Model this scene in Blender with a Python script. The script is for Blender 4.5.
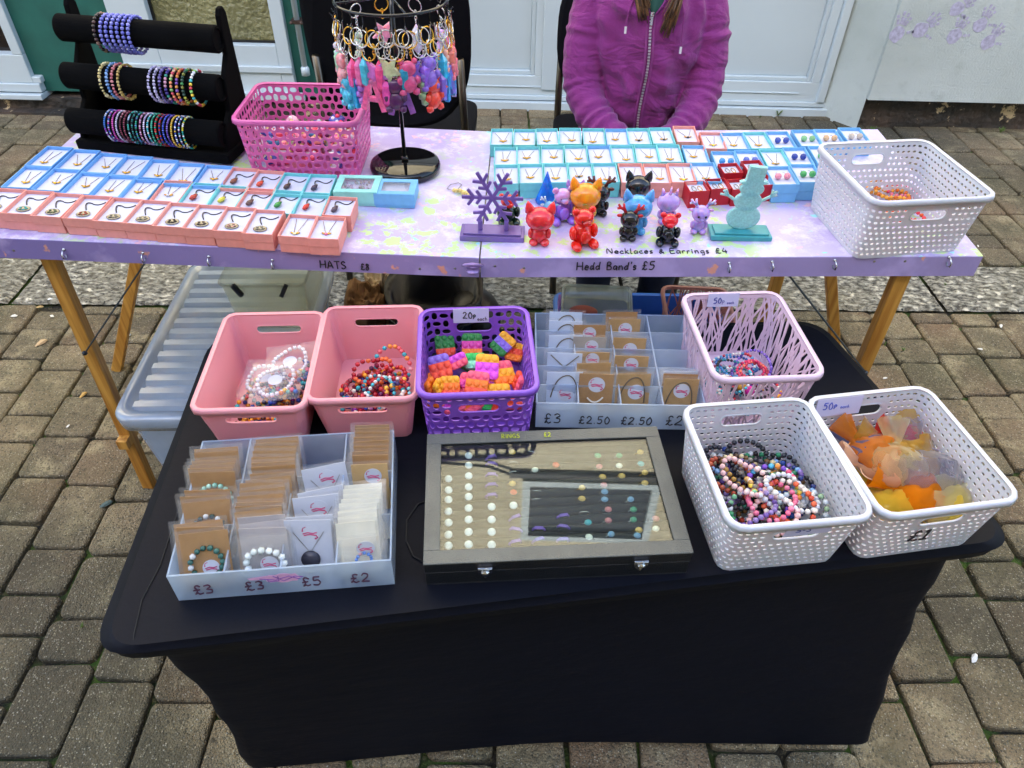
import bpy, bmesh, math, random
from math import sin, cos, pi, radians, sqrt, atan2
from mathutils import Vector, Matrix, Euler, noise

for o in list(bpy.data.objects): bpy.data.objects.remove(o)
S = bpy.context.scene
COL = S.collection

# ------------------------------------------------------------------ camera, sky, sun, exposure
F, CX, CY = 735., 512., 384.
down = Vector((-17, 813, 735)).normalized()
fwd = Vector((24, -665, 735)); fwd -= down * fwd.dot(down); fwd.normalize()
right = down.cross(fwd)
CAM = Vector((0, 0, 1.45))
def _w(v): return Vector((v.dot(right), v.dot(fwd), -v.dot(down)))
cx, cy, cz = _w(Vector((1, 0, 0))), _w(Vector((0, -1, 0))), _w(Vector((0, 0, -1)))
cam = bpy.data.objects.new('camera', bpy.data.cameras.new('camera')); COL.objects.link(cam)
cam.matrix_world = Matrix(((cx.x, cy.x, cz.x, CAM.x), (cx.y, cy.y, cz.y, CAM.y), (cx.z, cy.z, cz.z, CAM.z), (0, 0, 0, 1)))
cam.data.sensor_width = 36; cam.data.lens = F / 1024 * 36
cam.data.clip_start = 0.02; cam.data.clip_end = 500
S.camera = cam
W = bpy.data.worlds.new('World'); S.world = W; W.use_nodes = True
nt = W.node_tree; nt.nodes.clear()
SUN_EL, SUN_AZ = radians(36), radians(192)      # high behind the photographer: it lights the upper facade, the stall stands in shade
sky = nt.nodes.new('ShaderNodeTexSky'); sky.sky_type = 'NISHITA'; sky.sun_disc = False
sky.sun_elevation = SUN_EL; sky.sun_rotation = SUN_AZ; sky.dust_density = 2.5; sky.ozone_density = 0.8
bg = nt.nodes.new('ShaderNodeBackground'); bg.inputs[1].default_value = 0.15
wo = nt.nodes.new('ShaderNodeOutputWorld')
nt.links.new(sky.outputs[0], bg.inputs[0]); nt.links.new(bg.outputs[0], wo.inputs[0])
sl = bpy.data.lights.new('sun', 'SUN'); sl.energy = 4.5; sl.angle = radians(0.5); sl.color = (1, .95, .87)
so = bpy.data.objects.new('sun', sl); COL.objects.link(so)
sd = Vector((sin(SUN_AZ) * cos(SUN_EL), cos(SUN_AZ) * cos(SUN_EL), sin(SUN_EL)))
so.rotation_euler = sd.to_track_quat('Z', 'Y').to_euler()
S.view_settings.view_transform = 'Standard'; S.view_settings.look = 'None'
S.view_settings.exposure = 2.3; S.view_settings.gamma = 1
S.render.engine = 'CYCLES'
S.cycles.max_bounces = 10; S.cycles.transparent_max_bounces = 24; S.cycles.caustics_reflective = False; S.cycles.caustics_refractive = False

def U(px, py, z):                                # where the sight line through a pixel meets height z
    r = _w(Vector((px - CX, py - CY, F))); return CAM + r * ((z - CAM.z) / r.z)
def UY(px, py, Y):
    r = _w(Vector((px - CX, py - CY, F))); return CAM + r * (Y / r.y)

# ------------------------------------------------------------------ materials
def lin(h):
    h = h.lstrip('#'); c = [int(h[i:i+2], 16) / 255 for i in (0, 2, 4)]
    return tuple(x / 12.92 if x <= .04045 else ((x + .055) / 1.055) ** 2.4 for x in c)
MATS = {}
def mat(name, col, rough=.5, metal=0, var=.12, scale=30, bump=.0, bscale=200, **kw):
    if name in MATS: return MATS[name]
    m = bpy.data.materials.new(name); m.use_nodes = True; MATS[name] = m
    t = m.node_tree; b = t.nodes['Principled BSDF']
    if isinstance(col, str): col = lin(col)
    tc = t.nodes.new('ShaderNodeTexCoord')
    n = t.nodes.new('ShaderNodeTexNoise'); n.inputs['Scale'].default_value = scale; n.inputs['Detail'].default_value = 4
    t.links.new(tc.outputs['Object'], n.inputs['Vector'])
    mr = t.nodes.new('ShaderNodeMapRange'); mr.inputs[1].default_value = .3; mr.inputs[2].default_value = .7
    mr.inputs[3].default_value = 1 - var; mr.inputs[4].default_value = 1 + var
    t.links.new(n.outputs[0], mr.inputs[0])
    mx = t.nodes.new('ShaderNodeVectorMath'); mx.operation = 'SCALE'; mx.inputs[0].default_value = col
    t.links.new(mr.outputs[0], mx.inputs['Scale']); t.links.new(mx.outputs[0], b.inputs['Base Color'])
    b.inputs['Roughness'].default_value = rough; b.inputs['Metallic'].default_value = metal
    for k, v in kw.items():
        b.inputs[k.replace('_', ' ')].default_value = v
    if bump:
        n2 = t.nodes.new('ShaderNodeTexNoise'); n2.inputs['Scale'].default_value = bscale; n2.inputs['Detail'].default_value = 5
        t.links.new(tc.outputs['Object'], n2.inputs['Vector'])
        bp = t.nodes.new('ShaderNodeBump'); bp.inputs['Strength'].default_value = bump; bp.inputs['Distance'].default_value = .002
        t.links.new(n2.outputs[0], bp.inputs['Height']); t.links.new(bp.outputs[0], b.inputs['Normal'])
    return m
def clear(name, tint, opacity, rough=.1, ior=1.5, body='#ffffff'):   # thin clear or frosted sheet
    if name in MATS: return MATS[name]
    m = bpy.data.materials.new(name); m.use_nodes = True; MATS[name] = m
    t = m.node_tree; t.nodes.clear(); N = t.nodes.new; L = t.links.new
    out = N('ShaderNodeOutputMaterial'); tr = N('ShaderNodeBsdfTransparent'); tr.inputs[0].default_value = (*lin(tint), 1)
    d = N('ShaderNodeBsdfDiffuse'); d.inputs[0].default_value = (*lin(body), 1)
    tl = N('ShaderNodeBsdfTranslucent'); tl.inputs[0].default_value = (*lin(body), 1)
    a = N('ShaderNodeMixShader'); a.inputs[0].default_value = .5; L(d.outputs[0], a.inputs[1]); L(tl.outputs[0], a.inputs[2])
    nz = N('ShaderNodeTexNoise'); nz.inputs['Scale'].default_value = 25
    tc = N('ShaderNodeTexCoord'); L(tc.outputs['Object'], nz.inputs['Vector'])
    mr = N('ShaderNodeMapRange'); mr.inputs[3].default_value = opacity * .85; mr.inputs[4].default_value = opacity * 1.15; L(nz.outputs[0], mr.inputs[0])
    b = N('ShaderNodeMixShader'); L(mr.outputs[0], b.inputs[0]); L(tr.outputs[0], b.inputs[1]); L(a.outputs[0], b.inputs[2])
    g = N('ShaderNodeBsdfGlossy'); g.inputs['Roughness'].default_value = rough
    f0 = ((ior - 1) / (ior + 1)) ** 2; lw = N('ShaderNodeLayerWeight'); lw.inputs[0].default_value = .5
    pw = N('ShaderNodeMath'); pw.operation = 'POWER'; L(lw.outputs['Facing'], pw.inputs[0]); pw.inputs[1].default_value = 5
    fr = N('ShaderNodeMapRange'); L(pw.outputs[0], fr.inputs[0]); fr.inputs[3].default_value = f0; fr.inputs[4].default_value = .9
    nb = N('ShaderNodeTexNoise'); nb.inputs['Scale'].default_value = 14; L(tc.outputs['Object'], nb.inputs['Vector'])
    bp = N('ShaderNodeBump'); bp.inputs['Strength'].default_value = .25 if rough > .02 else .0; bp.inputs['Distance'].default_value = .01; L(nb.outputs[0], bp.inputs['Height'])
    L(bp.outputs[0], g.inputs['Normal'])
    c = N('ShaderNodeMixShader'); L(fr.outputs[0], c.inputs[0]); L(b.outputs[0], c.inputs[1]); L(g.outputs[0], c.inputs[2]); L(c.outputs[0], out.inputs[0])
    return m
def ramp_mat(name, rough=.8):
    m = bpy.data.materials.new(name); m.use_nodes = True; MATS[name] = m
    t = m.node_tree; b = t.nodes['Principled BSDF']; b.inputs['Roughness'].default_value = rough
    return m, t, b
def nd(t, kind, **kw):
    n = t.nodes.new('ShaderNode' + kind)
    for k, v in kw.items():
        if k.startswith('i'): n.inputs[int(k[1:])].default_value = v
        else: setattr(n, k, v)
    return n
def mixc(t, fac, a, b):
    n = t.nodes.new('ShaderNodeMix'); n.data_type = 'RGBA'
    for s, v in ((n.inputs[0], fac), (n.inputs[6], a), (n.inputs[7], b)):
        if hasattr(v, 'is_output') or isinstance(v, bpy.types.NodeSocket): t.links.new(v, s)
        elif isinstance(v, tuple): s.default_value = (*v[:3], 1)
        else: s.default_value = v
    return n.outputs[2]
def nz(t, vec, scale, detail=4, lo=.4, hi=.6, rough=.5):
    n = nd(t, 'TexNoise'); n.inputs['Scale'].default_value = scale; n.inputs['Detail'].default_value = detail; n.inputs['Roughness'].default_value = rough
    t.links.new(vec, n.inputs['Vector'])
    r = nd(t, 'MapRange'); r.inputs[1].default_value = lo; r.inputs[2].default_value = hi; t.links.new(n.outputs[0], r.inputs[0]); return r.outputs[0]
def bump(t, b, h, strength=.5, dist=.003):
    n = nd(t, 'Bump'); n.inputs['Strength'].default_value = strength; n.inputs['Distance'].default_value = dist
    t.links.new(h, n.inputs['Height']); t.links.new(n.outputs[0], b.inputs['Normal'])

# paving block: exposed aggregate concrete, tone of each block from a face attribute
def paver_material():
    m, t, b = ramp_mat('aggregate_block', .85)
    tc = nd(t, 'TexCoord').outputs['Object']; at = nd(t, 'Attribute', attribute_name='tone')
    big = nz(t, tc, 3.2, 5, .38, .66)
    at2 = nd(t, 'Attribute', attribute_name='tint')
    c0 = mixc(t, at.outputs['Fac'], lin('#5d5443'), lin('#a08d6c'))
    c0 = mixc(t, at2.outputs['Fac'], c0, lin('#7c6147'))
    c1 = mixc(t, big, c0, lin('#615a40'))
    c1 = mixc(t, nz(t, tc, 11, 6, .5, .75, .65), c1, lin('#aea07c'))
    c1 = mixc(t, nz(t, tc, .9, 4, .48, .66), c1, lin('#4a4536'))
    c1 = mixc(t, nz(t, tc, 24, 5, .6, .75, .7), c1, lin('#3d3829'))
    v = nd(t, 'TexVoronoi'); v.inputs['Scale'].default_value = 260; t.links.new(tc, v.inputs['Vector'])
    st = nd(t, 'MapRange'); st.inputs[1].default_value = .25; st.inputs[2].default_value = .48; st.inputs[3].default_value = 1; st.inputs[4].default_value = 0
    t.links.new(v.outputs['Distance'], st.inputs[0])
    sep = nd(t, 'SeparateColor'); t.links.new(v.outputs['Color'], sep.inputs[0])
    gt = nd(t, 'MapRange'); gt.inputs[1].default_value = .66; gt.inputs[2].default_value = 1.35; t.links.new(sep.outputs[0], gt.inputs[0])
    ml = nd(t, 'Math', operation='MULTIPLY'); t.links.new(st.outputs[0], ml.inputs[0]); t.links.new(gt.outputs[0], ml.inputs[1])
    pc = mixc(t, sep.outputs[1], lin('#d8cfa6'), lin('#e8e2d4'))
    c2 = mixc(t, ml.outputs[0], c1, pc)
    dk = nd(t, 'MapRange'); dk.inputs[1].default_value = .0; dk.inputs[2].default_value = .3; dk.inputs[3].default_value = .75; t.links.new(sep.outputs[2], dk.inputs[0]); dk.inputs[4].default_value = 0
    c3 = mixc(t, dk.outputs[0], c2, lin('#3d3a2c'))
    t.links.new(c3, b.inputs['Base Color'])
    ad = nd(t, 'Math', operation='MULTIPLY_ADD'); t.links.new(nz(t, tc, 60, 6, .2, .8), ad.inputs[0]); ad.inputs[1].default_value = -1.6; t.links.new(v.outputs['Distance'], ad.inputs[2]); bump(t, b, ad.outputs[0], .9, -.004)
    return m
def joint_material():
    m, t, b = ramp_mat('mossy_joint', .95)
    tc = nd(t, 'TexCoord').outputs['Object']
    c = mixc(t, nz(t, tc, 5, 4, .46, .58), lin('#2a2519'), lin('#45601c'))
    c = mixc(t, nz(t, tc, 140, 3, .55, .75), c, lin('#6e6648'))
    t.links.new(c, b.inputs['Base Color']); bump(t, b, nz(t, tc, 160, 6, .2, .8), 1, .006)
    return m
def granite_material():
    m, t, b = ramp_mat('rough_granite', .8)
    tc = nd(t, 'TexCoord').outputs['Object']
    mp = nd(t, 'Mapping'); mp.inputs['Scale'].default_value = (1, 1.7, 1); mp.inputs['Rotation'].default_value = (0, 0, .5); t.links.new(tc, mp.inputs[0])
    h = nz(t, mp.outputs[0], 40, 6, .38, .60, .62)
    c = mixc(t, h, lin('#4a463c'), lin('#d6cfba'))
    k_ = nd(t, 'Math', operation='MULTIPLY'); t.links.new(nz(t, tc, 3, 3, .45, .62), k_.inputs[0]); k_.inputs[1].default_value = .35; c = mixc(t, k_.outputs[0], c, lin('#a59a78'))
    c = mixc(t, nz(t, tc, 95, 4, .62, .7), c, lin('#34322c'))
    t.links.new(c, b.inputs['Base Color']); bump(t, b, h, 1, .012)
    return m
def table_paint():
    m, t, b = ramp_mat('lavender_paint', .26)
    tc = nd(t, 'TexCoord').outputs['Object']
    c = mixc(t, nz(t, tc, 4, 5, .35, .65), lin('#b3a5d6'), lin('#c6bce0'))
    c = mixc(t, nz(t, tc, 18, 8, .50, .64, .75), c, lin('#d8d2e8'))
    mp = nd(t, 'Mapping'); mp.inputs['Location'].default_value = (4, 7, 2); t.links.new(tc, mp.inputs[0])
    a = nz(t, mp.outputs[0], 30, 7, .52, .57, .7); g = nz(t, mp.outputs[0], 2.6, 3, .46, .58)
    k = nd(t, 'Math', operation='MULTIPLY'); t.links.new(a, k.inputs[0]); t.links.new(g, k.inputs[1])
    c = mixc(t, k.outputs[0], c, lin('#bcd896'))
    mp2 = nd(t, 'Mapping'); mp2.inputs['Location'].default_value = (-3, 1, 9); t.links.new(tc, mp2.inputs[0])
    c = mixc(t, nz(t, mp2.outputs[0], 20, 6, .62, .67, .65), c, lin('#e9b9c4'))
    c = mixc(t, nz(t, mp2.outputs[0], 33, 6, .65, .68, .6), c, lin('#9adbe8'))
    t.links.new(c, b.inputs['Base Color']); bump(t, b, nz(t, tc, 40, 6, .3, .7), .2, .002)
    return m
def edge_paint():
    m, t, b = ramp_mat('lavender_edge_paint', .4)
    tc = nd(t, 'TexCoord').outputs['Object']
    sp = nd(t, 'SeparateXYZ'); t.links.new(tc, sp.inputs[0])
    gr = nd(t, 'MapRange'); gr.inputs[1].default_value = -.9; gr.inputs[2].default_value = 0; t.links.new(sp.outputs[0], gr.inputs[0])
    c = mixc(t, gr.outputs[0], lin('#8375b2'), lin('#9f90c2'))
    c = mixc(t, nz(t, tc, 9, 6, .56, .64), c, lin('#b09fd2'))
    c = mixc(t, nz(t, tc, 26, 6, .66, .69), c, lin('#e0a08c'))
    t.links.new(c, b.inputs['Base Color']); bump(t, b, nz(t, tc, 60, 5, .3, .7), .25, .002)
    return m
def wall_render(name, col, dirt, bumpy=.5):
    m, t, b = ramp_mat(name, .85)
    tc = nd(t, 'TexCoord').outputs['Object']
    c = mixc(t, nz(t, tc, 1.3, 5, .42, .72), lin(col), lin(dirt))
    c = mixc(t, nz(t, tc, 14, 6, .56, .8), c, lin(dirt))
    t.links.new(c, b.inputs['Base Color']); bump(t, b, nz(t, tc, 120, 5, .2, .8), bumpy, .004)
    return m
def plinth_material():
    m, t, b = ramp_mat('tarred_plinth', .7)
    tc = nd(t, 'TexCoord').outputs['Object']
    c = mixc(t, nz(t, tc, 7, 5, .4, .6), lin('#2b2824'), lin('#4a3d33'))
    c = mixc(t, nz(t, tc, 9, 8, .60, .63, .7), c, lin('#c9b48e'))
    t.links.new(c, b.inputs['Base Color']); bump(t, b, nz(t, tc, 30, 6, .3, .7), .8, .01)
    return m
def wood_material():
    m, t, b = ramp_mat('golden_pine', .45)
    tc = nd(t, 'TexCoord').outputs['Object']
    mp = nd(t, 'Mapping'); mp.inputs['Scale'].default_value = (60, 60, 3); t.links.new(tc, mp.inputs[0])
    c = mixc(t, nz(t, mp.outputs[0], 1.6, 5, .35, .65), lin('#a46a24'), lin('#d19c48'))
    t.links.new(c, b.inputs['Base Color'])
    return m
def cloth_material():
    m, t, b = ramp_mat('black_stretch_cloth', .62)
    tc = nd(t, 'TexCoord').outputs['Object']
    c = mixc(t, nz(t, tc, 2.2, 5, .35, .7), lin('#0a0c15'), lin('#10131f'))
    c = mixc(t, nz(t, tc, 420, 2, .3, .7), c, lin('#080a14'))
    t.links.new(c, b.inputs['Base Color']); b.inputs['Specular IOR Level'].default_value = .14
    mp = nd(t, 'Mapping'); mp.inputs['Scale'].default_value = (1, 1.6, 3); t.links.new(tc, mp.inputs[0])
    bump(t, b, nz(t, mp.outputs[0], 7, 5, .2, .8), .35, .006)
    return m
def hoodie_material():
    m, t, b = ramp_mat('magenta_fleece', .9)
    tc = nd(t, 'TexCoord').outputs['Object']
    c = mixc(t, nz(t, tc, 5, 5, .35, .65), lin('#7a2570'), lin('#8d327f'))
    c = mixc(t, nz(t, tc, 300, 3, .3, .7), c, lin('#7d2570'))
    t.links.new(c, b.inputs['Base Color']); b.inputs['Sheen Weight'].default_value = .15; b.inputs['Sheen Roughness'].default_value = .5
    mp = nd(t, 'Mapping'); mp.inputs['Scale'].default_value = (1, 1, 1.9); t.links.new(tc, mp.inputs[0])
    n = nd(t, 'TexNoise'); n.inputs['Scale'].default_value = 7; n.inputs['Detail'].default_value = 5; n.inputs['Distortion'].default_value = 1.2; t.links.new(mp.outputs[0], n.inputs['Vector'])
    bump(t, b, n.outputs[0], .6, .04)
    return m
PAVER, JOINT, GRANITE = paver_material(), joint_material(), granite_material()
PAINT, EDGE, WOOD, CLOTH, FLEECE = table_paint(), edge_paint(), wood_material(), cloth_material(), hoodie_material()
RENDER = wall_render('cool_white_render', '#c3ccca', '#a9b2ae'); CREAM = wall_render('cream_render', '#d9cfb4', '#b8ac8e', .3); PLINTH = plinth_material()
UPVC = mat('white_upvc', '#c0cdd3', .3, var=.05, scale=3)
UPVC2 = mat('white_upvc_panel', '#bac7cd', .35, var=.05, scale=2)
GREEN = mat('dark_green_paint', '#1c5b52', .55, var=.18, scale=9, bump=.3, bscale=60)
BLACKP = mat('black_plastic', '#15151a', .35)
VELVET = mat('black_velvet', '#060607', .95, var=.4, scale=14, bump=.4, bscale=300, Specular_IOR_Level=.1)
CHROME = mat('chrome', '#c9c9c9', .2, 1)
GOLD = mat('gold', '#d8a63f', .25, 1)
STEEL = mat('steel', '#8d8a82', .35, 1)
WHITEC = mat('white_card', '#c2c6de', .7, var=.04)
INK = mat('black_ink', '#15131c', .6)
PAPER = mat('label_paper', '#c2c0e0', .7, var=.03)
def C(h, rough=.4, **k): return mat('colour_' + h.strip('#') + ('' if rough == .4 else '_r%d' % int(rough * 100)) + ''.join(sorted(k)), h, rough, var=.1, **k)

# ------------------------------------------------------------------ mesh helpers
_bm = bmesh.new(); bmesh.ops.create_icosphere(_bm, subdivisions=1, radius=1)
ICO = ([v.co.copy() for v in _bm.verts], [[v.index for v in f.verts] for f in _bm.faces]); _bm.free()
_bm = bmesh.new(); bmesh.ops.create_icosphere(_bm, subdivisions=3, radius=1)
ICO3 = ([v.co.copy() for v in _bm.verts], [[v.index for v in f.verts] for f in _bm.faces]); _bm.free()
class MB:
    def __init__(s): s.v = []; s.f = []; s.m = []; s.M = None
    def add(s, vs, fs, m=0):
        n = len(s.v)
        s.v += [s.M @ Vector(p) for p in vs] if s.M else [Vector(p) for p in vs]
        s.f += [[i + n for i in f] for f in fs]; s.m += [m] * len(fs); return s
    def box(s, c, d, m=0, rz=0, M=None):
        R = M or Matrix.Rotation(rz, 4, 'Z'); c = Vector(c)
        vs = [c + R @ Vector((x * d[0] / 2, y * d[1] / 2, z * d[2] / 2)) for z in (-1, 1) for y in (-1, 1) for x in (-1, 1)]
        return s.add(vs, [(0, 2, 3, 1), (4, 5, 7, 6), (0, 1, 5, 4), (2, 6, 7, 3), (0, 4, 6, 2), (1, 3, 7, 5)], m)
    def bb(s, x0, x1, y0, y1, z0, z1, m=0): return s.box(((x0 + x1) / 2, (y0 + y1) / 2, (z0 + z1) / 2), (x1 - x0, y1 - y0, z1 - z0), m)
    def ball(s, c, r, m=0, hi=False, M=None):
        B = ICO3 if hi else ICO; c = Vector(c)
        if not hasattr(r, '__len__'): r = (r, r, r)
        vs = [Vector((p.x * r[0], p.y * r[1], p.z * r[2])) for p in B[0]]
        if M: vs = [M @ p for p in vs]
        return s.add([c + p for p in vs], B[1], m)
    def prism(s, poly, z0, z1, m=0):
        n = len(poly); vs = [(x, y, z0) for x, y in poly] + [(x, y, z1) for x, y in poly]
        return s.add(vs, [list(range(n))[::-1], list(range(n, 2 * n))] + [(i, (i + 1) % n, (i + 1) % n + n, i + n) for i in range(n)], m)
    def loft(s, rings, m=0, caps=True, closed=True):
        n = len(rings[0]); vs = [p for r in rings for p in r]; fs = []
        for k in range(len(rings) - 1):
            for i in range(n if closed else n - 1): fs.append((k * n + i, k * n + (i + 1) % n, (k + 1) * n + (i + 1) % n, (k + 1) * n + i))
        if caps: fs += [list(range(n))[::-1], list(range((len(rings) - 1) * n, len(rings) * n))]
        return s.add(vs, fs, m)
    def tube(s, pts, r, n=6, m=0, closed=False, sq=1.0):
        pts = [Vector(p) for p in pts]; k = len(pts); rr = r if hasattr(r, '__len__') else [r] * k
        rings = []; up = None
        for i, p in enumerate(pts):
            a = pts[(i - 1) % k] if (closed or i > 0) else p; b = pts[(i + 1) % k] if (closed or i < k - 1) else p
            d = (b - a); d = d.normalized() if d.length > 1e-9 else Vector((0, 0, 1))
            if up is None: up = Vector((0, 0, 1)) if abs(d.z) < .9 else Vector((0, 1, 0))
            x = d.cross(up)
            if x.length < 1e-6: x = d.orthogonal()
            x.normalize(); y = x.cross(d).normalized(); up = y
            rings.append([p + x * cos(2 * pi * j / n) * rr[i] + y * sin(2 * pi * j / n) * rr[i] * sq for j in range(n)])
        if closed: rings.append(rings[0])
        return s.loft(rings, m, caps=not closed)
    def lathe(s, prof, c=(0, 0, 0), n=24, m=0, ys=1.0):
        c = Vector(c); return s.loft([[c + Vector((r * cos(2 * pi * j / n), ys * r * sin(2 * pi * j / n), z)) for j in range(n)] for r, z in prof], m)
    def weld(s, q=1e5):
        d = {}; idx = []; nv = []
        for p in s.v:
            k = (round(p.x * q), round(p.y * q), round(p.z * q))
            if k not in d: d[k] = len(nv); nv.append(p)
            idx.append(d[k])
        s.v = nv; s.f = [[idx[i] for i in f] for f in s.f]; return s
    def build(s, name, mats, parent=None, smooth=False, bevel=0, solid=0):
        me = bpy.data.meshes.new(name); me.from_pydata([tuple(p) for p in s.v], [], s.f)
        for q in (mats if isinstance(mats, (list, tuple)) else [mats]): me.materials.append(q)
        me.polygons.foreach_set('material_index', s.m)
        me.polygons.foreach_set('use_smooth', [bool(smooth)] * len(s.f)); me.update()
        o = bpy.data.objects.new(name, me); COL.objects.link(o)
        if parent: o.parent = parent
        if solid: q = o.modifiers.new('s', 'SOLIDIFY'); q.thickness = solid; q.offset = 0
        if bevel: q = o.modifiers.new('b', 'BEVEL'); q.width = bevel; q.segments = 2; q.limit_method = 'ANGLE'
        return o
def tag(o, label=None, cat=None, group=None, kind=None):
    for k, v in (('label', label), ('category', cat), ('group', group), ('kind', kind)):
        if v: o[k] = v
    return o
def thing(name, label, cat, loc=(0, 0, 0), rot=0, group=None):
    o = bpy.data.objects.new(name, None); COL.objects.link(o); o.empty_display_size = .02
    o.location = loc; o.rotation_euler = rot if hasattr(rot, '__len__') else (0, 0, rot)
    return tag(o, label, cat, group)
def struct(o): o['kind'] = 'structure'; return o
def circle(r, n, z=0, c=(0, 0), a0=0): return [Vector((c[0] + r * cos(a0 + 2 * pi * i / n), c[1] + r * sin(a0 + 2 * pi * i / n), z)) for i in range(n)]
def rrect(w, d, r, n=5, z=None, c=(0, 0)):
    o = []
    for sx, sy, a0 in ((1, -1, -pi / 2), (1, 1, 0), (-1, 1, pi / 2), (-1, -1, pi)):
        for k in range(n + 1):
            a = a0 + pi / 2 * k / n; o.append((c[0] + sx * (w / 2 - r) + r * cos(a), c[1] + sy * (d / 2 - r) + r * sin(a)) + (() if z is None else (z,)))
    return o
def bez(p0, p1, p2, n=10):
    p0, p1, p2 = Vector(p0), Vector(p1), Vector(p2)
    return [p0 * (1 - t) ** 2 + p1 * 2 * t * (1 - t) + p2 * t * t for t in [i / n for i in range(n + 1)]]
ORD = ['first', 'second', 'third', 'fourth', 'fifth', 'sixth', 'seventh', 'eighth', 'ninth', 'tenth', 'eleventh', 'twelfth', 'thirteenth', 'fourteenth', 'fifteenth', 'sixteenth', 'seventeenth', 'eighteenth', 'nineteenth', 'twentieth']

# handwriting, drawn stroke by stroke
G = {
 'H': (.7, [[(0, 0), (.02, 1)], [(.6, 0), (.62, 1)], [(0, .5), (.62, .52)]]), 'A': (.7, [[(0, 0), (.32, 1), (.65, 0)], [(.14, .36), (.52, .38)]]),
 'T': (.65, [[(.3, 0), (.32, 1)], [(0, .98), (.62, 1)]]), 'S': (.6, [[(.5, .88), (.3, 1), (.06, .85), (.1, .6), (.4, .42), (.48, .18), (.25, 0), (0, .12)]]),
 'e': (.45, [[(.03, .3), (.38, .34), (.33, .52), (.15, .56), (.02, .3), (.12, .04), (.38, .08)]]), 'a': (.48, [[(.38, .48), (.15, .55), (.02, .25), (.14, .03), (.36, .2), (.4, .52), (.4, .05), (.46, .0)]]),
 'd': (.5, [[(.38, .45), (.15, .52), (.02, .25), (.14, .03), (.36, .2)], [(.42, 1), (.38, .5), (.4, .02)]]), 'B': (.6, [[(.05, 0), (.08, 1), (.4, .95), (.44, .68), (.1, .54), (.5, .42), (.48, .1), (.05, 0)]]),
 'n': (.48, [[(.03, 0), (.05, .52)], [(.05, .38), (.22, .54), (.36, .4), (.4, 0)]]), 's': (.38, [[(.32, .48), (.1, .54), (.06, .36), (.28, .22), (.24, .03), (0, .06)]]),
 'N': (.72, [[(0, 0), (.05, 1), (.55, 0), (.62, 1)]]), 'c': (.42, [[(.36, .46), (.16, .54), (.02, .26), (.14, .02), (.38, .08)]]), 'k': (.45, [[(.04, 0), (.06, 1)], [(.36, .56), (.07, .26), (.4, 0)]]),
 'l': (.22, [[(.08, 1), (.06, .06), (.18, .0)]]), '&': (.5, [[(.44, 0), (.1, .6), (.25, .78), (.34, .6), (.02, .25), (.14, .02), (.42, .3)]]), 'E': (.55, [[(.48, .95), (.06, .98), (.04, .02), (.5, 0)], [(.05, .52), (.4, .54)]]),
 'r': (.38, [[(.04, 0), (.05, .5)], [(.05, .34), (.18, .52), (.32, .46)]]), 'i': (.2, [[(.06, .02), (.07, .5)], [(.07, .72), (.09, .76)]]), 'g': (.48, [[(.38, .46), (.14, .52), (.03, .25), (.16, .05), (.38, .2), (.4, .5), (.38, -.25), (.1, -.34)]]),
 'o': (.46, [[(.2, .54), (.02, .28), (.18, .02), (.38, .25), (.22, .54)]]), 'p': (.48, [[(.05, .5), (.03, -.4)], [(.05, .4), (.25, .54), (.4, .3), (.22, .04), (.05, .14)]]), 'h': (.48, [[(.04, 1), (.04, 0)], [(.04, .35), (.22, .54), (.36, .38), (.4, 0)]]),
 '£': (.62, [[(.5, .85), (.34, 1), (.18, .82), (.24, .4), (.05, .02), (.2, .1), (.36, -.02), (.55, .08)], [(.02, .46), (.42, .5)]]), '1': (.3, [[(.02, .76), (.2, 1), (.18, 0)], [(.0, .0), (.34, .03)]]),
 '2': (.6, [[(.04, .78), (.2, 1), (.44, .86), (.36, .5), (.0, .03), (.25, .07), (.54, .0)]]), '3': (.56, [[(.04, .9), (.3, 1), (.46, .78), (.18, .54), (.48, .4), (.4, .06), (.02, .06)]]), '4': (.55, [[(.25, 1), (.02, .36), (.5, .38)], [(.38, .66), (.34, 0)]]),
 '5': (.58, [[(.12, 1), (.06, .58), (.34, .62), (.48, .34), (.3, .02), (0, .08)], [(.12, .98), (.5, 1)]]), '8': (.52, [[(.42, .86), (.22, 1), (.08, .8), (.4, .3), (.24, 0), (.02, .2), (.38, .75), (.42, .86)]]), '0': (.58, [[(.25, 1), (.04, .6), (.12, .06), (.4, .05), (.48, .55), (.25, 1)]]),
 '.': (.2, [[(.05, .02), (.08, .04)]]), "'": (.18, [[(.1, 1.05), (.05, .8)]]), '-': (.4, [[(.05, .42), (.32, .44)]]), ' ': (.4, []), 'R': (.6, [[(.05, 0), (.06, 1), (.4, .95), (.42, .6), (.08, .5), (.5, 0)]]),
 'I': (.25, [[(.1, 0), (.1, 1)]]), 'G': (.65, [[(.55, .85), (.3, 1), (.03, .55), (.2, .03), (.52, .1), (.54, .45), (.3, .45)]]),
}
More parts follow.
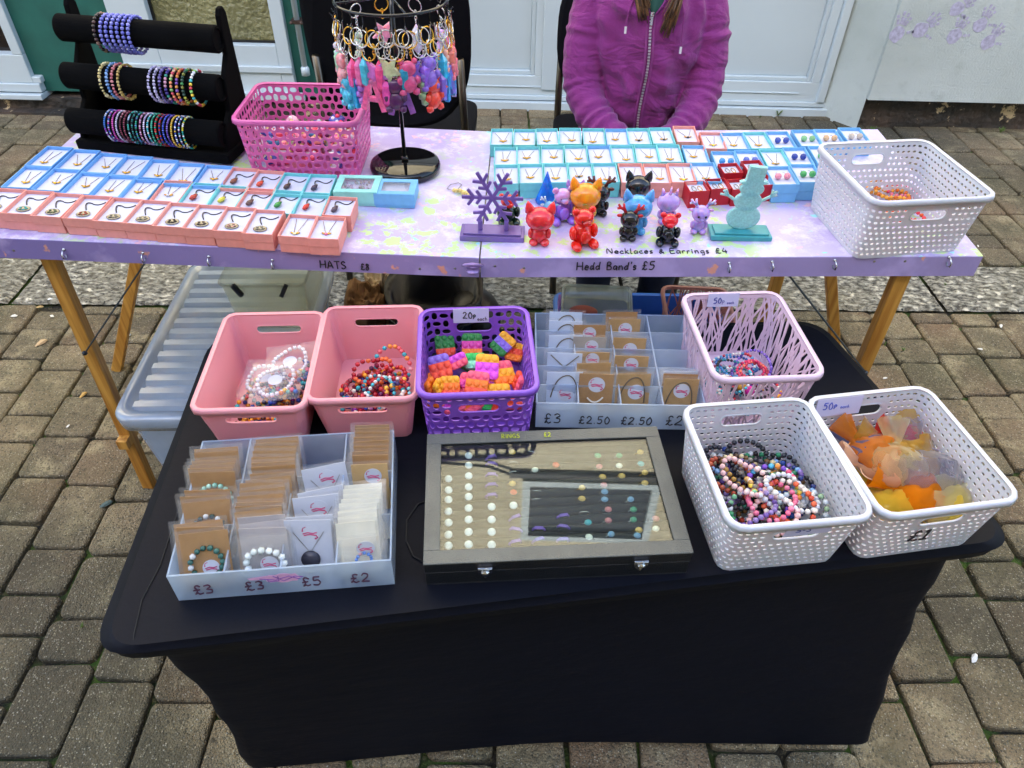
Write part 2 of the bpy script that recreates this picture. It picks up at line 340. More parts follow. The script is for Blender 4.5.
def writing(text, M, size, r, m, parent, name='lettering', jitter=.03, seed=1):
    R = random.Random(seed); mb = MB(); x = 0
    for ch in text:
        w, st = G[ch]
        for s in st:
            p = [(x + a + R.uniform(-jitter, jitter), b + R.uniform(-jitter, jitter)) for a, b in s]
            q = []
            for i in range(len(p) - 1):          # Catmull-Rom
                p0, p1, p2, p3 = p[max(i - 1, 0)], p[i], p[i + 1], p[min(i + 2, len(p) - 1)]
                for t in (0, .34, .67):
                    q.append(tuple(.5 * (2 * p1[k] + (p2[k] - p0[k]) * t + (2 * p0[k] - 5 * p1[k] + 4 * p2[k] - p3[k]) * t * t + (3 * p1[k] - p0[k] - 3 * p2[k] + p3[k]) * t ** 3) for k in (0, 1)))
            q.append(p[-1])
            mb.tube([M @ Vector((a * size, b * size, .0006)) for a, b in q], r, 5)
        x += w + .14
    return mb.build(name, m, parent)
def face_frame(origin, xdir, updir):
    x = Vector(xdir).normalized(); y = Vector(updir); y = (y - x * y.dot(x)).normalized(); z = x.cross(y); o = Vector(origin)
    return Matrix(((x.x, y.x, z.x, o.x), (x.y, y.y, z.y, o.y), (x.z, y.z, z.z, o.z), (0, 0, 0, 1)))

# ================================================================== SETTING
R = random.Random(5)
mb = MB(); mb.bb(-60, 60, -60, 60, -.3, -.018); g = struct(mb.build('ground', JOINT)); 
PY = .032                                                          # the paving runs very slightly off the facade line
def pav(x, y): return Vector((x * cos(PY) - y * sin(PY), x * sin(PY) + y * cos(PY), 0))
blocks = MB(); tones = []
BAND0, BAND1 = 1.985, 2.262
x = -4.8; CW = .137
while x < 4.9:
    for (ya, yb) in ((-1.6, BAND0 - .006), (BAND1 + .006, 3.95)):
        y = ya - R.choice((0, .04, .08, .12))
        while y < yb:
            L = R.choice((.10, .12, .145, .16, .16, .19)); y1 = min(y + L, yb); y0 = max(y, ya); y += L
            if y1 - y0 < .03: continue
            w, d = CW - R.uniform(.004, .010), (y1 - y0) - R.uniform(.004, .011); r = R.uniform(.006, .020)
            c0 = Vector((x + CW / 2 + R.uniform(-.002, .002), (y0 + y1) / 2, 0)); tz = R.uniform(-.003, .002)
            tx, ty = R.uniform(-.012, .012), R.uniform(-.012, .012); ra = R.uniform(-.012, .012)
            rings = []
            for ins, z in ((0, -.03), (0, -.005), (.0022, -.0015), (.006, 0)):
                ring = []
                for px, py in rrect(w - 2 * ins, d - 2 * ins, max(r - ins * .5, .003), 5):
                    qx, qy = px * cos(ra) - py * sin(ra), px * sin(ra) + py * cos(ra)
                    wob = noise.noise(Vector((c0.x * 7 + px * 34, c0.y * 9 + py * 34, 3))) * .006
                    q = pav(c0.x + qx + wob, c0.y + qy + wob); ring.append((q.x, q.y, z + tz + tx * px + ty * py))
                rings.append(ring)
            n0 = len(blocks.f); blocks.loft(rings); tones += [R.random()] * (len(blocks.f) - n0)
    x += CW
o = struct(blocks.build('paving', PAVER, smooth=False))
a = o.data.attributes.new('tone', 'FLOAT', 'FACE'); a.data.foreach_set('value', tones)
a = o.data.attributes.new('tint', 'FLOAT', 'FACE'); a.data.foreach_set('value', [((x_ * 7919.3) % 1) ** 2 * .8 for x_ in tones])
gb = MB()
jx = [-6.2, -5.1, -4.3, -3.3, -2.62, -1.62, -.62, .42, 1.50, 2.55, 3.4, 4.6, 5.8]
for i in range(len(jx) - 1):
    x0, x1 = jx[i] + .006, jx[i + 1] - .006; rings = []
    nx = 90; ny = 24; vs = []; fs = []
    for iy in range(ny + 1):
        for ix in range(nx + 1):
            u, v = ix / nx, iy / ny; px = x0 + (x1 - x0) * u; py = BAND0 + .004 + (BAND1 - BAND0 - .008) * v
            e = min(u * (x1 - x0), (1 - u) * (x1 - x0), v * .27, (1 - v) * .27)
            z = .004 + noise.fractal(Vector((px * 34, py * 48, i)), .7, 2.1, 4) * .0032 - (.01 if e < .003 else 0)
            q = pav(px, py); vs.append((q.x, q.y, z))
            if ix < nx and iy < ny: k = iy * (nx + 1) + ix; fs.append((k, k + 1, k + nx + 2, k + nx + 1))
    gb.add(vs, fs)
struct(gb.build('granite_paving_band', GRANITE, smooth=True))
# weeds and litter
def weed(px, py, h, n, lab, seed, grow='small weed'):
    r = random.Random(seed); p = U(px, py, .0); t = thing('weed', lab, 'weed', p, 0, 'weeds in the paving joints')
    st = MB(); lf = MB()
    for i in range(n):
        a = r.uniform(0, 6.28); l = h * r.uniform(.5, 1); out = l * r.uniform(.25, .8); tip = Vector((cos(a) * out, sin(a) * out, l))
        b = bez((0, 0, 0), (tip.x * .3, tip.y * .3, l * .7), tip, 6); st.tube(b, .0011, 4)
        for k in range(2, 7):
            for s in (-1, 1):
                q = b[k]; dd = Vector((cos(a + s * 1.2 + r.uniform(-.5, .5)), sin(a + s * 1.2), r.uniform(.0, .7))) * h * r.uniform(.12, .26); sd_ = dd.cross(Vector((0, 0, 1))).normalized() * h * .045
                lf.add([q, q + dd * .5 + sd_, q + dd, q + dd * .5 - sd_], [(0, 1, 2, 3)])
    st.build('stem', C('#5d6a2c', .7), t); lf.build('leaf_spray', C('#5f8a34' if seed % 2 else '#47702c', .6), t)
for i, (px, py, h, n, lab) in enumerate([
    (23, 107, .14, 7, 'spindly green weed against the dark plinth under the white sill'), (168, 104, .09, 14, 'leafy green weed seen between the bars of the bracelet stand'),
    (461, 113, .09, 5, 'thin tall weed beside the leg of the empty chair'), (443, 118, .03, 9, 'low green tuft by the empty chair leg'),
    (778, 116, .03, 12, 'green tuft under the white door sill, nearer the seated person'), (829, 117, .035, 10, 'green tuft under the white door sill by the wall corner'),
    (871, 132, .03, 12, 'flat weed in front of the tarred plinth behind the far white basket'), (1014, 125, .08, 22, 'bushy bright weed at the foot of the handprint wall'),
    (1000, 133, .03, 14, 'low weed spreading beside the bushy one by the handprint wall'), (760, 118, .015, 8, 'tiny tuft beneath the middle of the door sill'),
    (903, 351, .014, 9, 'tiny bright weed in a joint beyond the legs of the lavender table'), (945, 286, .012, 8, 'tiny weed in the joint of the granite band'),
    (83, 627, .010, 9, 'moss tuft in a joint beside the corner of the black cover')]): weed(px, py, h, n, lab, i + 1)
for i, (px, py, l, col, lab) in enumerate([(14, 316, .022, '#e9e4d4', 'white scrap of litter on the blocks near the table leg, the biggest of three'), (52, 316, .018, '#e9e4d4', 'white upright scrap of litter close to the table leg'),
    (127, 334, .03, '#dfe3e0', 'white paper scrap between the table leg and the storage box'), (41, 343, .04, '#c4a67c', 'long dry leaf on the blocks by the table leg'), (40, 307, .022, '#b79a64', 'curled brown leaf beside the granite band'),
    (83, 395, .026, '#c79f58', 'yellow dry leaf on the blocks below the diagonal strut'), (68, 426, .012, '#ecebe6', 'small white pebble in a paving joint'), (20, 256, .026, '#e3e0d2', 'pale scrap lying on the granite under the lavender edge'), (50, 299, .016, '#eeeeea', 'white stub on the granite next to the leg'),
    (974, 658, .026, '#e6e6e2', 'white scrap on the blocks beside the black cover'), (1001, 326, .02, '#e6e2d6', 'white fleck on the blocks beyond the table end'), (980, 349, .016, '#e6e2d6', 'pale fleck on the blocks in front of the granite'), (885, 378, .014, '#eeebe0', 'small white stone on the blocks by the table leg'),
    (978, 246, .014, '#eeebe0', 'white fleck on the blocks behind the granite'), (106, 504, .03, '#4d5f5c', 'dark grey twig on the blocks near the leg foot')]):
    p = U(px, py, .004); mb = MB(); rr = random.Random(i)
    sect = [(-.5, .10, 0), (-.2, .26, .1), (.15, .3, .16), (.4, .2, .1), (.5, .06, .02)]
    mb.loft([[(x * l, y * l * .8 * w + rr.uniform(-.001, .001), max(0, z * l * h)) for y, h in ((-1, 0), (-.6, 1), (.5, 1.2), (1, 0))] for x, w, z in sect])
    o = mb.build('litter_scrap' if 'leaf' not in lab else 'dry_leaf', C(col, .7)); o.location = p; o.rotation_euler[2] = rr.uniform(-.6, 1.8)
    tag(o, lab, 'dry leaf' if 'leaf' in lab else 'litter', 'litter on the paving')

# ------------------------------------------------------------------ buildings
BL = thing('shop_building', 'pale shop building with white doors, green strips, upper window and handprint wall', 'building', (0, 3.5, 0))
def part(mb, name, m, par, **k): return mb.build(name, m, par, **k)
Y0 = 3.5
def lx(px, py, Y=Y0): return UY(px, py, Y)
# upper storey (sunlit)
mb = MB(); mb.bb(-9, 9, .22, .5, 2.35, 7.4); 
mb = MB()
WX0, WX1, WZ0, WZ1 = .06, 1.12, 4.10, 4.85
for x0, x1, z0, z1 in ((-9, WX0, 2.35, 7.2), (WX1, 9, 2.35, 7.2), (WX0, WX1, 2.35, WZ0), (WX0, WX1, WZ1, 7.2)): mb.bb(x0, x1, .2, .5, z0, z1)
part(mb, 'upper_wall', CREAM, BL)
mb = MB(); mb.bb(-9.1, 9.1, .1, .6, 7.2, 7.32); part(mb, 'roof_coping', C('#8d8d88', .8), BL)
wn = MB()
for x0, x1, z0, z1 in ((WX0, WX0 + .06, WZ0, WZ1), (WX1 - .06, WX1, WZ0, WZ1), (WX0 + .06, WX1 - .06, WZ0, WZ0 + .06), (WX0 + .06, WX1 - .06, WZ1 - .06, WZ1)): wn.bb(x0, x1, .17, .28, z0, z1)
wn = wn.build('upper_window', UPVC, BL)
mb = MB(); mb.bb(WX0 + .06, WX1 - .06, .22, .23, WZ0 + .06, WZ1 - .06); part(mb, 'pane', mat('dark_glass', '#0d1c26', .05, Specular_IOR_Level=.8), wn)
mb = MB(); mb.bb(WX0 - .1, WX1 + .35, .165, .2, WZ0 - .09, WZ0 - .04); part(mb, 'gutter', C('#191a1c', .6), BL)
mb = MB(); mb.tube([(-1.4, .16, 3.85), (-.95, .16, 3.85), (-.55, .16, 3.9), (-.2, .17, 3.94), (WX0 - .1, .17, 4.02)], .012, 6); part(mb, 'cable', BLACKP, BL)
# ground storey wall behind everything, left and right of what the picture shows
mb = MB(); mb.bb(-9, -3.35, .0, .4, 0, 2.35); mb.bb(-3.35, 2.0, .34, .5, 0, 2.35); part(mb, 'ground_floor_wall', RENDER, BL)
# left door leaf with sill
mb = MB(); e = lx(48, 88).x
mb.bb(-3.35, e - .0605, .0, .10, .1305, .26); mb.bb(e - .06, e - .02, .0, .10, .1305, .16); mb.bb(-3.35, e - .03, -.03, .13, .06, .085); mb.bb(-3.35, e - .03, -.01, .13, .09, .13)
gx = lx(9, 47).x
mb.bb(gx, e - .06, .0, .10, .26, 2.2); mb.bb(-3.35, gx, 0, .1, 2.1, 2.2); part(mb, 'side_door_frame', UPVC, BL, bevel=.004)
mb = MB(); mb.bb(-3.35, gx, .05, .06, .26, 2.1); part(mb, 'side_door_glass', mat('dark_brown_glass', '#1f1a18', .08), BL)
# green panels
g0, g1 = lx(47, 86).x, lx(124, 0).x
mb = MB(); mb.bb(e - .06, g1 - .02, .03, .2, .085, 2.3); part(mb, 'green_wall_strip', GREEN, BL)
# glazed door
dx0, dx1 = lx(125, 0).x - .1, lx(280, 0).x
mb = MB(); wx0, wx1, wz = lx(150, 0).x - .03, lx(275, 43).x, lx(200, 44).z
mb.bb(dx0, wx0, .0, .12, .085, 2.2); mb.bb(wx1, dx1, .0, .12, .085, 2.2); mb.bb(wx0, wx1, .0, .12, .085, wz); mb.bb(wx0, wx1, 0, .12, 2.1, 2.2)
mb.bb(dx0 - .02, dx1 + .04, -.03, -.002, .085, .12); mb.bb(dx0, dx1, -.012, -.001, wz - .12, wz - .09)
part(mb, 'glazed_door_frame', UPVC, BL, bevel=.004)
m, t, b = ramp_mat('obscured_glass', .25); tc = nd(t, 'TexCoord').outputs['Object']
c = mixc(t, nz(t, tc, 2.5, 4, .35, .65), lin('#5c5c3c'), lin('#8f8c62')); t.links.new(c, b.inputs['Base Color']); bump(t, b, nz(t, tc, 45, 5, .3, .7), .8, .01)
mb = MB(); mb.bb(wx0, wx1, .05, .06, wz, 2.1); part(mb, 'obscured_pane', m, BL)
mb = MB(); w = .008
mb.bb(wx0, wx0 + w, .035, .05, wz, 2.1); mb.bb(wx1 - w, wx1, .035, .05, wz, 2.1); mb.bb(wx0 + w, wx1 - w, .035, .05, wz, wz + w); part(mb, 'gasket', BLACKP, BL)
g2 = lx(316, 0).x
mb = MB(); mb.bb(dx1, g2, .03, .2, .085, 2.3); part(mb, 'green_door_strip', GREEN, BL)
mb = MB(); pp = lx(296, 0).x; mb.tube([(pp - .01, -.005, 2.3), (pp - .01, -.005, lx(302, 68).z)], .013, 10); mb.lathe([(.0, 0), (.02, 0), (.02, .03), (.014, .04)], (pp - .01, -.005, lx(302, 68).z - .03), 10); part(mb, 'downpipe', UPVC, BL, smooth=True)
mb = MB(); z = lx(298, 21).z; mb.bb(pp - .035, pp + .02, -.022, .03, z - .008, z + .008); mb.ball((pp - .03, -.03, z), .009); mb.ball((pp + .015, -.03, z), .009); part(mb, 'pipe_clip', C('#54443e', .5, Metallic=.6), BL)
mb = MB(); mb.bb(-3.35, g2 + .02, -.0, .3, -.02, .06); mb.bb(-3.35, -2.0, -.06, .0, -.02, .012); part(mb, 'plinth', PLINTH, BL)
# wide white doors on the right, a little further back
Y1 = .19
def rx(px, py): return UY(px, py, Y0 + Y1)
a0 = g2; a1 = rx(842, 0).x + .02
mb = MB(); mb.bb(a0, a1 + .12, Y1 - .03, Y1 + .1, -.01, .035); mb.bb(a0, a1 + .1, Y1 - .012, Y1 + .1, .04, .062); part(mb, 'door_sill', UPVC, BL, bevel=.003)
mb = MB()
cuts = [a0 + .02, rx(537, 0).x, rx(567, 0).x, rx(815, 0).x]
zr = .155
mb.bb(a0, a1 + .1, Y1 + .0, Y1 + .1, .062, zr)
for c in ((a0, a0 + .05), (cuts[1], cuts[2]), (rx(812, 80).x, a1 - .01)): mb.bb(c[0], c[1], Y1 - .0, Y1 + .1, zr, 2.2)
mb.bb(a0, a1 + .1, Y1, Y1 + .1, 2.1, 2.3)
mb.bb(a0, a1 - .1, Y1 - .006, Y1 - .001, .10, .106)
part(mb, 'door_frame', UPVC, BL, bevel=.005)
mb = MB(); mb.bb(cuts[1] + .035, cuts[2] - .02, Y1 - .012, Y1 - .002, .09, 2.1); part(mb, 'mullion_cover', UPVC2, BL, bevel=.004)
for x0, x1 in ((a0 + .05, cuts[1]), (cuts[2], rx(812, 80).x)):
    mb = MB(); w = .02
    mb.bb(x0 + w, x1 - w, Y1 + .03, Y1 + .06, zr + w, 2.1); mb.bb(x0, x0 + w, Y1 + .012, Y1 + .06, zr, 2.1); mb.bb(x1 - w, x1, Y1 + .012, Y1 + .06, zr, 2.1); mb.bb(x0 + w, x1 - w, Y1 + .012, Y1 + .06, zr, zr + w)
    part(mb, 'door_panel', UPVC2, BL, bevel=.004)
mb = MB(); mb.bb(a1 - .008, a1 + .03, Y1 - .022, Y1 + .1, .065, 2.3); part(mb, 'outer_frame', UPVC, BL, bevel=.004)
# handprint wall
yw = .0; c0 = lx(868, 100); zb = c0.z
mb = MB(); mb.bb(c0.x, 9, yw, .5, zb, 2.35); part(mb, 'handprint_wall', RENDER, BL)
mb = MB(); mb.prism([(a1 + .032, Y1 + .0), (c0.x - .001, yw + .02), (c0.x - .001, .5), (a1 + .032, .5)], -.01, 2.35); part(mb, 'wall_reveal', RENDER, BL)
mb = MB(); mb.bb(c0.x - .015, 9, yw + .07, .4, -.02, zb - .0015); part(mb, 'tarred_base', PLINTH, BL)
pm = mat('faded_violet_paint', '#aeabc2', .8, var=.25, scale=60)
def handprint(px, py, rot, s, par):
    p = lx(px, py); mb = MB(); ca, sa = cos(rot), sin(rot); d = yw - .0015
    def P(x, z): return (p.x + (x * ca - z * sa) * s, d, p.z + (x * sa + z * ca) * s)
    def blob(pts):
        n = len(pts); mb.add([P(*q) for q in pts] + [(P(*q)[0], d + .0012, P(*q)[2]) for q in pts], [tuple(range(n))] + [(i, (i + 1) % n, (i + 1) % n + n, i + n) for i in range(n)])
    rr = random.Random(int(px)); n = 18
    blobp = [((.034 + .005 * cos(2 * a)) * cos(a) * rr.uniform(.85, 1.08), .036 * sin(a) * rr.uniform(.85, 1.08)) for a in [2 * pi * i / n for i in range(n)]]
    for i in range(n):
        a_, b_ = blobp[i], blobp[(i + 1) % n]; blob([(0, .003), (a_[0] * .85, a_[1]), (b_[0] * .85, b_[1])])
    for a, l in ((-.42, .04), (-.13, .052), (.1, .048), (.35, .038), (1.25, .03)):
        for k in range(3):
            q0 = .038 + l * k / 3; q1 = q0 + l / 3 - (.0045 if k == 1 else .0008); w = .0055; s_, c_ = sin(a), cos(a)
            blob([(s_ * q0 - w * c_, c_ * q0 + w * s_), (s_ * q0 + w * c_, c_ * q0 - w * s_), (s_ * q1 + w * c_, c_ * q1 - w * s_), (s_ * q1 - w * c_, c_ * q1 + w * s_)])
    mb.build('handprint', pm, par)
for q in ((897, 34, -.15, 1.05), (920, 30, -.85, 1.05), (954, 36, -.25, 1.0), (980, 25, -.3, .95), (988, 42, -.45, .95), (957, 9, -.95, .9)): handprint(*q, BL)
mb = MB(); 
OB = thing('opposite_building', 'tall plain brick building across the lane behind the viewer', 'building', (0, -7, 0))
mb.bb(-13, 13, -5, 0, -.1, 10.3); part(mb, 'wall', wall_render('buff_render', '#b3a58c', '#8f8371'), OB)
for ix in range(8):
    for iz in range(3):
        mb = MB(); x0 = -11 + ix * 3; z0 = 1 + iz * 3; mb.bb(x0, x0 + 1, .001, .06, z0, z0 + 1.5, 0); mb.bb(x0 + .07, x0 + .93, .0605, .07, z0 + .07, z0 + 1.43, 1); mb.build('window', [UPVC, MATS['dark_glass']], OB)

# ================================================================== LAVENDER TRESTLE TABLE
TX0, TX1, TH = -1.0, .828, -.075
def tzf(x): return .75 - .024 * (1 - (abs((x - TH) / ((TX1 if x > TH else TX0) - TH))) ) if TX0 < x < TX1 else .75
def fy(x): return 1.14 + .013 * x
TD = .55
def T(px, py, h=0):                                # a point on the tabletop
    z = .74
    for _ in range(6): p = U(px, py, z + h); z = tzf(p.x)
    return Vector((p.x, p.y, z))
TB = thing('folding_table', 'folding lavender painted table with splashed top and golden wooden legs', 'table', (0, 0, 0))
for nm, x0, x1 in (('tabletop_half', TX0, TH - .0015), ('tabletop_half', TH + .0015, TX1)):
    mb = MB(); tb = []
    for x in (x0, x1):
        z = tzf(x) if abs(x - TH) > .01 else .726
        tb.append([(x, fy(x) + .001, z - .012), (x, fy(x) + .001, z - .0005), (x, fy(x) + .003, z), (x, fy(x) + TD, z), (x, fy(x) + TD, z - .012)])
    mb.loft(tb); top = mb.build(nm, PAINT, TB)
    mb = MB(); tb = []
    for x in (x0, x1):
        z = tzf(x) if abs(x - TH) > .01 else .726
        tb.append([(x, fy(x), z - .042), (x, fy(x), z - .0015), (x, fy(x) + .0012, z - .0015), (x, fy(x) + .0012, z - .0125), (x, fy(x) + .018, z - .0125), (x, fy(x) + .018, z - .042)])
    mb.loft(tb)
    for ex, s in ((x0, 1), (x1, -1)):
        if abs(ex - TH) > .1: mb.bb(min(ex, ex + s * .018), max(ex, ex + s * .018), fy(ex) + .018, fy(ex) + TD, tzf(ex) - .042, tzf(ex) - .0125)
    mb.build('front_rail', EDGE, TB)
    mb = MB(); mb.loft([[(x, fy(x) + TD - .018, tzf(x) - .042), (x, fy(x) + TD, tzf(x) - .042), (x, fy(x) + TD, tzf(x) - .0125), (x, fy(x) + TD - .018, tzf(x) - .0125)] for x in (x0, x1)]); mb.build('back_rail', EDGE, TB)
def leg(p, q, s=(.027, .024), name='leg'):
    p, q = Vector(p), Vector(q); mb = MB(); d = (q - p).normalized(); a = d.cross(Vector((0, 1, 0))).normalized(); b = a.cross(d)
    rr = [[c + a * sx * s[0] / 2 + b * sy * s[1] / 2 for sx, sy in ((-1, -1), (1, -1), (1, 1), (-1, 1))] for c in (p, q)]
    mb.loft(rr); return mb.build(name, WOOD, TB, bevel=.002)
leg((-.90, 1.185, .706), (-.922, 1.185, 0)); leg((-.86, 1.64, .7), (-1.19, 1.62, 0)); leg((.715, 1.18, .706), (.722, 1.18, 0)); leg((.665, 1.62, .706), (.672, 1.62, 0)); leg((.70, 1.645, .7), (.95, 1.645, 0))
for x in (-.915, .718):
    mb = MB(); mb.bb(x - .012, x + .012, 1.15, 1.66, .17, .195); mb.build('cross_rail', WOOD, TB)
for x0, z0, x1, z1 in ((-.905, .455, -.68, .712), (.718, .46, .49, .70)):
    mb = MB(); mb.tube([(x0, 1.163, z0), (x1, 1.166, z1)], .0038, 6, sq=.5); mb.ball((x0, 1.16, z0), .006); mb.build('strut', C('#33383c', .4, Metallic=.7), TB)
def rail_pt(px, py): return UY(px, py, fy(0) - .0)
for px, py in ((68, 249), (146, 253), (211, 257), (274, 261), (729, 267), (772, 266), (835, 265), (950, 263)):
    p = UY(px, py, 1.14); y = fy(p.x); mb = MB()
    mb.tube([(p.x, y - .0005, p.z + .006), (p.x, y - .006, p.z + .006), (p.x + .001, y - .013, p.z + .001), (p.x + .001, y - .012, p.z - .007), (p.x + .001, y - .004, p.z - .010), (p.x, y - .001, p.z - .004)], .0014, 6); mb.ball((p.x, y, p.z + .006), .0035); mb.build('cup_hook', CHROME, TB, smooth=True)
for px, py in ((17, 247), (420, 268), (455, 268), (495, 266), (524, 268), (876, 264), (907, 264)):
    p = UY(px, py, 1.14); mb = MB(); mb.ball((p.x, fy(p.x) - .0002, p.z), (.0028, .001, .0028)); mb.build('screw', STEEL, TB, smooth=True)
p = UY(473, 265, 1.13); mb = MB(); mb.ball((p.x, p.y - .004, p.z + .002), (.022, .004, .006)); mb.tube([(p.x - .02, p.y - .004, p.z + .002), (p.x, p.y - .007, p.z - .002), (p.x + .02, p.y - .004, p.z + .002)], .0016, 6); mb.lathe([(.0, 0), (.012, 0), (.013, .002), (0, .003)], (p.x, p.y - .006, p.z - .009), 14); mb.build('hinge_catch', C('#8b74a4', .35, Metallic=.5), TB, smooth=True)
def rail_text(s, px, py, size, seed):
    p = UY(px, py, 1.137); a = UY(px + 60, py, 1.137); x = p.x
    sl_ = .0265 if x < TH else -.0265
    return writing(s, face_frame((x, fy(x) - .0006, p.z), (1, .013, -sl_ if x < TH else .0266), (0, 0, 1)), size, .0011, INK, TB, 'lettering', seed=seed)
rail_text('HATS', 321, 267, .0155, 1); rail_text('£8', 361, 269, .0125, 2); rail_text("Hedd Band's", 577, 271, .0165, 3); rail_text('£5', 642, 271, .0175, 4)
p = T(607, 254); writing('Necklaces & Earrings £4', face_frame((p.x, p.y, p.z + .0005), (1, .013, .0266), (0, 1, 0)), .0165, .0009, INK, TB, 'lettering', seed=5)

# ================================================================== BLACK COVERED TABLE
ZT = .57
def rcorner(P, r, n=6):
    out = []
    for i, p in enumerate(P):
        a, b, c = Vector(P[i - 1]), Vector(p), Vector(P[(i + 1) % len(P)])
        d0, d1 = (a - b).normalized(), (c - b).normalized(); s, e = b + d0 * r, b + d1 * r
        out += [s * (1 - t) ** 2 + b * 2 * t * (1 - t) + e * t * t for t in [k / n for k in range(n + 1)]]
    return out
P4 = [(-.528, .440), (.738, .652), (.598, 1.19), (-.585, 1.085)]
CC = Vector((sum(p[0] for p in P4) / 4, sum(p[1] for p in P4) / 4))
def ring(P, r, z, nseg=14):
    cor = rcorner(P, r); out = []; k = 7
    for i in range(4):
        c = cor[i * k:(i + 1) * k]; nx_ = cor[((i + 1) * k) % len(cor)]
        out += c; e = c[-1]
        out += [e.lerp(nx_, t / nseg) for t in range(1, nseg)]
    return out
def inset(P, d):
    out = []
    for p in P:
        p = Vector(p); v = (p - CC); out.append(tuple(p - Vector((math.copysign(d, v.x), math.copysign(d, v.y)))))
    return out
lv = [(-.02, .03, ZT), (0, .055, ZT - .0015), (-.001, .06, ZT - .006), (.003, .062, ZT - .02), (.018, .055, ZT - .04), (.036, .045, ZT - .075), (.040, .042, ZT - .10), (.042, .04, ZT - .14), (.043, .04, .40), (.044, .038, .36), (.044, .037, .30), (.043, .036, .24), (.042, .035, .18), (.04, .034, .12), (.036, .032, .05), (.034, .03, 0)]
PB = [(-.525, .486), (.738, .566), (.598, 1.16), (-.585, 1.085)]
rings = []; ftop = [Vector((p.x, p.y, ZT)) for p in ring(inset(P4, .012), .05, ZT)]
for k, (ins, r, z) in enumerate(lv[1:]):
    t_ = max(0, (ZT - .04 - z) / (ZT - .04)); rg = ring(inset([tuple(Vector(p).lerp(Vector(q), t_)) for p, q in zip(P4, PB)], ins), r, z); rr_ = []
    n = len(rg); per = n // 4
    for i, p in enumerate(rg):
        s = ((i % per) - 6) / (per - 6) if (i % per) >= 6 else 0
        arch = sin(pi * max(0, min(1, s)))
        w = noise.noise(Vector((p.x * 4, p.y * 4, z * 2.5))) * .006 * (1 if z < .5 else .2)
        dirn = (p - CC).normalized(); dc = min((p - Vector(q)).length for q in P4); w += .0055 * sin(dc * 55 + z * 38) * math.exp(-dc / .13) * (.03 < ZT - z)
        rr_.append(Vector((p.x + dirn.x * w - dirn.x * .02 * arch * (z < .54), p.y + dirn.y * w - dirn.y * .012 * arch * (z < .54), z + (.035 * arch if z < .02 else .02 * arch if z < .08 else 0))))
    rings.append(rr_)
CT = thing('covered_table', 'low table under a taut black stretch cover, filling the front of the stall', 'table', (0, 0, 0))
mb = MB(); mb.loft([ftop] + rings, caps=False); mb.f.append(list(range(len(ftop)))); mb.m.append(0); cov = mb.build('stretch_cover', CLOTH, CT, smooth=True); cov.data.polygons[len(cov.data.polygons) - 1].use_smooth = False
def seam(pts):
    mb = MB(); mb.tube(pts, .0011, 5); mb.build('seam', C('#07080b', .8), cov)
a, b = U(150, 632, ZT + .001), U(206, 480, ZT + .001); seam([U(133, 652, ZT - .004), U(134, 635, ZT + .0006), U(142, 600, ZT + .0006), U(160, 566, ZT + .0006), U(182, 500, ZT + .0006), U(205, 440, ZT + .0006)])

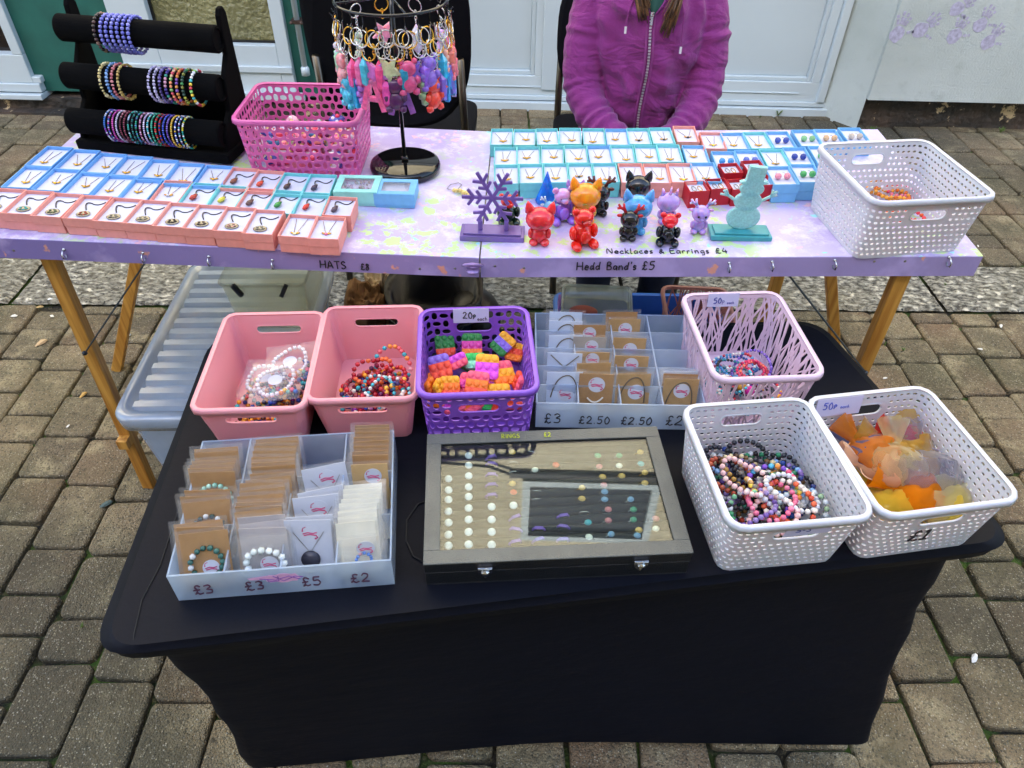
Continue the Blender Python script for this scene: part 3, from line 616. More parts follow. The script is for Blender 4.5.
# ================================================================== BASKETS
def quad(pts, z, H):
    P = [U(px, py, z + H) for px, py in pts]                      # far left, far right, near right, near left of the rim
    c = sum(P, Vector()) / 4; w = ((P[1] - P[0]).length + (P[2] - P[3]).length) / 2; d = ((P[3] - P[0]).length + (P[2] - P[1]).length) / 2
    v = (P[1] - P[0]) + (P[2] - P[3]); v2 = (P[0] - P[3]) + (P[1] - P[2]); a = (atan2(v.y, v.x) + atan2(-v2.x, v2.y)) / 2; w += .008; d += .010
    return Vector((c.x, c.y, z)), w, d, a
def basket(name, label, q, z, H, m, pattern, taper, handles=('near', 'far'), group=None, rt=.020, lip=.006, tilt=0, fit=None):
    c, w, d, a = quad(q, z, H) if fit is None else fit
    a_t, b_t = w / 2 - lip, d / 2 - lip; a_b, b_b = a_t - taper[0], b_t - taper[1]; rb = rt * .8
    t = thing(name, label, 'basket', c, (tilt, 0, a), group)
    def outl(u, A, B, r):
        segs = [('l', 2 * (A - r)), ('c', r * pi / 2), ('l', 2 * (B - r)), ('c', r * pi / 2), ('l', 2 * (A - r)), ('c', r * pi / 2), ('l', 2 * (B - r)), ('c', r * pi / 2)]
        return segs
    L0 = [s[1] for s in outl(0, a_t, b_t, rt)]; tot = sum(L0); cum = [0]
    for s in L0: cum.append(cum[-1] + s / tot)
    def P(u, v, off=0):
        u = u % 1.0; A = a_b + (a_t - a_b) * v + off; B = b_b + (b_t - b_b) * v + off; r = rb + (rt - rb) * v + off
        k = 0
        while k < 7 and u > cum[k + 1]: k += 1
        f = (u - cum[k]) / (cum[k + 1] - cum[k]); zz = v * H
        if k == 0: return Vector((-(A - r) + 2 * (A - r) * f, -B, zz))
        if k == 2: return Vector((A, -(B - r) + 2 * (B - r) * f, zz))
        if k == 4: return Vector(((A - r) - 2 * (A - r) * f, B, zz))
        if k == 6: return Vector((-A, (B - r) - 2 * (B - r) * f, zz))
        cxs = {1: (A - r, -(B - r), -pi / 2), 3: (A - r, B - r, 0), 5: (-(A - r), B - r, pi / 2), 7: (-(A - r), -(B - r), pi)}[k]
        an = cxs[2] + f * pi / 2; return Vector((cxs[0] + r * cos(an), cxs[1] + r * sin(an), zz))
    wall = MB()
    def cell(u0, u1, v0, v1, fn, n=12):
        out = []; inn = []
        for k in range(n):
            th = pi / 4 + 2 * pi * k / n; s = max(abs(cos(th)), abs(sin(th))); ox, oy = cos(th) / s, sin(th) / s; hx, hy = fn(th)
            out.append(P((u0 + u1) / 2 + ox * (u1 - u0) / 2, (v0 + v1) / 2 + oy * (v1 - v0) / 2)); inn.append(P((u0 + u1) / 2 + hx * (u1 - u0) / 2, (v0 + v1) / 2 + hy * (v1 - v0) / 2))
        wall.add(out + inn, [(i, (i + 1) % n, (i + 1) % n + n, i + n) for i in range(n)])
    hz = []                                                        # handle zones in u
    for side, k in (('near', 0), ('far', 4)):
        if side in handles:
            mid = (cum[k] + cum[k + 1]) / 2; hw = min(.050 if pattern == 'solid' else .042, (a_t - rt) * .82) / tot
            hz.append((mid - hw, mid + hw) if pattern != 'solid' else (round((mid - hw) * 112) / 112, round((mid + hw) * 112) / 112))
    if pattern == 'weave': rows, cw = 10, .0112
    elif pattern == 'lattice': rows, cw = 7, .0165
    else: rows, cw = 4, .008
    vb, vt = .035, .965
    if pattern in ('solid', 'weave', 'lattice'):
        vs = [vb + (vt - vb) * i / rows for i in range(rows + 1)]
        hr = {'weave': (6, 9), 'lattice': (4, 6), 'solid': (2, 3)}[pattern] if hz else (99, 99)
        if pattern == 'solid': vs = [vb, .3, .60, .84, vt]
        for i in range(rows):
            segs = [(0, 1)]
            if hr[0] <= i < hr[1]: 
                z_ = sorted(hz); segs = [(z_[k][1], (z_[k + 1][0] if k + 1 < len(z_) else z_[0][0] + 1)) for k in range(len(z_))]
            for s0, s1 in segs:
                n = max(1, round((s1 - s0) * tot / cw)) if pattern != 'solid' else round((s1 - s0) * 112); sh = (.5 / n if (i % 2 and s1 - s0 > .99) else 0)
                for j in range(n):
                    u0, u1 = s0 + (s1 - s0) * j / n + sh, s0 + (s1 - s0) * (j + 1) / n + sh
                    if pattern == 'solid': wall.add([P(u0, vs[i]), P(u1, vs[i]), P(u1, vs[i + 1]), P(u0, vs[i + 1])], [(0, 1, 2, 3)])
                    elif pattern == 'weave': cell(u0, u1, vs[i], vs[i + 1], lambda th: (.60 * math.copysign(abs(cos(th)) ** .6, cos(th)), .40 * math.copysign(abs(sin(th)) ** .6, sin(th))), 8)
                    else:
                        ph = pi if (i + j) % 2 else 0
                        cell(u0, u1, vs[i], vs[i + 1], lambda th: ((.78 + .17 * cos(2 * th + ph)) * cos(th), (.78 + .17 * cos(2 * th + ph)) * sin(th)), 12)
        for h0, h1 in hz:
            va, vb_ = vs[hr[0]], vs[hr[1]]; asp = ((h1 - h0) * tot) / ((vb_ - va) * H)
            def slot(th, asp=asp):
                fy_ = .62; r_ = fy_; ex = (asp * .80 - r_); d_ = (cos(th), sin(th)); 
                # stadium with half length ex and radius r_, seen from its centre, in units where the half height is 1
                tx = r_ / max(abs(d_[1]), 1e-6)
                if abs(d_[0]) * tx <= ex: L_ = tx
                else:
                    b_ = abs(d_[0]) * ex; L_ = b_ + sqrt(max(b_ * b_ - (ex * ex - r_ * r_), 0))
                return (d_[0] * L_ / asp, d_[1] * L_)
            n = 40
            def fn(th): return slot(math.atan2(sin(th), cos(th) * asp))
            cell(h0, h1, va, vb_, fn, n)
            ed = MB(); ed.tube([P((h0 + h1) / 2 + fn(2 * pi * k / 48)[0] * (h1 - h0) / 2, (va + vb_) / 2 + fn(2 * pi * k / 48)[1] * (vb_ - va) / 2) for k in range(48)], .0019, 6, closed=True); ed.build('handle_rim', m, t, smooth=True)
    else:                                                          # criss-crossing twigs
        rr = random.Random(int(w * 1e5)); N = int(tot / .0045)
        hzs = []
        for j in range(N):
            u0 = j / N + rr.uniform(-.006, .006); du = rr.uniform(-.12, .12) if j % 3 else rr.uniform(-.04, .04); wd = rr.uniform(.0011, .0021) / tot; of = rr.uniform(0, .0009)
            pts = []
            for k in range(9):
                v = k / 8; u = u0 + du * v + .006 * sin(v * 5 + j); pts.append((P(u - wd, v, of), P(u + wd, v, of)))
            wall.add([p for q_ in pts for p in q_], [(2 * k, 2 * k + 1, 2 * k + 3, 2 * k + 2) for k in range(8)])
        for k in range(64):
            for v0, v1 in ((0, .07), (.93, 1)): wall.add([P(k / 64, v0), P((k + 1) / 64, v0), P((k + 1) / 64, v1), P(k / 64, v1)], [(0, 1, 2, 3)])
    if pattern != 'branch':
        for v0, v1 in ((0, vb if pattern != 'solid' else vb), (vt, 1)):
            for k in range(72): wall.add([P(k / 72, v0), P((k + 1) / 72, v0), P((k + 1) / 72, v1), P(k / 72, v1)], [(0, 1, 2, 3)])
    wall.weld().build('wall', m, t, solid=.0018 if pattern != 'solid' else .0024)
    fl = MB(); fl.add([P(k / 48, 0, -.0005) + Vector((0, 0, .0015)) for k in range(48)], [tuple(range(48))]); fl.build('floor_panel', m, t, solid=.002)
    rm = MB(); prof = [(-.0018, .0004), (lip * .6, .0018), (lip, -.0003), (lip + .0006, -.0085), (lip - .001, -.0085), (lip - .0018, -.0018), (-.0018, -.0016)]; n = 80
    rm.loft([[P(k / n, 1, o_) + Vector((0, 0, z_)) for k in range(n)] for o_, z_ in prof + [prof[0]]], caps=False)
    rm.build('rim', m, t, smooth=True)
    Mx = Matrix.Translation(c) @ Euler((tilt, 0, a)).to_matrix().to_4x4(); t['_fc'] = .5 + cum[1] / 2; t['_tot'] = tot
    return t, Mx, P, (a_b, b_b, a_t, b_t, H)
PINK = mat('blush_pink_plastic', '#e2969f', .38, var=.03, scale=6, Subsurface_Weight=.12, Subsurface_Scale=.01)
HOTPINK = mat('orchid_pink_plastic', '#cf62a4', .35, var=.04)
PURPLE = mat('purple_plastic', '#8350c0', .35, var=.04)
WPL = mat('white_plastic', '#c6c8d0', .4, var=.03, Subsurface_Weight=.15, Subsurface_Scale=.008)
LILAC = mat('pale_lilac_plastic', '#d2b8cc', .4, var=.05)
SALMON = mat('dusty_salmon_plastic', '#c98d84', .4, var=.04)
bk = {}
bk['pink1'] = basket('storage_basket', 'plain pink basket holding bagged white bead bracelets, at the outer end of the back row', [(229, 315), (325, 312), (303, 406), (187, 411)], ZT, .105, PINK, 'solid', (.014, .018), rt=.015, group='plain pink baskets')
bk['pink2'] = basket('storage_basket', 'plain pink basket holding loose bright bead bracelets, beside the purple basket', [(327, 308), (422, 306), (416, 397), (305, 400)], ZT, .105, PINK, 'solid', (.014, .018), rt=.015, group='plain pink baskets')
bk['purple'] = basket('storage_basket', 'purple lattice basket full of bubble toys with a price card', [(423, 310), (528, 307), (536, 388), (415, 398)], ZT, .12, PURPLE, 'lattice', (.008, .012))
bk['lilac'] = basket('storage_basket', 'pale lilac basket of criss-cross twig pattern with a price card on its rim', [(685, 294), (776, 293), (827, 373), (713, 381)], ZT, .13, LILAC, 'branch', (.012, .016), handles=())
bk['wa'] = basket('storage_basket', 'white weave basket full of dark and pastel stone bead bracelets', [(684, 404), (804, 401), (877, 513), (731, 531)], ZT, .12, WPL, 'weave', (.010, .014), group='white weave baskets')
bk['wb'] = basket('storage_basket', 'white weave basket holding orange and yellow organza bags, at the table corner', [(809, 398), (923, 388), (1026, 497), (880, 517)], ZT, .12, WPL, 'weave', (.010, .014), group='white weave baskets')
bk['wc'] = basket('storage_basket', 'white weave basket standing on the end of the lavender table', [(830, 146), (926, 138), (990, 192), (868, 207)], .744, .12, WPL, 'weave', (.010, .014), group='white weave baskets')
bk['pb'] = basket('storage_basket', 'orchid pink lattice basket on the lavender table behind the pendant boxes', [(258, 81), (365, 87), (361, 124), (233, 119)], .735, .125, HOTPINK, 'lattice', (.010, .012), handles=())

# ================================================================== BEADS
def bracelet_mesh(R0, rb, cols, seed, oval=1.0, wob=.003, pattern='random', chips=False):
    r = random.Random(seed); n = int(2 * pi * R0 / (rb * 1.93)); mb = MB(); ph = r.uniform(0, 6.28)
    for i in range(n):
        a = 2 * pi * i / n; rr_ = R0 + wob * sin(2 * a + ph) + wob * .5 * sin(3 * a + ph * 2)
        k = i % len(cols) if pattern == 'cycle' else (0 if r.random() < .62 else r.randrange(len(cols))) if pattern == 'main' else r.randrange(len(cols))
        s = rb * r.uniform(.94, 1.05)
        if chips: s = (rb * r.uniform(.6, 1.3), rb * r.uniform(.6, 1.3), rb * r.uniform(.6, 1.3))
        mb.ball((rr_ * cos(a), rr_ * sin(a) * oval, wob * sin(3 * a + ph)), s, k)
    return mb
def bead(h): return mat('bead_' + h.strip('#'), h, .22, var=.25, scale=150)
def bracelet(label, loc, rot, R0, rb, cols, seed, group, oval=1., pattern='random', name='bead_bracelet', chips=False, wob=.003):
    o = bracelet_mesh(R0, rb, cols, seed, oval, wob, pattern, chips).build(name, [bead(c) for c in cols], smooth=not chips)
    o.location = loc; o.rotation_euler = rot; return tag(o, label, 'bracelet', group)
P_DARK = ['#23222a', '#33323c', '#1b1b20']; P_RED = ['#b3202a', '#c9452e', '#7c1a30']; P_BR = ['#6b4a24', '#a6803a', '#4a3520', '#d8c79a']; P_PK = ['#e2b7b8', '#d9aeb4', '#e8c8c4']
P_HP = ['#e07f9c', '#d9688a']; P_LV = ['#8f79b8', '#a48fc8', '#6b4f9c']; P_WH = ['#d8dbe0', '#c9ccd8', '#e5e2da']; P_GN = ['#2f8a5c', '#1e6a50', '#7ab890']; P_BL = ['#2a4a9c', '#1c2f70', '#7fa8d8']
P_MX = ['#d62f3c', '#f0a321', '#2e55b8', '#e8e4d8', '#8a2a8e', '#2aa5b0', '#3b2a66']; P_RP = ['#a8182c', '#5e1a4e', '#2c1a58', '#d83a36', '#8a1440']; P_TQ = ['#3fb0c2', '#7fd0d8', '#1f6f88', '#e2e6e4']
P_OR = ['#e8892a', '#d6481e', '#f2c04a']; P_PL = ['#7a2f9c', '#5c2480', '#d08ad6']; P_CO = ['#e8527c', '#f0913f', '#58b5d9', '#f4d24a', '#7b4cc2', '#e9e4e4']
def heap(key, specs, group, where, zbase, spread, Rr, rb, seed):
    t, Mx, P, (ab, bb_, at, bt, H) = bk[key]; r = random.Random(seed); a = t.rotation_euler[2]
    for i, (lab, pal, fx, fyy, fz, tl, kw) in enumerate(specs):
        p = Mx @ Vector((max(-1, min(1, fx * 1.45)) * max(ab - kw.get('R', Rr) * 1.05, .01), max(-1, min(1, fyy * 1.4)) * max(bb_ - kw.get('R', Rr) * 1.05, .01), zbase + fz * 1.15))
        bracelet(lab + ' ' + where, p, (radians(tl) * r.uniform(.6, 1.2) * r.choice((-1, 1)), radians(tl) * r.uniform(.4, 1) * r.choice((-1, 1)), r.uniform(0, 6)), kw.get('R', Rr), kw.get('rb', rb), pal, seed * 100 + i, group, pattern=kw.get('pt', 'random'), oval=kw.get('ov', 1))
K = {}
heap('wa', [
 ('dark lava bracelet under the pale ones', P_DARK, -.3, -.35, .012, 14, K), ('brown tiger eye bracelet low along the side wall', P_BR, -.45, .12, .012, 12, K), ('deep blue bracelet low near the inner wall', P_BL, .45, -.1, .012, 12, K), ('red and brown bracelet half buried', P_RED + P_BR, -.35, .45, .014, 14, K), ('mixed grey bracelet low in the middle', P_WH + P_DARK, .1, .0, .016, 14, K), ('dark green bracelet low at the far wall', P_GN + P_DARK, .3, .5, .014, 12, K),
 ('black lava bracelet with orange stars at the far wall', P_DARK + ['#e88a2a'], .05, .62, .034, 12, dict(pt='main')), ('black and blue bracelet in the far corner', P_DARK + P_BL, -.45, .66, .032, 12, K), ('black bracelet with green flecks by the far inner corner', P_DARK + ['#2f8a5c', '#d8dbe0'], .5, .55, .032, 14, K), ('lilac and navy bracelet on the inner slope', P_LV + P_BL, .48, .22, .034, 16, K), ('brown and gold bracelet left of the centre', P_BR, -.18, .38, .036, 12, K), ('brick red bracelet beside the side wall', ['#9c3a22', '#b8563a', '#5a2a1a'], -.5, .3, .036, 12, K),
 ('white and grey bracelet on the inner slope', P_WH, .46, -.02, .034, 14, K), ('smoky bracelet in the very middle', ['#55505a', '#8a8274', '#2e2c33', '#caa060'], .12, .18, .040, 12, K), ('mixed pastel bracelet near the centre', P_CO, .22, -.1, .046, 14, K), ('matt black bracelet crossing the centre', P_DARK, -.05, -.16, .042, 14, K),
 ('pale rose quartz bracelet lying on top', P_PK, -.38, .05, .056, 9, dict(R=.031)), ('rose pink bracelet with a black bead', P_HP, -.02, -.42, .050, 12, K), ('violet amethyst bracelet at the near side wall', P_LV, -.48, -.45, .044, 18, K), ('cream and pink bracelet at the near wall', P_PK + ['#2c2a30'], -.1, -.68, .046, 16, dict(pt='main')), ('orange carnelian bracelet near the front', ['#c8452a', '#d8603a', '#e8dcd0'], .3, -.48, .050, 14, K), ('white howlite bracelet lying near the front', P_WH, .42, -.34, .056, 12, K), ('pale grey bracelet in the near inner corner', ['#c9d2d8', '#a8b8c0', '#8fae8a'], .58, -.6, .040, 16, K), ('green and white bracelet in the near side corner', P_GN + P_WH, -.42, -.60, .040, 16, K), ('navy bracelet against the inner wall', P_BL + P_DARK, .62, .1, .028, 20, K)],
 'stone bracelets in the white weave basket', 'in the white basket', .012, 0, .034, .0046, 3)
heap('wa', [('mixed stone bracelet buried in the heap of bracelets', random.Random(k).choice([P_DARK, P_BR, P_DARK + P_BL, P_GN + P_DARK, P_LV, P_WH + P_DARK, P_RED + P_DARK, P_BR + P_WH]), [-.6, -.2, .2, .6][k % 4], [-.65, -.35, 0, .3, .6][k // 4], .002 + .009 * (k % 3) + .012 * (k // 4 in (2, 3)), 13, {}) for k in range(20)],
 'stone bracelets in the white weave basket', 'in the white basket', .012, 0, .032, .0047, 23)
heap('pink2', [('bright bead bracelet buried in the heap of bracelets', random.Random(k).choice([P_RP, P_MX, P_RP + P_OR, P_RP + P_PL]), [-.45, 0, .5][k % 3], [-.6, -.2, .1][k // 3], .004 + .008 * (k % 2), 12, {}) for k in range(9)],
 'loose bracelets in the pink basket', 'in the pink basket', .008, 0, .029, .0048, 27)
heap('pink1', [('bead bracelet buried under the bagged ones', random.Random(k).choice([P_MX, P_BR + P_BL, ['#22408c', '#2e7c8c', '#c98a2a', '#17203f']]), [-.4, .1, .6][k % 3], [-.65, -.3, .1][k // 3], .004 + .008 * (k % 2), 12, {}) for k in range(9)],
 'loose dark bracelets in the pink basket', 'in the end pink basket', .008, 0, .029, .0045, 28)
heap('lilac', [('small bead bracelet buried in the heap', random.Random(k).choice([P_DARK, P_TQ, P_MX, P_WH]), [-.5, 0, .5][k % 3], [-.5, 0][k // 3], .004 + .008 * (k % 2), 12, {}) for k in range(6)],
 'small bead bracelets in the lilac basket', 'in the lilac basket', .010, 0, .036, .0030, 29)
heap('pink2', [
 ('deep red bead bracelet at the side', P_RP, -.12, -.1, .012, 10, K), ('red and purple bracelet in the heap', P_RP, .15, .02, .02, 12, K), ('purple and orange bracelet in the heap', P_RP + P_OR, .3, -.12, .026, 14, K), ('rainbow bracelet at the near wall', P_MX, -.3, -.5, .016, 14, K), ('crimson bracelet on the top of the heap', ['#c22436', '#a8182c', '#e8703a'], .02, .1, .036, 14, K), ('multicoloured bracelet with blue beads', P_MX, .5, -.4, .024, 16, K), ('turquoise bracelet lying on the heap', P_TQ, .28, -.4, .040, 12, dict(rb=.0036, R=.026)), ('dark purple bracelet at the near wall', P_PL + P_RP, .05, -.6, .022, 16, K), ('yellow and red bracelet', P_OR + ['#c22436', '#3b2a66'], .55, -.02, .030, 16, K), ('coral pink and blue bracelet standing at the far side', ['#e0606c', '#f0913f', '#3fb0c2', '#e8aab4'], .62, .38, .03, 34, K), ('white and turquoise bracelet', ['#e2e6e4', '#7fd0d8', '#3fb0c2', '#c23a3c'], .62, -.5, .036, 18, dict(rb=.0036)), ('scarlet bracelet at the side slope', ['#c22436', '#7c1a30', '#f0a321'], -.3, -.2, .030, 16, K)],
 'loose bracelets in the pink basket', 'in the pink basket', .008, 0, .031, .0048, 7)
heap('pink1', [
 ('dark blue and teal bracelet along the near wall', ['#22408c', '#2e7c8c', '#c98a2a', '#17203f'], -.15, -.62, .010, 10, K), ('orange and blue bracelet at the near wall', ['#c98a2a', '#22408c', '#e0d8c4', '#c2402e'], .35, -.62, .014, 14, K), ('dark rainbow bracelet', P_MX, .62, -.45, .016, 16, K), ('brown and orange bracelet', ['#a8601e', '#d89032', '#4a2a16'], .1, -.45, .018, 16, K), ('dark teal bracelet at the inner wall', ['#1c3a4c', '#2a8090', '#15151f', '#c9b05a'], .7, .02, .026, 22, K), ('black and blue bracelet at the inner wall', ['#15151f', '#22408c', '#d8d8d8'], .72, .25, .03, 24, K), ('mixed dark bracelet', ['#3b2a66', '#22408c', '#2aa5b0', '#d62f3c'], .65, -.2, .03, 20, K), ('gold and grey bracelet', ['#c9b05a', '#8f9a94', '#e0d8c4'], -.05, .0, .02, 16, K)],
 'loose dark bracelets in the pink basket', 'in the end pink basket', .008, 0, .031, .0045, 11)
BAGM = clear('crinkled_clear_film', '#ffffff', .07, .12, 1.45)
for i, (fx, fyy, fz, rz) in enumerate(((.42, .42, .052, .15), (-.12, .1, .045, -.1), (.22, -.12, .058, .08))):
    t, Mx, P, _d = bk['pink1']; p = Mx @ Vector((fx * .07, fyy * .1, .006 + fz)); q = thing('bagged_bracelet', ['white bead bracelet in a clear bag, at the far side of the pink basket', 'white bead bracelet in a clear bag, lying lowest in the pink basket', 'white bead bracelet in a clear bag, on top in the pink basket'][i], 'bracelet', p, (.25, -.1, rz), 'bagged white bracelets')
    bracelet_mesh(.030, .0042, ['#dfe0e6'] if False else ['#e3e3ea'], i, .9).build('bead_ring', [bead('#e3e3ea')], q, smooth=True)
    mb = MB(); rr = random.Random(i)
    for k, cc in enumerate(('#d9884a', '#e2b23c', '#7ab8a8', '#d8607c', '#4a78b8')): mb.ball((.012 + .006 * k, -.026 + .004 * (k % 2), .002), .0045, k)
    mb.build('coloured_bead', [bead(c) for c in ('#d9884a', '#e2b23c', '#7ab8a8', '#d8607c', '#4a78b8')], q, smooth=True)
    mb = MB(); mb.prism([(.012 * cos(a), .010 * sin(a)) for a in [k * pi / 10 for k in range(20)]], .003, .0036); mb.build('card_tag', WHITEC, q)
    mb = MB(); n = 14
    for sz in (-1, 1):
        mb.add([((ix / n - .5) * .085, (iy / n - .5) * .078, sz * (.0065 * (1 - (2 * ix / n - 1) ** 4) * (1 - (2 * iy / n - 1) ** 4) + .001) + .0022 * noise.noise(Vector((ix * .9, iy * .9, i + sz)))) for iy in range(n + 1) for ix in range(n + 1)], [(k, k + 1, k + n + 2, k + n + 1) for iy in range(n) for k in range(iy * (n + 1), iy * (n + 1) + n)])
    mb.build('clear_bag', BAGM, q, smooth=True)
heap('lilac', [
 ('silver and white bracelet at the side wall', ['#c9ccd2', '#9aa0aa', '#d85a6a'], -.5, -.05, .01, 14, K), ('turquoise bracelet at the side wall', P_TQ + ['#c9ccd2'], -.45, -.3, .02, 18, K), ('black and teal bracelet', ['#18181c', '#2a8090'], -.15, -.2, .02, 16, K), ('black bracelet in the heap', P_DARK, .2, -.45, .014, 16, K), ('white and red bracelet', ['#e0dcd8', '#b32a3a', '#4a90b8'], -.2, .1, .022, 14, K), ('violet bead bracelet at the far side', ['#5a3fa0', '#8f6fd0'], .5, .05, .02, 24, K), ('multicolour bracelet at the near wall', P_MX, .4, -.6, .012, 16, K), ('sky blue bracelet', ['#4a90c8', '#2a5a9c'], .05, .2, .016, 18, K), ('white pearl bracelet at the near wall', ['#dedad2'], -.3, -.62, .016, 18, K)],
 'small bead bracelets in the lilac basket', 'in the lilac basket', .024, 0, .036, .0030, 5)
t, Mx, P, _d = bk['lilac']
for i, (rad, dx) in enumerate(((.030, 0), (.024, .001), (.018, .002))):
    bracelet('raspberry pearl necklace strand coiled on top of the lilac basket, ' + ['outer', 'middle', 'inner'][i] + ' loop', Mx @ Vector((.022 + dx, -.012, .052 + .003 * i)), (.7, .15, .5), rad, .003, ['#c8285c', '#d94a6c'] if i != 1 else ['#d8485c', '#e8785c'], 40 + i, 'raspberry pearl loops in the lilac basket', oval=.72)
for i, (c, x, y, z) in enumerate((('#d62a9c', -.018, -.03, .048), ('#b8862a', -.006, -.042, .046), ('#d62a9c', .004, -.052, .046))):
    mb = MB(); mb.ball((0, 0, 0), .0085 if i else .007, hi=True); o = mb.build('big_bead', bead(c), smooth=True); o.location = Mx @ Vector((x, y, z)); tag(o, ['magenta round bead beside the raspberry strand, the smaller one', 'mustard round bead between two magenta ones', 'magenta round bead at the near side of the raspberry strand'][i], 'bead', 'loose big beads')
for i, (pal, px, py, z, lab) in enumerate(((['#e0901e', '#f0b02c'], 884, 190, .020, 'amber orange bracelet in the white basket on the lavender table'), (['#e0506c', '#e87a8c'], 902, 191, .018, 'coral pink bracelet in the white basket on the lavender table'), (['#f0a030', '#e0701e'], 893, 194, .028, 'golden bracelet on top in the white basket on the lavender table'), (['#d8501e', '#e8701e', '#e83a4c'], 905, 216, .014, 'red orange bracelet at the near wall of the basket on the lavender table'))):
    bracelet(lab, U(px, py, .744 + z), (.15, .1, i), .03, .0042, pal, 60 + i, 'bracelets in the far white basket')
t, Mx, P, _d = bk['pb']; rr = random.Random(4)
for i in range(64):                                              # small bagged trinkets filling the orchid basket
    c = rr.choice(['#e0708c', '#d8405c', '#e89a8a', '#c85a9c', '#4a50a8', '#d8a0b8', '#e8607c', '#3c7ca8', '#dcd6dc'])
    x, y, z = rr.uniform(-.092, .092), rr.uniform(-.072, .072), .012 + .055 * (i / 64)
    mb = MB(); a_ = [rr.uniform(.7, 1.1) for _ in range(10)]
    mb.loft([[(.019 * a_[k] * s * cos(k * pi / 5), .015 * a_[k] * s * sin(k * pi / 5), h) for k in range(10)] for s, h in ((.7, 0), (1, .004), (.9, .009), (.4, .011))])
    mb.ball((.004, .002, .011), .006, 1); mb.ball((-.006, -.003, .010), .005, 2)
    o = mb.build('charm', [bead(c), bead(rr.choice(['#d8c070', '#c9c9d8', '#e03a5c'])), bead(rr.choice(['#e8e0e8', '#4a50a8', '#e8788c']))], smooth=True); o.location = Mx @ Vector((x, y, z)); o.rotation_euler = (rr.uniform(-.6, .6), rr.uniform(-.6, .6), rr.uniform(0, 6)); tag(o, 'small shiny resin charm lying in the orchid pink lattice basket', 'charm', 'charms heaped in the orchid basket')

# price cards on baskets
def basket_card(key, u, v, w, h, text, size, col, seed, off=-.004, side='far', tx=.008, parent=None, lab=None, r=.0009, lift=0):
    t, Mx, P, dims = bk[key]; u = t['_fc'] - u / t['_tot']; p0, p1 = P(u, v, off), P(u, v - .2, off)
    up = (p0 - p1).normalized(); xd = Vector((1, 0, 0)); q = thing('price_card', lab, 'price card', (0, 0, 0), 0, 'price cards')
    M_ = Mx @ face_frame(p0 + Vector((0, 0, lift)), xd, up); q.matrix_world = M_
    mb = MB(); mb.bb(-w / 2, w / 2, -h, 0, -.0003, .0003); mb.build('card', PAPER, q)
    for s, sz, x, y in text: writing(s, Matrix.Translation((x, y, 0)), sz, r * (1 if sz > .008 else .5), C(col, .6), q, seed=seed)
    return q
basket_card('purple', -.005, 1, .062, .028, [('20', .0125, -.014, -.019), ('p', .009, .004, -.017), ('each', .0075, .011, -.0245)], 0, '#17151c', 3, off=-.0045, lab='white card reading 20p each on the purple basket', lift=.004)
basket_card('lilac', -.012, 1, .056, .026, [('50', .011, -.017, -.019), ('p', .008, -.001, -.018), ('each', .0056, .008, -.021)], 0, '#454a98', 4, off=-.0045, lab='white card reading 50p each on the lilac twig basket', lift=.004)
basket_card('wb', -.045, 1, .075, .034, [('50', .0125, -.026, -.020), ('p', .009, -.008, -.017), ('each', .0066, .003, -.021)], 0, '#4a58b8', 5, off=-.0045, lab='white card reading 50p each inside the organza bag basket', lift=.001)

# ================================================================== ORGANISERS WITH CARDS
FROST = clear('frosted_clear_plastic', '#fafcfd', .46, .25, 1.4, '#cfe2fa')
FROST2 = clear('frosted_clear_inner', '#fcfdfe', .34, .25, 1.3, '#d4e4fa')
KRAFT = mat('kraft_card', '#a0743c', .75, var=.12, scale=60)
FILM = clear('packet_film', '#ffffff', .07, .1, 1.4)
CARDW = mat('cool_card', '#c6cad6', .7, var=.03)
PINKINK = mat('pink_ink', '#b83a6a', .6)
VIOLETINK = mat('dark_violet_ink', '#3a2a4c', .5)
def organiser(label, c, w, d, a, H, nc, nr, rise):
    t = thing('card_organiser', label, 'organiser', c, a)
    th = .0016; mb = MB()
    mb.bb(-w / 2, w / 2, -d / 2, d / 2, .0005, .0022); mb.build('floor_panel', FROST, t)
    for nm, x0, x1, y0, y1, h in (('front_panel', -w / 2, w / 2, -d / 2, -d / 2 + th, H), ('back_panel', -w / 2, w / 2, d / 2 - th, d / 2, H + rise)):
        mb = MB(); mb.bb(x0, x1, y0, y1, .0025, h); mb.bb(x0, x1, y0 - .0004, y1 + .0004, h, h + .0012); mb.build(nm, FROST, t)
    for k in range(nc + 1):
        x = -w / 2 + w * k / nc; x0 = min(max(x - th / 2, -w / 2), w / 2 - th); mb = MB()
        y0, y1 = -d / 2 + th + .0003, d / 2 - th - .0003
        mb.loft([[(x0, y0, .0025), (x0, y1, .0025), (x0, y1, H + rise), (x0, y0, H)], [(x0 + th, y0, .0025), (x0 + th, y1, .0025), (x0 + th, y1, H + rise), (x0 + th, y0, H)]])
        mb.loft([[(x0 - .0003, y0, H), (x0 - .0003, y1, H + rise), (x0 - .0003, y1, H + rise + .001), (x0 - .0003, y0, H + .001)], [(x0 + th + .0003, y0, H), (x0 + th + .0003, y1, H + rise), (x0 + th + .0003, y1, H + rise + .001), (x0 + th + .0003, y0, H + .001)]])
        mb.build('side_panel' if k in (0, nc) else 'divider', FROST if k in (0, nc) else FROST2, t)
    for j in range(1, nr):
        y = -d / 2 + d * j / nr
        for k in range(nc):
            mb = MB(); xx = -w / 2 + w * k / nc; h = H + rise * j / nr - .002; mb.bb(xx + th, xx + w / nc - th, y - th / 2, y + th / 2, .0025, h); mb.build('cross_panel', FROST2, t)
    return t, Matrix.Translation(c) @ Matrix.Rotation(a, 4, 'Z')
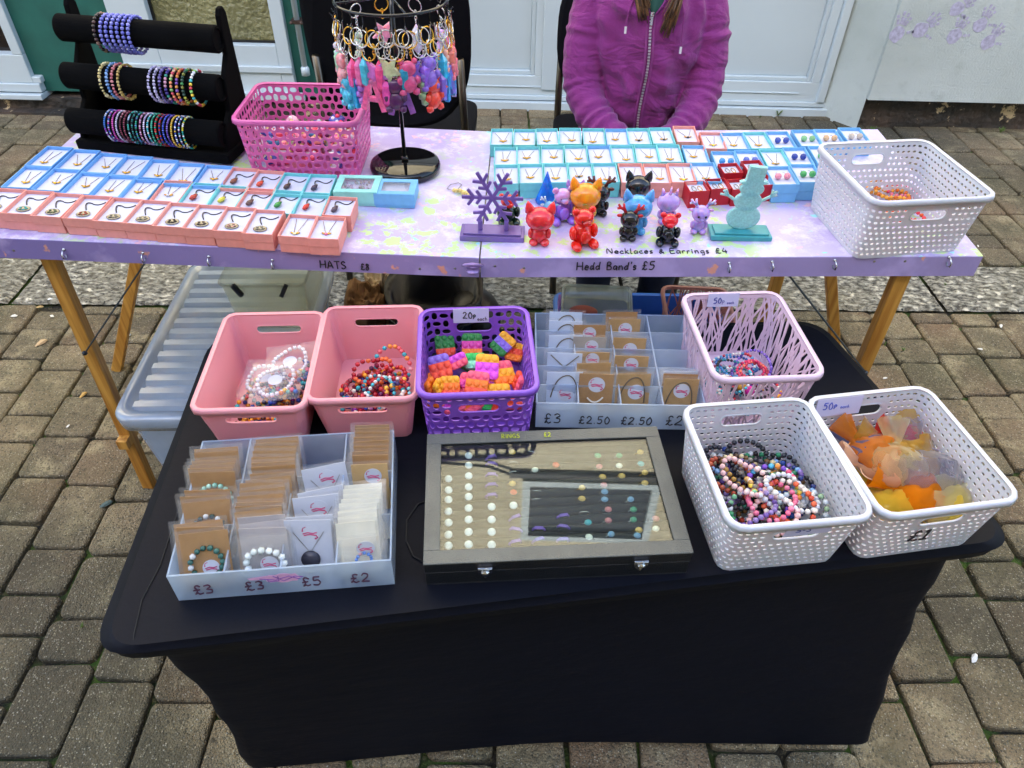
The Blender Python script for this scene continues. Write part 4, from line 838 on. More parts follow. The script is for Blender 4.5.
def squiggle(parent, c, r, m=PINKINK):                            # curly printed mark on the round stickers
    mb = MB(); x, y = c
    mb.tube([(x - r * .75, y + r * .25, .0012), (x - r * .65, y + r * .6, .0012), (x - r * .35, y + r * .72, .0012)], r * .045, 4)
    mb.tube([(x - r * .7, y - r * .05, .0012), (x - r * .2, y + r * .1, .0012), (x + r * .3, y - r * .02, .0012), (x + r * .7, y + r * .08, .0012)], r * .07, 4)
    mb.tube([(x - r * .6, y - r * .22, .0012), (x, y - r * .12, .0012), (x + r * .6, y - r * .25, .0012), (x + r * .75, y - r * .5, .0012), (x + r * .45, y - r * .62, .0012)], r * .08, 4)
    mb.ball((x - r * .7, y + r * .3, .0012), r * .1); mb.ball((x + r * .55, y - r * .6, .0012), r * .11); return mb.build('printed_mark', m, parent)
G1 = ('kraft card packets in the first organiser column', 'kraft card packets in the second organiser column', 'white cards in the third organiser column', 'cream cards stacked in the fourth organiser column', 'kraft card packets at the back of the fourth column')
def packet(label, top, lean, w, h, body, group, rz=0, fill=None, sticker=None, seed=0, film=True):
    """card in a film sleeve; top = world point of the middle of its top edge, lean back by lean"""
    top = Vector(top); Mi = (M1 if group in G1 else M2).inverted(); lt = Mi @ top; lim = -.109 if group in G1 else -.112
    if lt.y - h * sin(lean) < lim: lean = math.asin(max(.12, min(.95, (lt.y - lim) / h)))
    h = min(h, (top.z - ZT - .004) / cos(lean))
    if h * sin(lean) > lt.y - lim + .001: top = top + Vector((0, h * sin(lean) - (lt.y - lim), 0))
    Rm = Matrix.Rotation(rz, 4, 'Z') @ Matrix.Rotation(-lean, 4, 'X')     # local: x across, z up the card, -y is the printed face
    M_ = Matrix.Translation(top) @ Rm @ Matrix(((1, 0, 0, 0), (0, 0, -1, 0), (0, 1, 0, 0), (0, 0, 0, 1)))  # now x across, y up, z out of the face
    q = thing('card_packet', label, 'card packet', (0, 0, 0), 0, group); q.matrix_world = M_
    mb = MB(); mb.bb(-w / 2, w / 2, -h, 0, -.0004, .0004); mb.build('card', body, q)
    rr = random.Random(seed)
    if film:
        mb = MB(); n = 8; W_, H_ = w + .013, h + .007
        for sz in (1, -1):
            mb.add([((ix / n - .5) * W_, (iy / n) * H_ - h - .002, sz * (.0016 + .0009 * noise.noise(Vector((ix * .7 + seed, iy * .8, sz))))) for iy in range(n + 1) for ix in range(n + 1)], [(k, k + 1, k + n + 2, k + n + 1) for iy in range(n) for k in range(iy * (n + 1), iy * (n + 1) + n)])
        mb.build('film_sleeve', FILM, q, smooth=True)
    if sticker:
        x, y, r = sticker; mb = MB(); mb.prism([(x + r * cos(k * pi / 14), y + r * sin(k * pi / 14)) for k in range(28)], .0006, .0009); s = mb.build('round_sticker', CARDW, q)
        squiggle(s, (x, y), r)
    if fill:
        kind = fill[0]
        if kind == 'beads':
            _, x, y, R0, rb, cols = fill; b_ = bracelet_mesh(R0, rb, cols, seed, .95, .001, 'main'); o = b_.build('bead_bracelet', [bead(c) for c in cols], q, smooth=True); o.location = (x, y, rb * .8)
        elif kind == 'necklace':
            mb = MB(); mb.tube([(-w * .33, -.018, .0012), (0, -.050, .0012), (w * .33, -.018, .0012)], .00045, 5); mb.build('chain', GOLD if seed % 2 else STEEL, q)
            mb = MB(); mb.lathe([(0, 0), (.013, 0), (.013, .003), (0, .0045)], (0, -.060, .0006), 16); mb.build('pendant', C(['#6a5648', '#3c3a44', '#806a5c'][seed % 3], .25), q, smooth=True)
        elif kind == 'cord':
            mb = MB(); mb.tube(bez((-w * .38, -h * .65, .0015), (-w * .25, -.004, .0015), (w * .12, -.006, .0015), 8) + bez((w * .12, -.006, .0015), (w * .38, -.012, .0015), (w * .36, -h * .75, .0015), 8)[1:], .0011, 6); mb.build('hair_band', C('#5c5040', .5), q, smooth=True)
        elif kind == 'cross':
            mb = MB(); mb.tube([(-w * .4, -.004, .0012), (w * .4, -.05, .0012)], .001, 6); mb.tube([(w * .4, -.004, .0016), (-w * .4, -.05, .0016)], .001, 6); mb.build('hair_band', C('#6a6458', .5), q)
        elif kind == 'hook':
            mb = MB(); mb.tube(bez((-.013, -.045, .0016), (0, -.062, .0016), (.013, -.043, .0016), 8), .0014, 6); mb.build('bow', C('#e4ddd0', .6), q); 
            mb = MB(); mb.ball((0, -.068, .002), (.006, .010, .002)); mb.build('charm', C('#9fc4dd', .2), q, smooth=True)
    return q
O1 = U(211, 446, ZT + .07), U(397, 435, ZT + .07), U(391, 555, ZT + .058), U(163, 574, ZT + .058)
o1, M1 = organiser('frosted four column organiser of packeted cards nearest the table corner', Vector((-.316, .655, ZT)), .286, .230, radians(7), .056, 4, 3, .010)
o2, M2 = organiser('frosted four column organiser standing between the purple and the lilac baskets', Vector((.168, .985, ZT)), .276, .232, radians(.8), .055, 4, 5, .010)
FS1 = M1.to_3x3() @ Vector((1, 0, 0))
def front_text(Mo, o, s, x, z, size, seed, col=None, r=.0011):
    writing(s, face_frame(Vector((x, -.1155 if o is o1 else -.1165, z)), (1, 0, 0), (0, 0, 1)), size, r, col or VIOLETINK, o, seed=seed)
for i, (s, x) in enumerate((('£3', -.118), ('£3', -.052), ('£5', .022), ('£2', .086))): front_text(M1, o1, s, x, .014, .019, 20 + i, C('#4a2440', .5))
for i, (s, x) in enumerate((('£3', -.124), ('£2.50', -.066), ('£2.50', .004), ('£2', .078))): front_text(M2, o2, s, x, .012, .021 if len(s) < 3 else .0165, 30 + i, INK)
mb = MB()                                                          # pink scribbled drawing between the two middle prices
for k in range(22): a = k * 2 * pi / 22; 
mb.prism([((.024 + .003 * sin(5 * k)) * cos(k * 2 * pi / 22), (.0095 + .0015 * cos(4 * k)) * sin(k * 2 * pi / 22)) for k in range(22)], 0, .0004); mb.prism([(-.045, .004), (-.02, .007), (-.02, -.001), (-.043, .0)], 0, .0004)
o = mb.build('doodle', C('#d9a6cc', .6), o1); o.matrix_local = face_frame(Vector((-.0, -.1155, .036)), (1, 0, 0), (0, 0, 1))
mb = MB(); mb.tube([(-.03, .002, .0006), (-.01, -.003, .0006), (.008, .004, .0006), (.022, -.005, .0006)], .0007, 4); mb.tube([(-.012, .006, .0006), (0, -.006, .0006), (.016, .003, .0006), (.026, .0, .0006)], .0007, 4); mb.tube([(-.02, .0, .0006), (-.02, -.006, .0006), (-.006, -.005, .0006), (-.006, .005, .0006)], .0007, 4)
mb.build('doodle_line', C('#7a4a9c', .6), o)
wcol = .286 / 4; CXs = [-.286 / 2 + wcol * (k + .5) for k in range(4)]
ZC = ZT + .082
def row1(px, py, h=.084, lean=22, z=ZC): return U(px, py, z)
def where(k, tot): return ORD[k] if k < len(ORD) else 'last'
S1 = {0: [((203, 532), 'green stone'), ((200, 527), None), ((198, 522), None), ((207, 490), None), ((210, 468), None), ((216, 448), None), ((206, 501), 'dark bead'), ((203, 496), None), ((212, 472), 'jade'), ((212, 464), None), ((214, 460), None), ((216, 452), None)],
      1: [((262, 537), 'white bead'), ((262, 528), None), ((263, 522), None), ((261, 516), None), ((258, 510), None), ((262, 483), None), ((268, 478), None), ((274, 451), None), ((276, 442), None), ((258, 506), None), ((259, 502), None), ((260, 495), None), ((262, 489), None), ((272, 473), None), ((273, 466), None), ((273, 462), None), ((273, 457), None), ((275, 446), None), ((277, 438), None)],
      2: [((307, 520), 'necklace'), ((309, 516), None), ((315, 496), 'necklace'), ((320, 489), None), ((323, 466), 'necklace')],
      3: [((361, 538), 'earring'), ((355, 522), 'w'), ((357, 515), 'w'), ((357, 509), 'w'), ((358, 503), 'w'), ((360, 498), 'w'), ((362, 493), 'w'), ((362, 488), 'w'), ((363, 484), 'w'), ((369, 464), 'ks'), ((370, 455), None), ((370, 451), None), ((371, 446), None), ((371, 441), None), ((371, 437), None), ((372, 432), None), ((372, 428), None), ((372, 425), None)]}
CN = ['first', 'second', 'third', 'fourth']
for col, L in S1.items():
    for i, ((px, py), kd) in enumerate(L):
        z = ZC if col != 3 else ZT + .078
        w, h = (.062, .078); lean = 24 + random.Random(col * 99 + i).uniform(-6, 16); body = KRAFT; fill = st = None; film = True; lab = None
        if kd == 'green stone': fill = ('beads', 0, -.042, .021, .0044, ['#2f5a50', '#3d6a60', '#c9c9c9']); st = (.004, -.050, .011); lab = 'kraft card with dark green bead bracelet, at the front of the first column'
        elif kd == 'dark bead': fill = ('beads', 0, -.045, .024, .004, ['#1f3a3a', '#c9c9c9']); lab = 'kraft card with dark teal beads, in the middle of the first column'
        elif kd == 'jade': fill = ('beads', 0, -.040, .022, .0042, ['#8fc0a8', '#a8d0bc']); st = (.012, -.05, .011); lab = 'kraft card with pale jade beads, towards the back of the first column'
        elif kd == 'white bead': body = FILM; fill = ('beads', 0, -.040, .024, .0052, ['#e2e6e2', '#d0d6d0']); st = (.004, -.042, .012); lab = 'clear packet with white bead bracelet at the front of the second column'
        elif col == 1 and i in (1, 2, 3): body = C('#b0a8a8', .5); 
        elif kd == 'necklace': body = CARDW; fill = ('necklace',); st = (.002, -.020, .0135); lab = ['white card with V chain and dark pendant at the front of the third column', '', 'white card with V chain, leaning in the middle of the third column', '', 'white card with V chain standing at the back of the third column'][i]
        elif col == 2: body = CARDW
        elif kd == 'earring': body = FILM; st = (.004, -.018, .012); fill = ('beads', 0, -.036, .011, .0026, ['#6a8fd0', '#d8a0a8', '#e8e8ea']); lab = 'clear packet with small blue and pink beads at the front of the fourth column'; lean = 30
        elif kd == 'w': body = mat('cream_card', '#d8d2bc', .7); lean = 48
        elif kd == 'ks': st = (.004, -.020, .0125); body = mat('light_kraft_card', '#c09a5e', .75, var=.1, scale=60); lean = 18; lab = 'tan card with round white sticker in the fourth column'
        elif col == 3: lean = 16
        if col in (2,): w, h = .062, .080; lean = 22
        if col == 3: w = .052
        grp = {0: 'kraft card packets in the first organiser column', 1: 'kraft card packets in the second organiser column', 2: 'white cards in the third organiser column', 3: 'cream cards stacked in the fourth organiser column' if kd == 'w' else 'kraft card packets at the back of the fourth column'}[col]
        lab = lab or {0: 'plain kraft card packet standing in the first column of the corner organiser', 1: 'kraft card packet in the second column of the corner organiser', 2: 'plain white card behind a necklace card in the third organiser column', 3: 'cream card packet leaning in the fourth column of the corner organiser' if kd == 'w' else 'kraft card packet at the back of the fourth column of the corner organiser'}[col]
        r_ = random.Random(col * 50 + i); p = row1(px, py, z=z)
        packet(lab, p, radians(lean), w, h, body, grp, radians(7) + r_.uniform(-.08, .08) + (.12 if col == 2 and i > 1 else 0), fill, st, col * 50 + i, film)
W2 = mat('cool_white_card', '#c3d0e4', .7, var=.03); SKIN_K = mat('mid_kraft_card', '#a8834c', .75, var=.12, scale=60)
Z2 = ZT + .076
S2 = {0: [((565, 372), W2, ('cord',), (.002, -.042, .013), 'white card with a dark loop hair band at the front of the £3 column'), ((565, 353), W2, ('cross',), None, 'white card with two crossed hair bands in the £3 column'), ((566, 335), W2, ('cord',), None, 'white card with hair band in the middle of the £3 column'), ((566, 321), W2, ('cord',), None, 'white card with hair band fourth from the front of the £3 column'), ((566, 312), W2, ('cord',), None, 'white card with hair band at the back of the £3 column')],
      1: [((597, 374), KRAFT, ('hook',), (.001, -.020, .014), 'kraft card with round sticker and cream bow at the front of the second column'), ((594, 363), SKIN_K, None, None, 'kraft packet second from the front beside the crossed hair bands'), ((593, 352), SKIN_K, None, (0, -.014, .012), 'kraft packet with half a sticker showing beside the crossed hair bands'), ((590, 337), mat('grey_card', '#9d968c', .7), None, (.004, -.018, .012), 'greyish packet with sticker in the second column of the back organiser'), ((590, 325), KRAFT, None, (0, -.016, .012), 'dark kraft packet with sticker at the back of the second column')],
      2: [((634, 374), SKIN_K, ('cord',), (.006, -.034, .014), 'kraft card with low sticker at the front of the third column'), ((632, 356), SKIN_K, None, (0, -.016, .0125), 'kraft packet with sticker second in the third column of the back organiser'), ((630, 338), SKIN_K, None, (.002, -.022, .0125), 'kraft packet with punched hole in the middle of the third column'), ((625, 319), SKIN_K, None, (.002, -.020, .0125), 'kraft packet with sticker at the back of the third column'), ((622, 312), KRAFT, None, None, 'kraft packet rearmost in the third column of the back organiser')],
      3: [((682, 379), SKIN_K, ('cord',), (.002, -.022, .0135), 'kraft card with sticker standing alone in the £2 column'), ((681, 374), KRAFT, None, None, 'kraft card just behind the one alone in the £2 column'), ((681, 371), W2, None, None, 'pale card behind the kraft cards of the £2 column')]}
for col, L in S2.items():
    for i, ((px, py), body, fill, st, lab) in enumerate(L):
        lab = lab.replace('£3', 'hair band').replace('£2', 'last')
        packet(lab, U(px, py, Z2), radians(14), .058 if col else .060, .072, body, 'cards in the back organiser', radians(1) + random.Random(i + col).uniform(-.05, .05), fill, st, 200 + col * 10 + i)

# ================================================================== RING CASE
c, w, d, a = quad([(432, 438), (655, 425), (691, 550), (421, 565)], ZT, .05); w -= .006; d -= .008
RC = thing('ring_display_case', 'shallow black case with grey frame and glass lid, full of rings', 'display case', c, a)
LEATHER = mat('grained_black_leatherette', '#14171c', .45, bump=.6, bscale=500); FRAME = mat('grained_lid_frame', '#5e605b', .42, bump=.8, bscale=450)
def hollow(mb, w, d, fw, z0, z1, M_=None):
    for x0, x1, y0, y1 in ((-w / 2, w / 2, -d / 2, -d / 2 + fw), (-w / 2, w / 2, d / 2 - fw, d / 2), (-w / 2, -w / 2 + fw, -d / 2 + fw, d / 2 - fw), (w / 2 - fw, w / 2, -d / 2 + fw, d / 2 - fw)): mb.bb(x0, x1, y0, y1, z0, z1)
mb = MB(); hollow(mb, w, d, .006, .002, .028); mb.bb(-w / 2, w / 2, -d / 2, d / 2, 0, .0018); mb.build('tray', LEATHER, RC, bevel=.001)
mb = MB(); hollow(mb, w + .001, d + .001, .006, .0295, .0475); lid = mb.build('lid', LEATHER, RC, bevel=.001)
FW = .022
mb = MB(); hollow(mb, w + .003, d + .003, FW, .0478, .0508); mb.build('frame', FRAME, lid, bevel=.0012)
mb = MB(); mb.bb(-w / 2 + .012, w / 2 - .012, -d / 2 + .012, d / 2 - .012, .0455, .0472); mb.build('glass', clear('case_glass', '#f2f8f4', .02, .012, 1.6), lid)
mb = MB()
nr_ = 13
for k in range(nr_): y0 = -d / 2 + .008 + (d - .016) * k / nr_; mb.lathe([(0, 0), (.007, 0), (.0078, .002), (.0078, w - .018), (.007, w - .016), (0, w - .016)], (0, 0, 0), 10); 
mb = MB()
for k in range(nr_):
    y0 = -d / 2 + .008 + (d - .016) * (k + .5) / nr_; mb.tube([(-w / 2 + .008, y0, .020), (w / 2 - .008, y0, .020)], .0066, 10)
mb.build('ring_roll', mat('dark_velvet_insert', '#181b20', .95, bump=.3), RC, smooth=True)
for x in (-.100, .112):
    mb = MB(); y = -d / 2 - .002
    mb.box((x, y, .032), (.020, .003, .013)); mb.ball((x, y - .003, .029), (.007, .004, .007)); mb.tube([(x - .009, y - .002, .037), (x, y - .004, .041), (x + .009, y - .002, .037)], .0014, 6); mb.add([(x - .008, y - .0016, .0255), (x + .008, y - .0016, .0255), (x, y - .0022, .017)], [(0, 1, 2)]); mb.build('clasp', CHROME, RC, smooth=False, bevel=.0006)
writing('RINGS', Matrix.Translation((-.088 + .022, d / 2 - .0145, .0512)), .0085, .0007, C('#b9c23c', .6), lid, seed=8); writing('£2', Matrix.Translation((.0, d / 2 - .0140, .0512)), .0085, .0007, C('#b9c23c', .6), lid, seed=9)
MRC = Matrix.Translation(c) @ Matrix.Rotation(a, 4, 'Z')
RINGS = [('disc', 104, [100, 143, 184, 219, 262, 303, 347, 387][1:]), ('disc', 178, [58, 94, 132, 173, 208, 250, 292, 337, 383]), ('violet', 262, [60, 85, 125, 162, 200]), ('disc', 262, [245, 292, 337, 384]), ('silver', 342, [80, 115]), ('gold', 338, [45, 160]), ('disc', 342, [240]), ('violet', 350, [280, 325, 370]), ('red', 342, [192]),
         ('silver', 408, [42]), ('silver', 428, [185, 215]), ('pearl', 420, [110]), ('violet', 435, [322, 362]), ('red', 497, [92]), ('violet', 525, [275, 315, 362]), ('gold', 592, [175, 215]), ('silver', 603, [262]), ('teal', 614, [302]), ('pearl', 618, [355]), ('green', 650, [58]), ('rose', 655, [98]), ('gold', 668, [135]), ('rose', 672, [165]), ('blue', 675, [190, 218]), ('rose', 688, [255, 295]), ('blue', 698, [345]),
         ('green', 728, [58]), ('pearl', 728, [95]), ('gold', 738, [132]), ('blue', 770, [218]), ('green', 780, [255, 292]), ('gold', 800, [330]), ('blue', 795, [350]), ('gold', 805, [45]), ('teal', 808, [88]), ('gold', 822, [120, 158]), ('rose', 862, [288]), ('pearl', 862, [325])]
RCOL = {'disc': ('#dcdde4', 'white disc ring'), 'violet': ('#7a58b8', 'violet plastic ring'), 'silver': ('#c9c9c9', 'open silver band ring'), 'gold': ('#d8b060', 'gold ring with pale stone'), 'red': ('#d8573c', 'orange red stone ring'), 'pearl': ('#e8e6dc', 'ring with pearl'), 'teal': ('#3ba8b8', 'ring with teal stone'), 'green': ('#4f9c78', 'ring with green stone'), 'rose': ('#c87a80', 'ring with rose stone'), 'blue': ('#7fa4c8', 'ring with light blue stone')}
for kd, px, ys in RINGS:
    for i, py in enumerate(ys):
        p = U(420 + px / 3.657, 440 + py / 3.657, ZT + .034); col, nm = RCOL[kd]
        q = thing('ring', nm + ' among its look-alikes under the glass of the ring case', 'ring', p, (radians(20), 0, a + random.Random(px + py).uniform(-.4, .4)), nm + 's in the display case')
        mb = MB(); mb.tube([(.0085 * cos(k * pi / 10), 0, -.0085 + .0085 * sin(k * pi / 10)) for k in range(20)], .0009 if kd != 'violet' else .0018, 6, closed=True); mb.build('band', [CHROME if kd not in ('gold', 'violet') else GOLD if kd == 'gold' else bead(col)], q, smooth=True)
        if kd != 'silver':
            mb = MB()
            if kd == 'disc': mb.lathe([(0, 0), (.0055, 0), (.0059, .0012), (.004, .0022), (0, .0026)], (0, 0, 0), 14)
            elif kd == 'violet': mb.box((0, 0, .001), (.012, .004, .003))
            else: mb.lathe([(0, 0), (.0048, 0), (.0055, .0014), (.003, .0034), (0, .0036)], (0, 0, 0), 8, ys=.8)
            mb.build('setting' if kd != 'disc' else 'disc', bead(col), q, smooth=kd == 'disc')
mb = MB(); mb.tube([U(430, 500, ZT + .002), U(418, 504, ZT + .002), U(407, 520, ZT + .002), U(406, 540, ZT + .002), U(413, 556, ZT + .002), U(424, 562, ZT + .002)], .0013, 5); tag(mb.build('elastic_cord', C('#15161a', .6), smooth=True), 'thin black cord curling out from the side of the ring case', 'cord')

# ================================================================== BUBBLE TOYS
TOYC = {'g': '#1f7a34', 'G': '#2fbf5a', 'o': '#f07818', 'p': '#d93a9c', 'y': '#f0a81e', 'r': '#e84a30', 'v': '#8a6ad0', 'w': '#dfe6d8', 'm': '#8fe0c8', 'P': '#d64ad0', 'k': '#f05a78'}
TOYM = {k: mat('silicone_' + ('deep_' if k.isupper() else '') + k, v, .42, var=.05, Subsurface_Weight=.1, Subsurface_Scale=.004) for k, v in TOYC.items()}
def toy(label, px, py, z, rot, cols, n=3, s=1.0):
    p = U(px, py, ZT + z); mb = MB(); w, h = .010 * 3 * s, .0115 * len(cols) * s; keys = list(dict.fromkeys(cols))
    rows = len(cols); rh = h / rows
    for j, ck in enumerate(cols):
        m = keys.index(ck); y0 = h / 2 - rh * (j + 1)
        if j == 0 or j == rows - 1:
            rr_ = .005 * s; sgn = 1 if j == 0 else -1; pts = []
            ye = h / 2 * sgn; yi = y0 if j == 0 else y0 + rh
            pts = [(-w / 2, yi), (w / 2, yi)] + [(w / 2 - rr_ + rr_ * cos(t_), ye - sgn * rr_ + sgn * rr_ * sin(t_)) for t_ in (0, .5, 1.1, pi / 2)] + [(-w / 2 + rr_ - rr_ * sin(t_), ye - sgn * rr_ + sgn * rr_ * cos(t_)) for t_ in (0, .5, 1.1, pi / 2)]
            if sgn < 0: pts = pts[::-1]
            mb.prism(pts, -.003, .003, m)
        else: mb.bb(-w / 2, w / 2, y0, y0 + rh, -.003, .003, m)
        for i in range(n): mb.ball(((i - (n - 1) / 2) * w / n, y0 + rh / 2, .0025), (w / n * .46, rh * .44, .0030), m, hi=True)
    o = mb.build('bubble_toy', [TOYM[k] for k in keys], bevel=.0006, smooth=False)
    for pl in o.data.polygons:
        if len(pl.vertices) == 3: pl.use_smooth = True
    o.location = p; o.rotation_euler = rot; return tag(o, label, 'toy', 'bubble toys in the purple basket')
rd = radians
toy('dark green and brown bubble toy at the side of the purple basket', 445, 345, .055, (rd(35), 0, rd(12)), 'ggr', s=1.15)
toy('green, pink and orange bubble toy at the far wall below the price card', 472, 345, .060, (rd(40), 0, rd(3)), 'gpo', s=1.2)
toy('yellow, white and green bubble toy tilted at the far inner corner', 503, 344, .058, (rd(30), rd(15), rd(-42)), 'yvg', s=1.15)
toy('red and orange bubble toy under the wall at the inner side', 515, 352, .045, (rd(20), 0, rd(-15)), 'yro', s=1.05)
toy('orange red and violet bubble toy lying tilted at the side', 440, 367, .062, (rd(30), rd(-10), rd(14)), 'vrr', s=1.25)
toy('magenta bubble strip standing beside the orange red toy', 458, 361, .068, (rd(35), rd(-25), rd(12)), 'Pk', n=3, s=1.05)
toy('green and mint bubble toy peeping out in the middle', 475, 361, .060, (rd(25), 0, rd(5)), 'Gm', s=1.25)
toy('yellow and magenta bubble toy on the very top of the pile', 487, 367, .074, (rd(28), rd(5), rd(2)), 'yPP', s=1.3)
toy('orange and pink bubble toy sloping under the topmost toy', 503, 373, .062, (rd(22), rd(8), rd(22)), 'kyo', s=1.3)
toy('hot pink and orange bubble toy at the near wall', 477, 384, .066, (rd(30), 0, rd(-8)), 'kor', s=1.25)
toy('pink edged bubble toy under the hot pink one', 470, 381, .058, (rd(20), 0, rd(-12)), 'kp', s=1.2)
toy('yellow bubble toy tucked against the near wall', 499, 392, .055, (rd(20), 0, rd(4)), 'yo', s=1.25)
toy('amber bubble toy in the near side of the basket', 450, 387, .056, (rd(28), 0, rd(6)), 'yor', s=1.1)
toy('orange bubble toy on its edge in the near corner', 431, 388, .062, (rd(20), rd(75), rd(4)), 'oo', s=1.15)
toy('yellow bubble toy on its edge beside the orange one', 439, 389, .060, (rd(20), rd(75), rd(4)), 'yy', s=1.1)
toy('coral and pink bubble toy on its edge at the inner wall', 518, 383, .062, (rd(20), rd(-75), rd(-6)), 'rk', s=1.25)
toy('light pink bubble toy low in the near middle', 458, 394, .045, (rd(10), 0, rd(10)), 'kP', s=1.2)
for i, (x, y, cc) in enumerate(((435, 400, 'kro'), (452, 405, 'PPk'), (470, 404, 'rok'), (490, 402, 'gGr'), (508, 400, 'krr'), (440, 380, 'orr'), (470, 365, 'grr'), (495, 385, 'kPo'))):
    toy(['coral toy lowest in the near side corner of the purple basket', 'magenta toy lowest at the near wall of the purple basket', 'red orange toy lowest behind the purple handle slot', 'green toy lowest behind the purple lattice', 'pink and red toy lowest near the inner wall', 'orange red toy buried at the side wall', 'green and red toy buried at the far side', 'pink and magenta toy buried in the middle'][i], x, y, .026, (rd(i * 7 - 20), rd(10 - i * 3), rd(i * 25)), cc, s=1.35)

# ================================================================== ORGANZA BAGS
def organza(label, px, py, z, rot, col, s=1., op=.5, fill='#f0f0ea', tie='#e8dcc0'):
    _b = bk['wb']; lp = _b[1].inverted() @ U(px, py, ZT + z); ex = .04 * s
    lp.x = max(-_b[3][0] + ex * .75, min(_b[3][0] - ex * .75, lp.x)); lp.y = max(-_b[3][1] + ex, min(_b[3][1] - ex, lp.y)); lp.z *= 1.15; p = _b[1] @ lp; q = thing('organza_bag', label, 'gift bag', p, rot, 'organza gift bags in the corner basket'); rr = random.Random(px)
    W_, L_ = .040 * s, .048 * s; rings = []
    for k in range(15):
        t_ = k / 14; y = -L_ + 2.15 * L_ * t_
        if t_ < .66: w = W_ * (1 - .15 * t_) * min(1, .35 + 3 * t_) * (1 - max(0, t_ - .45) ** 1.1 * 2.6); h = .017 * s * sin(pi * min(1, (t_ + .08) / .8)) + .002
        else: u = (t_ - .66) / .34; w = W_ * (.20 + .36 * u); h = .005 + .012 * u
        w = max(w, W_ * .17)
        rings.append([Vector((w * cos(a_) * (1 + .10 * noise.noise(Vector((cos(a_) * 3, t_ * 9, px)))), y, h * sin(a_) * (1 + .8 * noise.noise(Vector((cos(a_) * 5, t_ * 9, px)))) + h * .8)) for a_ in [2 * pi * j / 26 for j in range(26)]])
    mb = MB(); mb.loft(rings, caps=False); mb.build('pouch', clear('organza_' + col.strip('#'), '#ffffff', op, .5, 1.08, col), q, smooth=True)
    y = -L_ + 2.15 * L_ * .68; mb = MB(); mb.tube([(W_ * .2 * cos(k * pi / 6), y, .005 + .005 * sin(k * pi / 6)) for k in range(12)], .0009, 5, closed=True)
    for sx in (-1, 1): mb.tube(bez((sx * W_ * .2, y, .006), (sx * W_ * 1.1, y + .004, .012), (sx * W_ * .8, y - .03 * s, .012), 8), .0008, 5)
    mb.build('drawstring', C(tie, .5), q, smooth=True)
    mb = MB()
    for k in range(9): mb.ball((.013 * cos(k * .7) * s, -.018 * s + .012 * sin(k * .7) * s, .008), .0042 * s, k % 2)
    mb.build('bead_content', [bead(fill), bead('#e8e6e0')], q, smooth=True); return q
organza('deep orange organza bag lying full length at the near side', 905, 497, .038, (rd(6), rd(-8), rd(62)), '#f08a10', 1.0, .85, '#e8501e', '#f0a030')
organza('pale gold organza bag with flared neck tied in cream', 892, 463, .055, (rd(20), 0, rd(-6)), '#e8d8a0', 1.05, .35, '#d8603a', '#efe6c8')
organza('silver grey organza bag holding green beads', 935, 468, .048, (rd(15), rd(5), rd(8)), '#9a9ab0', 1.25, .45, '#4fa070', '#a8a8c0')
organza('bright red organza bag at the far wall', 898, 442, .050, (rd(10), 0, rd(70)), '#e02818', .7, .85, '#c01810', '#e05040')
organza('orange organza bag at the side wall under the peach one', 862, 450, .044, (rd(10), 0, rd(40)), '#f08a20', 1.1, .7, '#e86820', '#f0a050')
organza('peach organza bag folded against the side wall', 872, 472, .042, (rd(5), 0, rd(75)), '#f0b890', 1.0, .75, '#e8a070', '#f0c8a0')
organza('mustard yellow organza bag along the inner wall', 948, 452, .036, (rd(8), rd(10), rd(-20)), '#e0b038', 1.3, .5, '#e8c050', '#e8c860')
organza('lemon organza bag in the near inner corner', 958, 495, .026, (rd(5), 0, rd(35)), '#ece4a8', 1.3, .4, '#f0f0ea', '#efe8b8')
organza('mustard organza bag in the far corner behind the red one', 880, 437, .040, (rd(8), 0, rd(60)), '#d8a838', 1.2, .5, '#e0b860', '#e0b850')
organza('dusky blue organza bag squeezed in the side corner', 850, 440, .040, (rd(5), 0, rd(40)), '#7a80b0', 1.0, .6, '#9090b0', '#8088b0')
organza('yellow organza bag low at the near wall', 885, 506, .022, (rd(0), 0, rd(15)), '#f0c840', 1.1, .7, '#f0d060', '#f0d060')
organza('soft yellow organza bag seen through the near handle', 940, 510, .020, (rd(0), 0, rd(80)), '#f0d050', 1.2, .7, '#f0d060', '#f0d060')
# marker price and paper tag on the white baskets
t, Mx, P, dims = bk['wb']; o = writing('£1', face_frame(P(.135 * .42, .34, .0022), (1, 0, 0), P(.05, .6) - P(.05, .3)), .026, .0012, INK, t, seed=14)
t, Mx, P, dims = bk['wa']; q = thing('price_tag', 'slanted pale sticker with faded digits over the near handle of the bracelet basket', 'price tag'); q.matrix_world = Mx @ face_frame(P(.02, .86, .0030) + Vector((.066, 0, 0)), (1, 0, .06), P(.05, .6) - P(.05, .3))
mb = MB(); mb.add([(-.030, -.014, 0), (.034, -.014, 0), (.036, .010, 0), (-.027, .010, 0)], [(0, 1, 2, 3)]); mb.build('sticker', PAPER, q, solid=.0005); writing('5-3', Matrix.Translation((-.014, -.005, 0)), .011, .0006, C('#3f4a90', .6), q, seed=15)

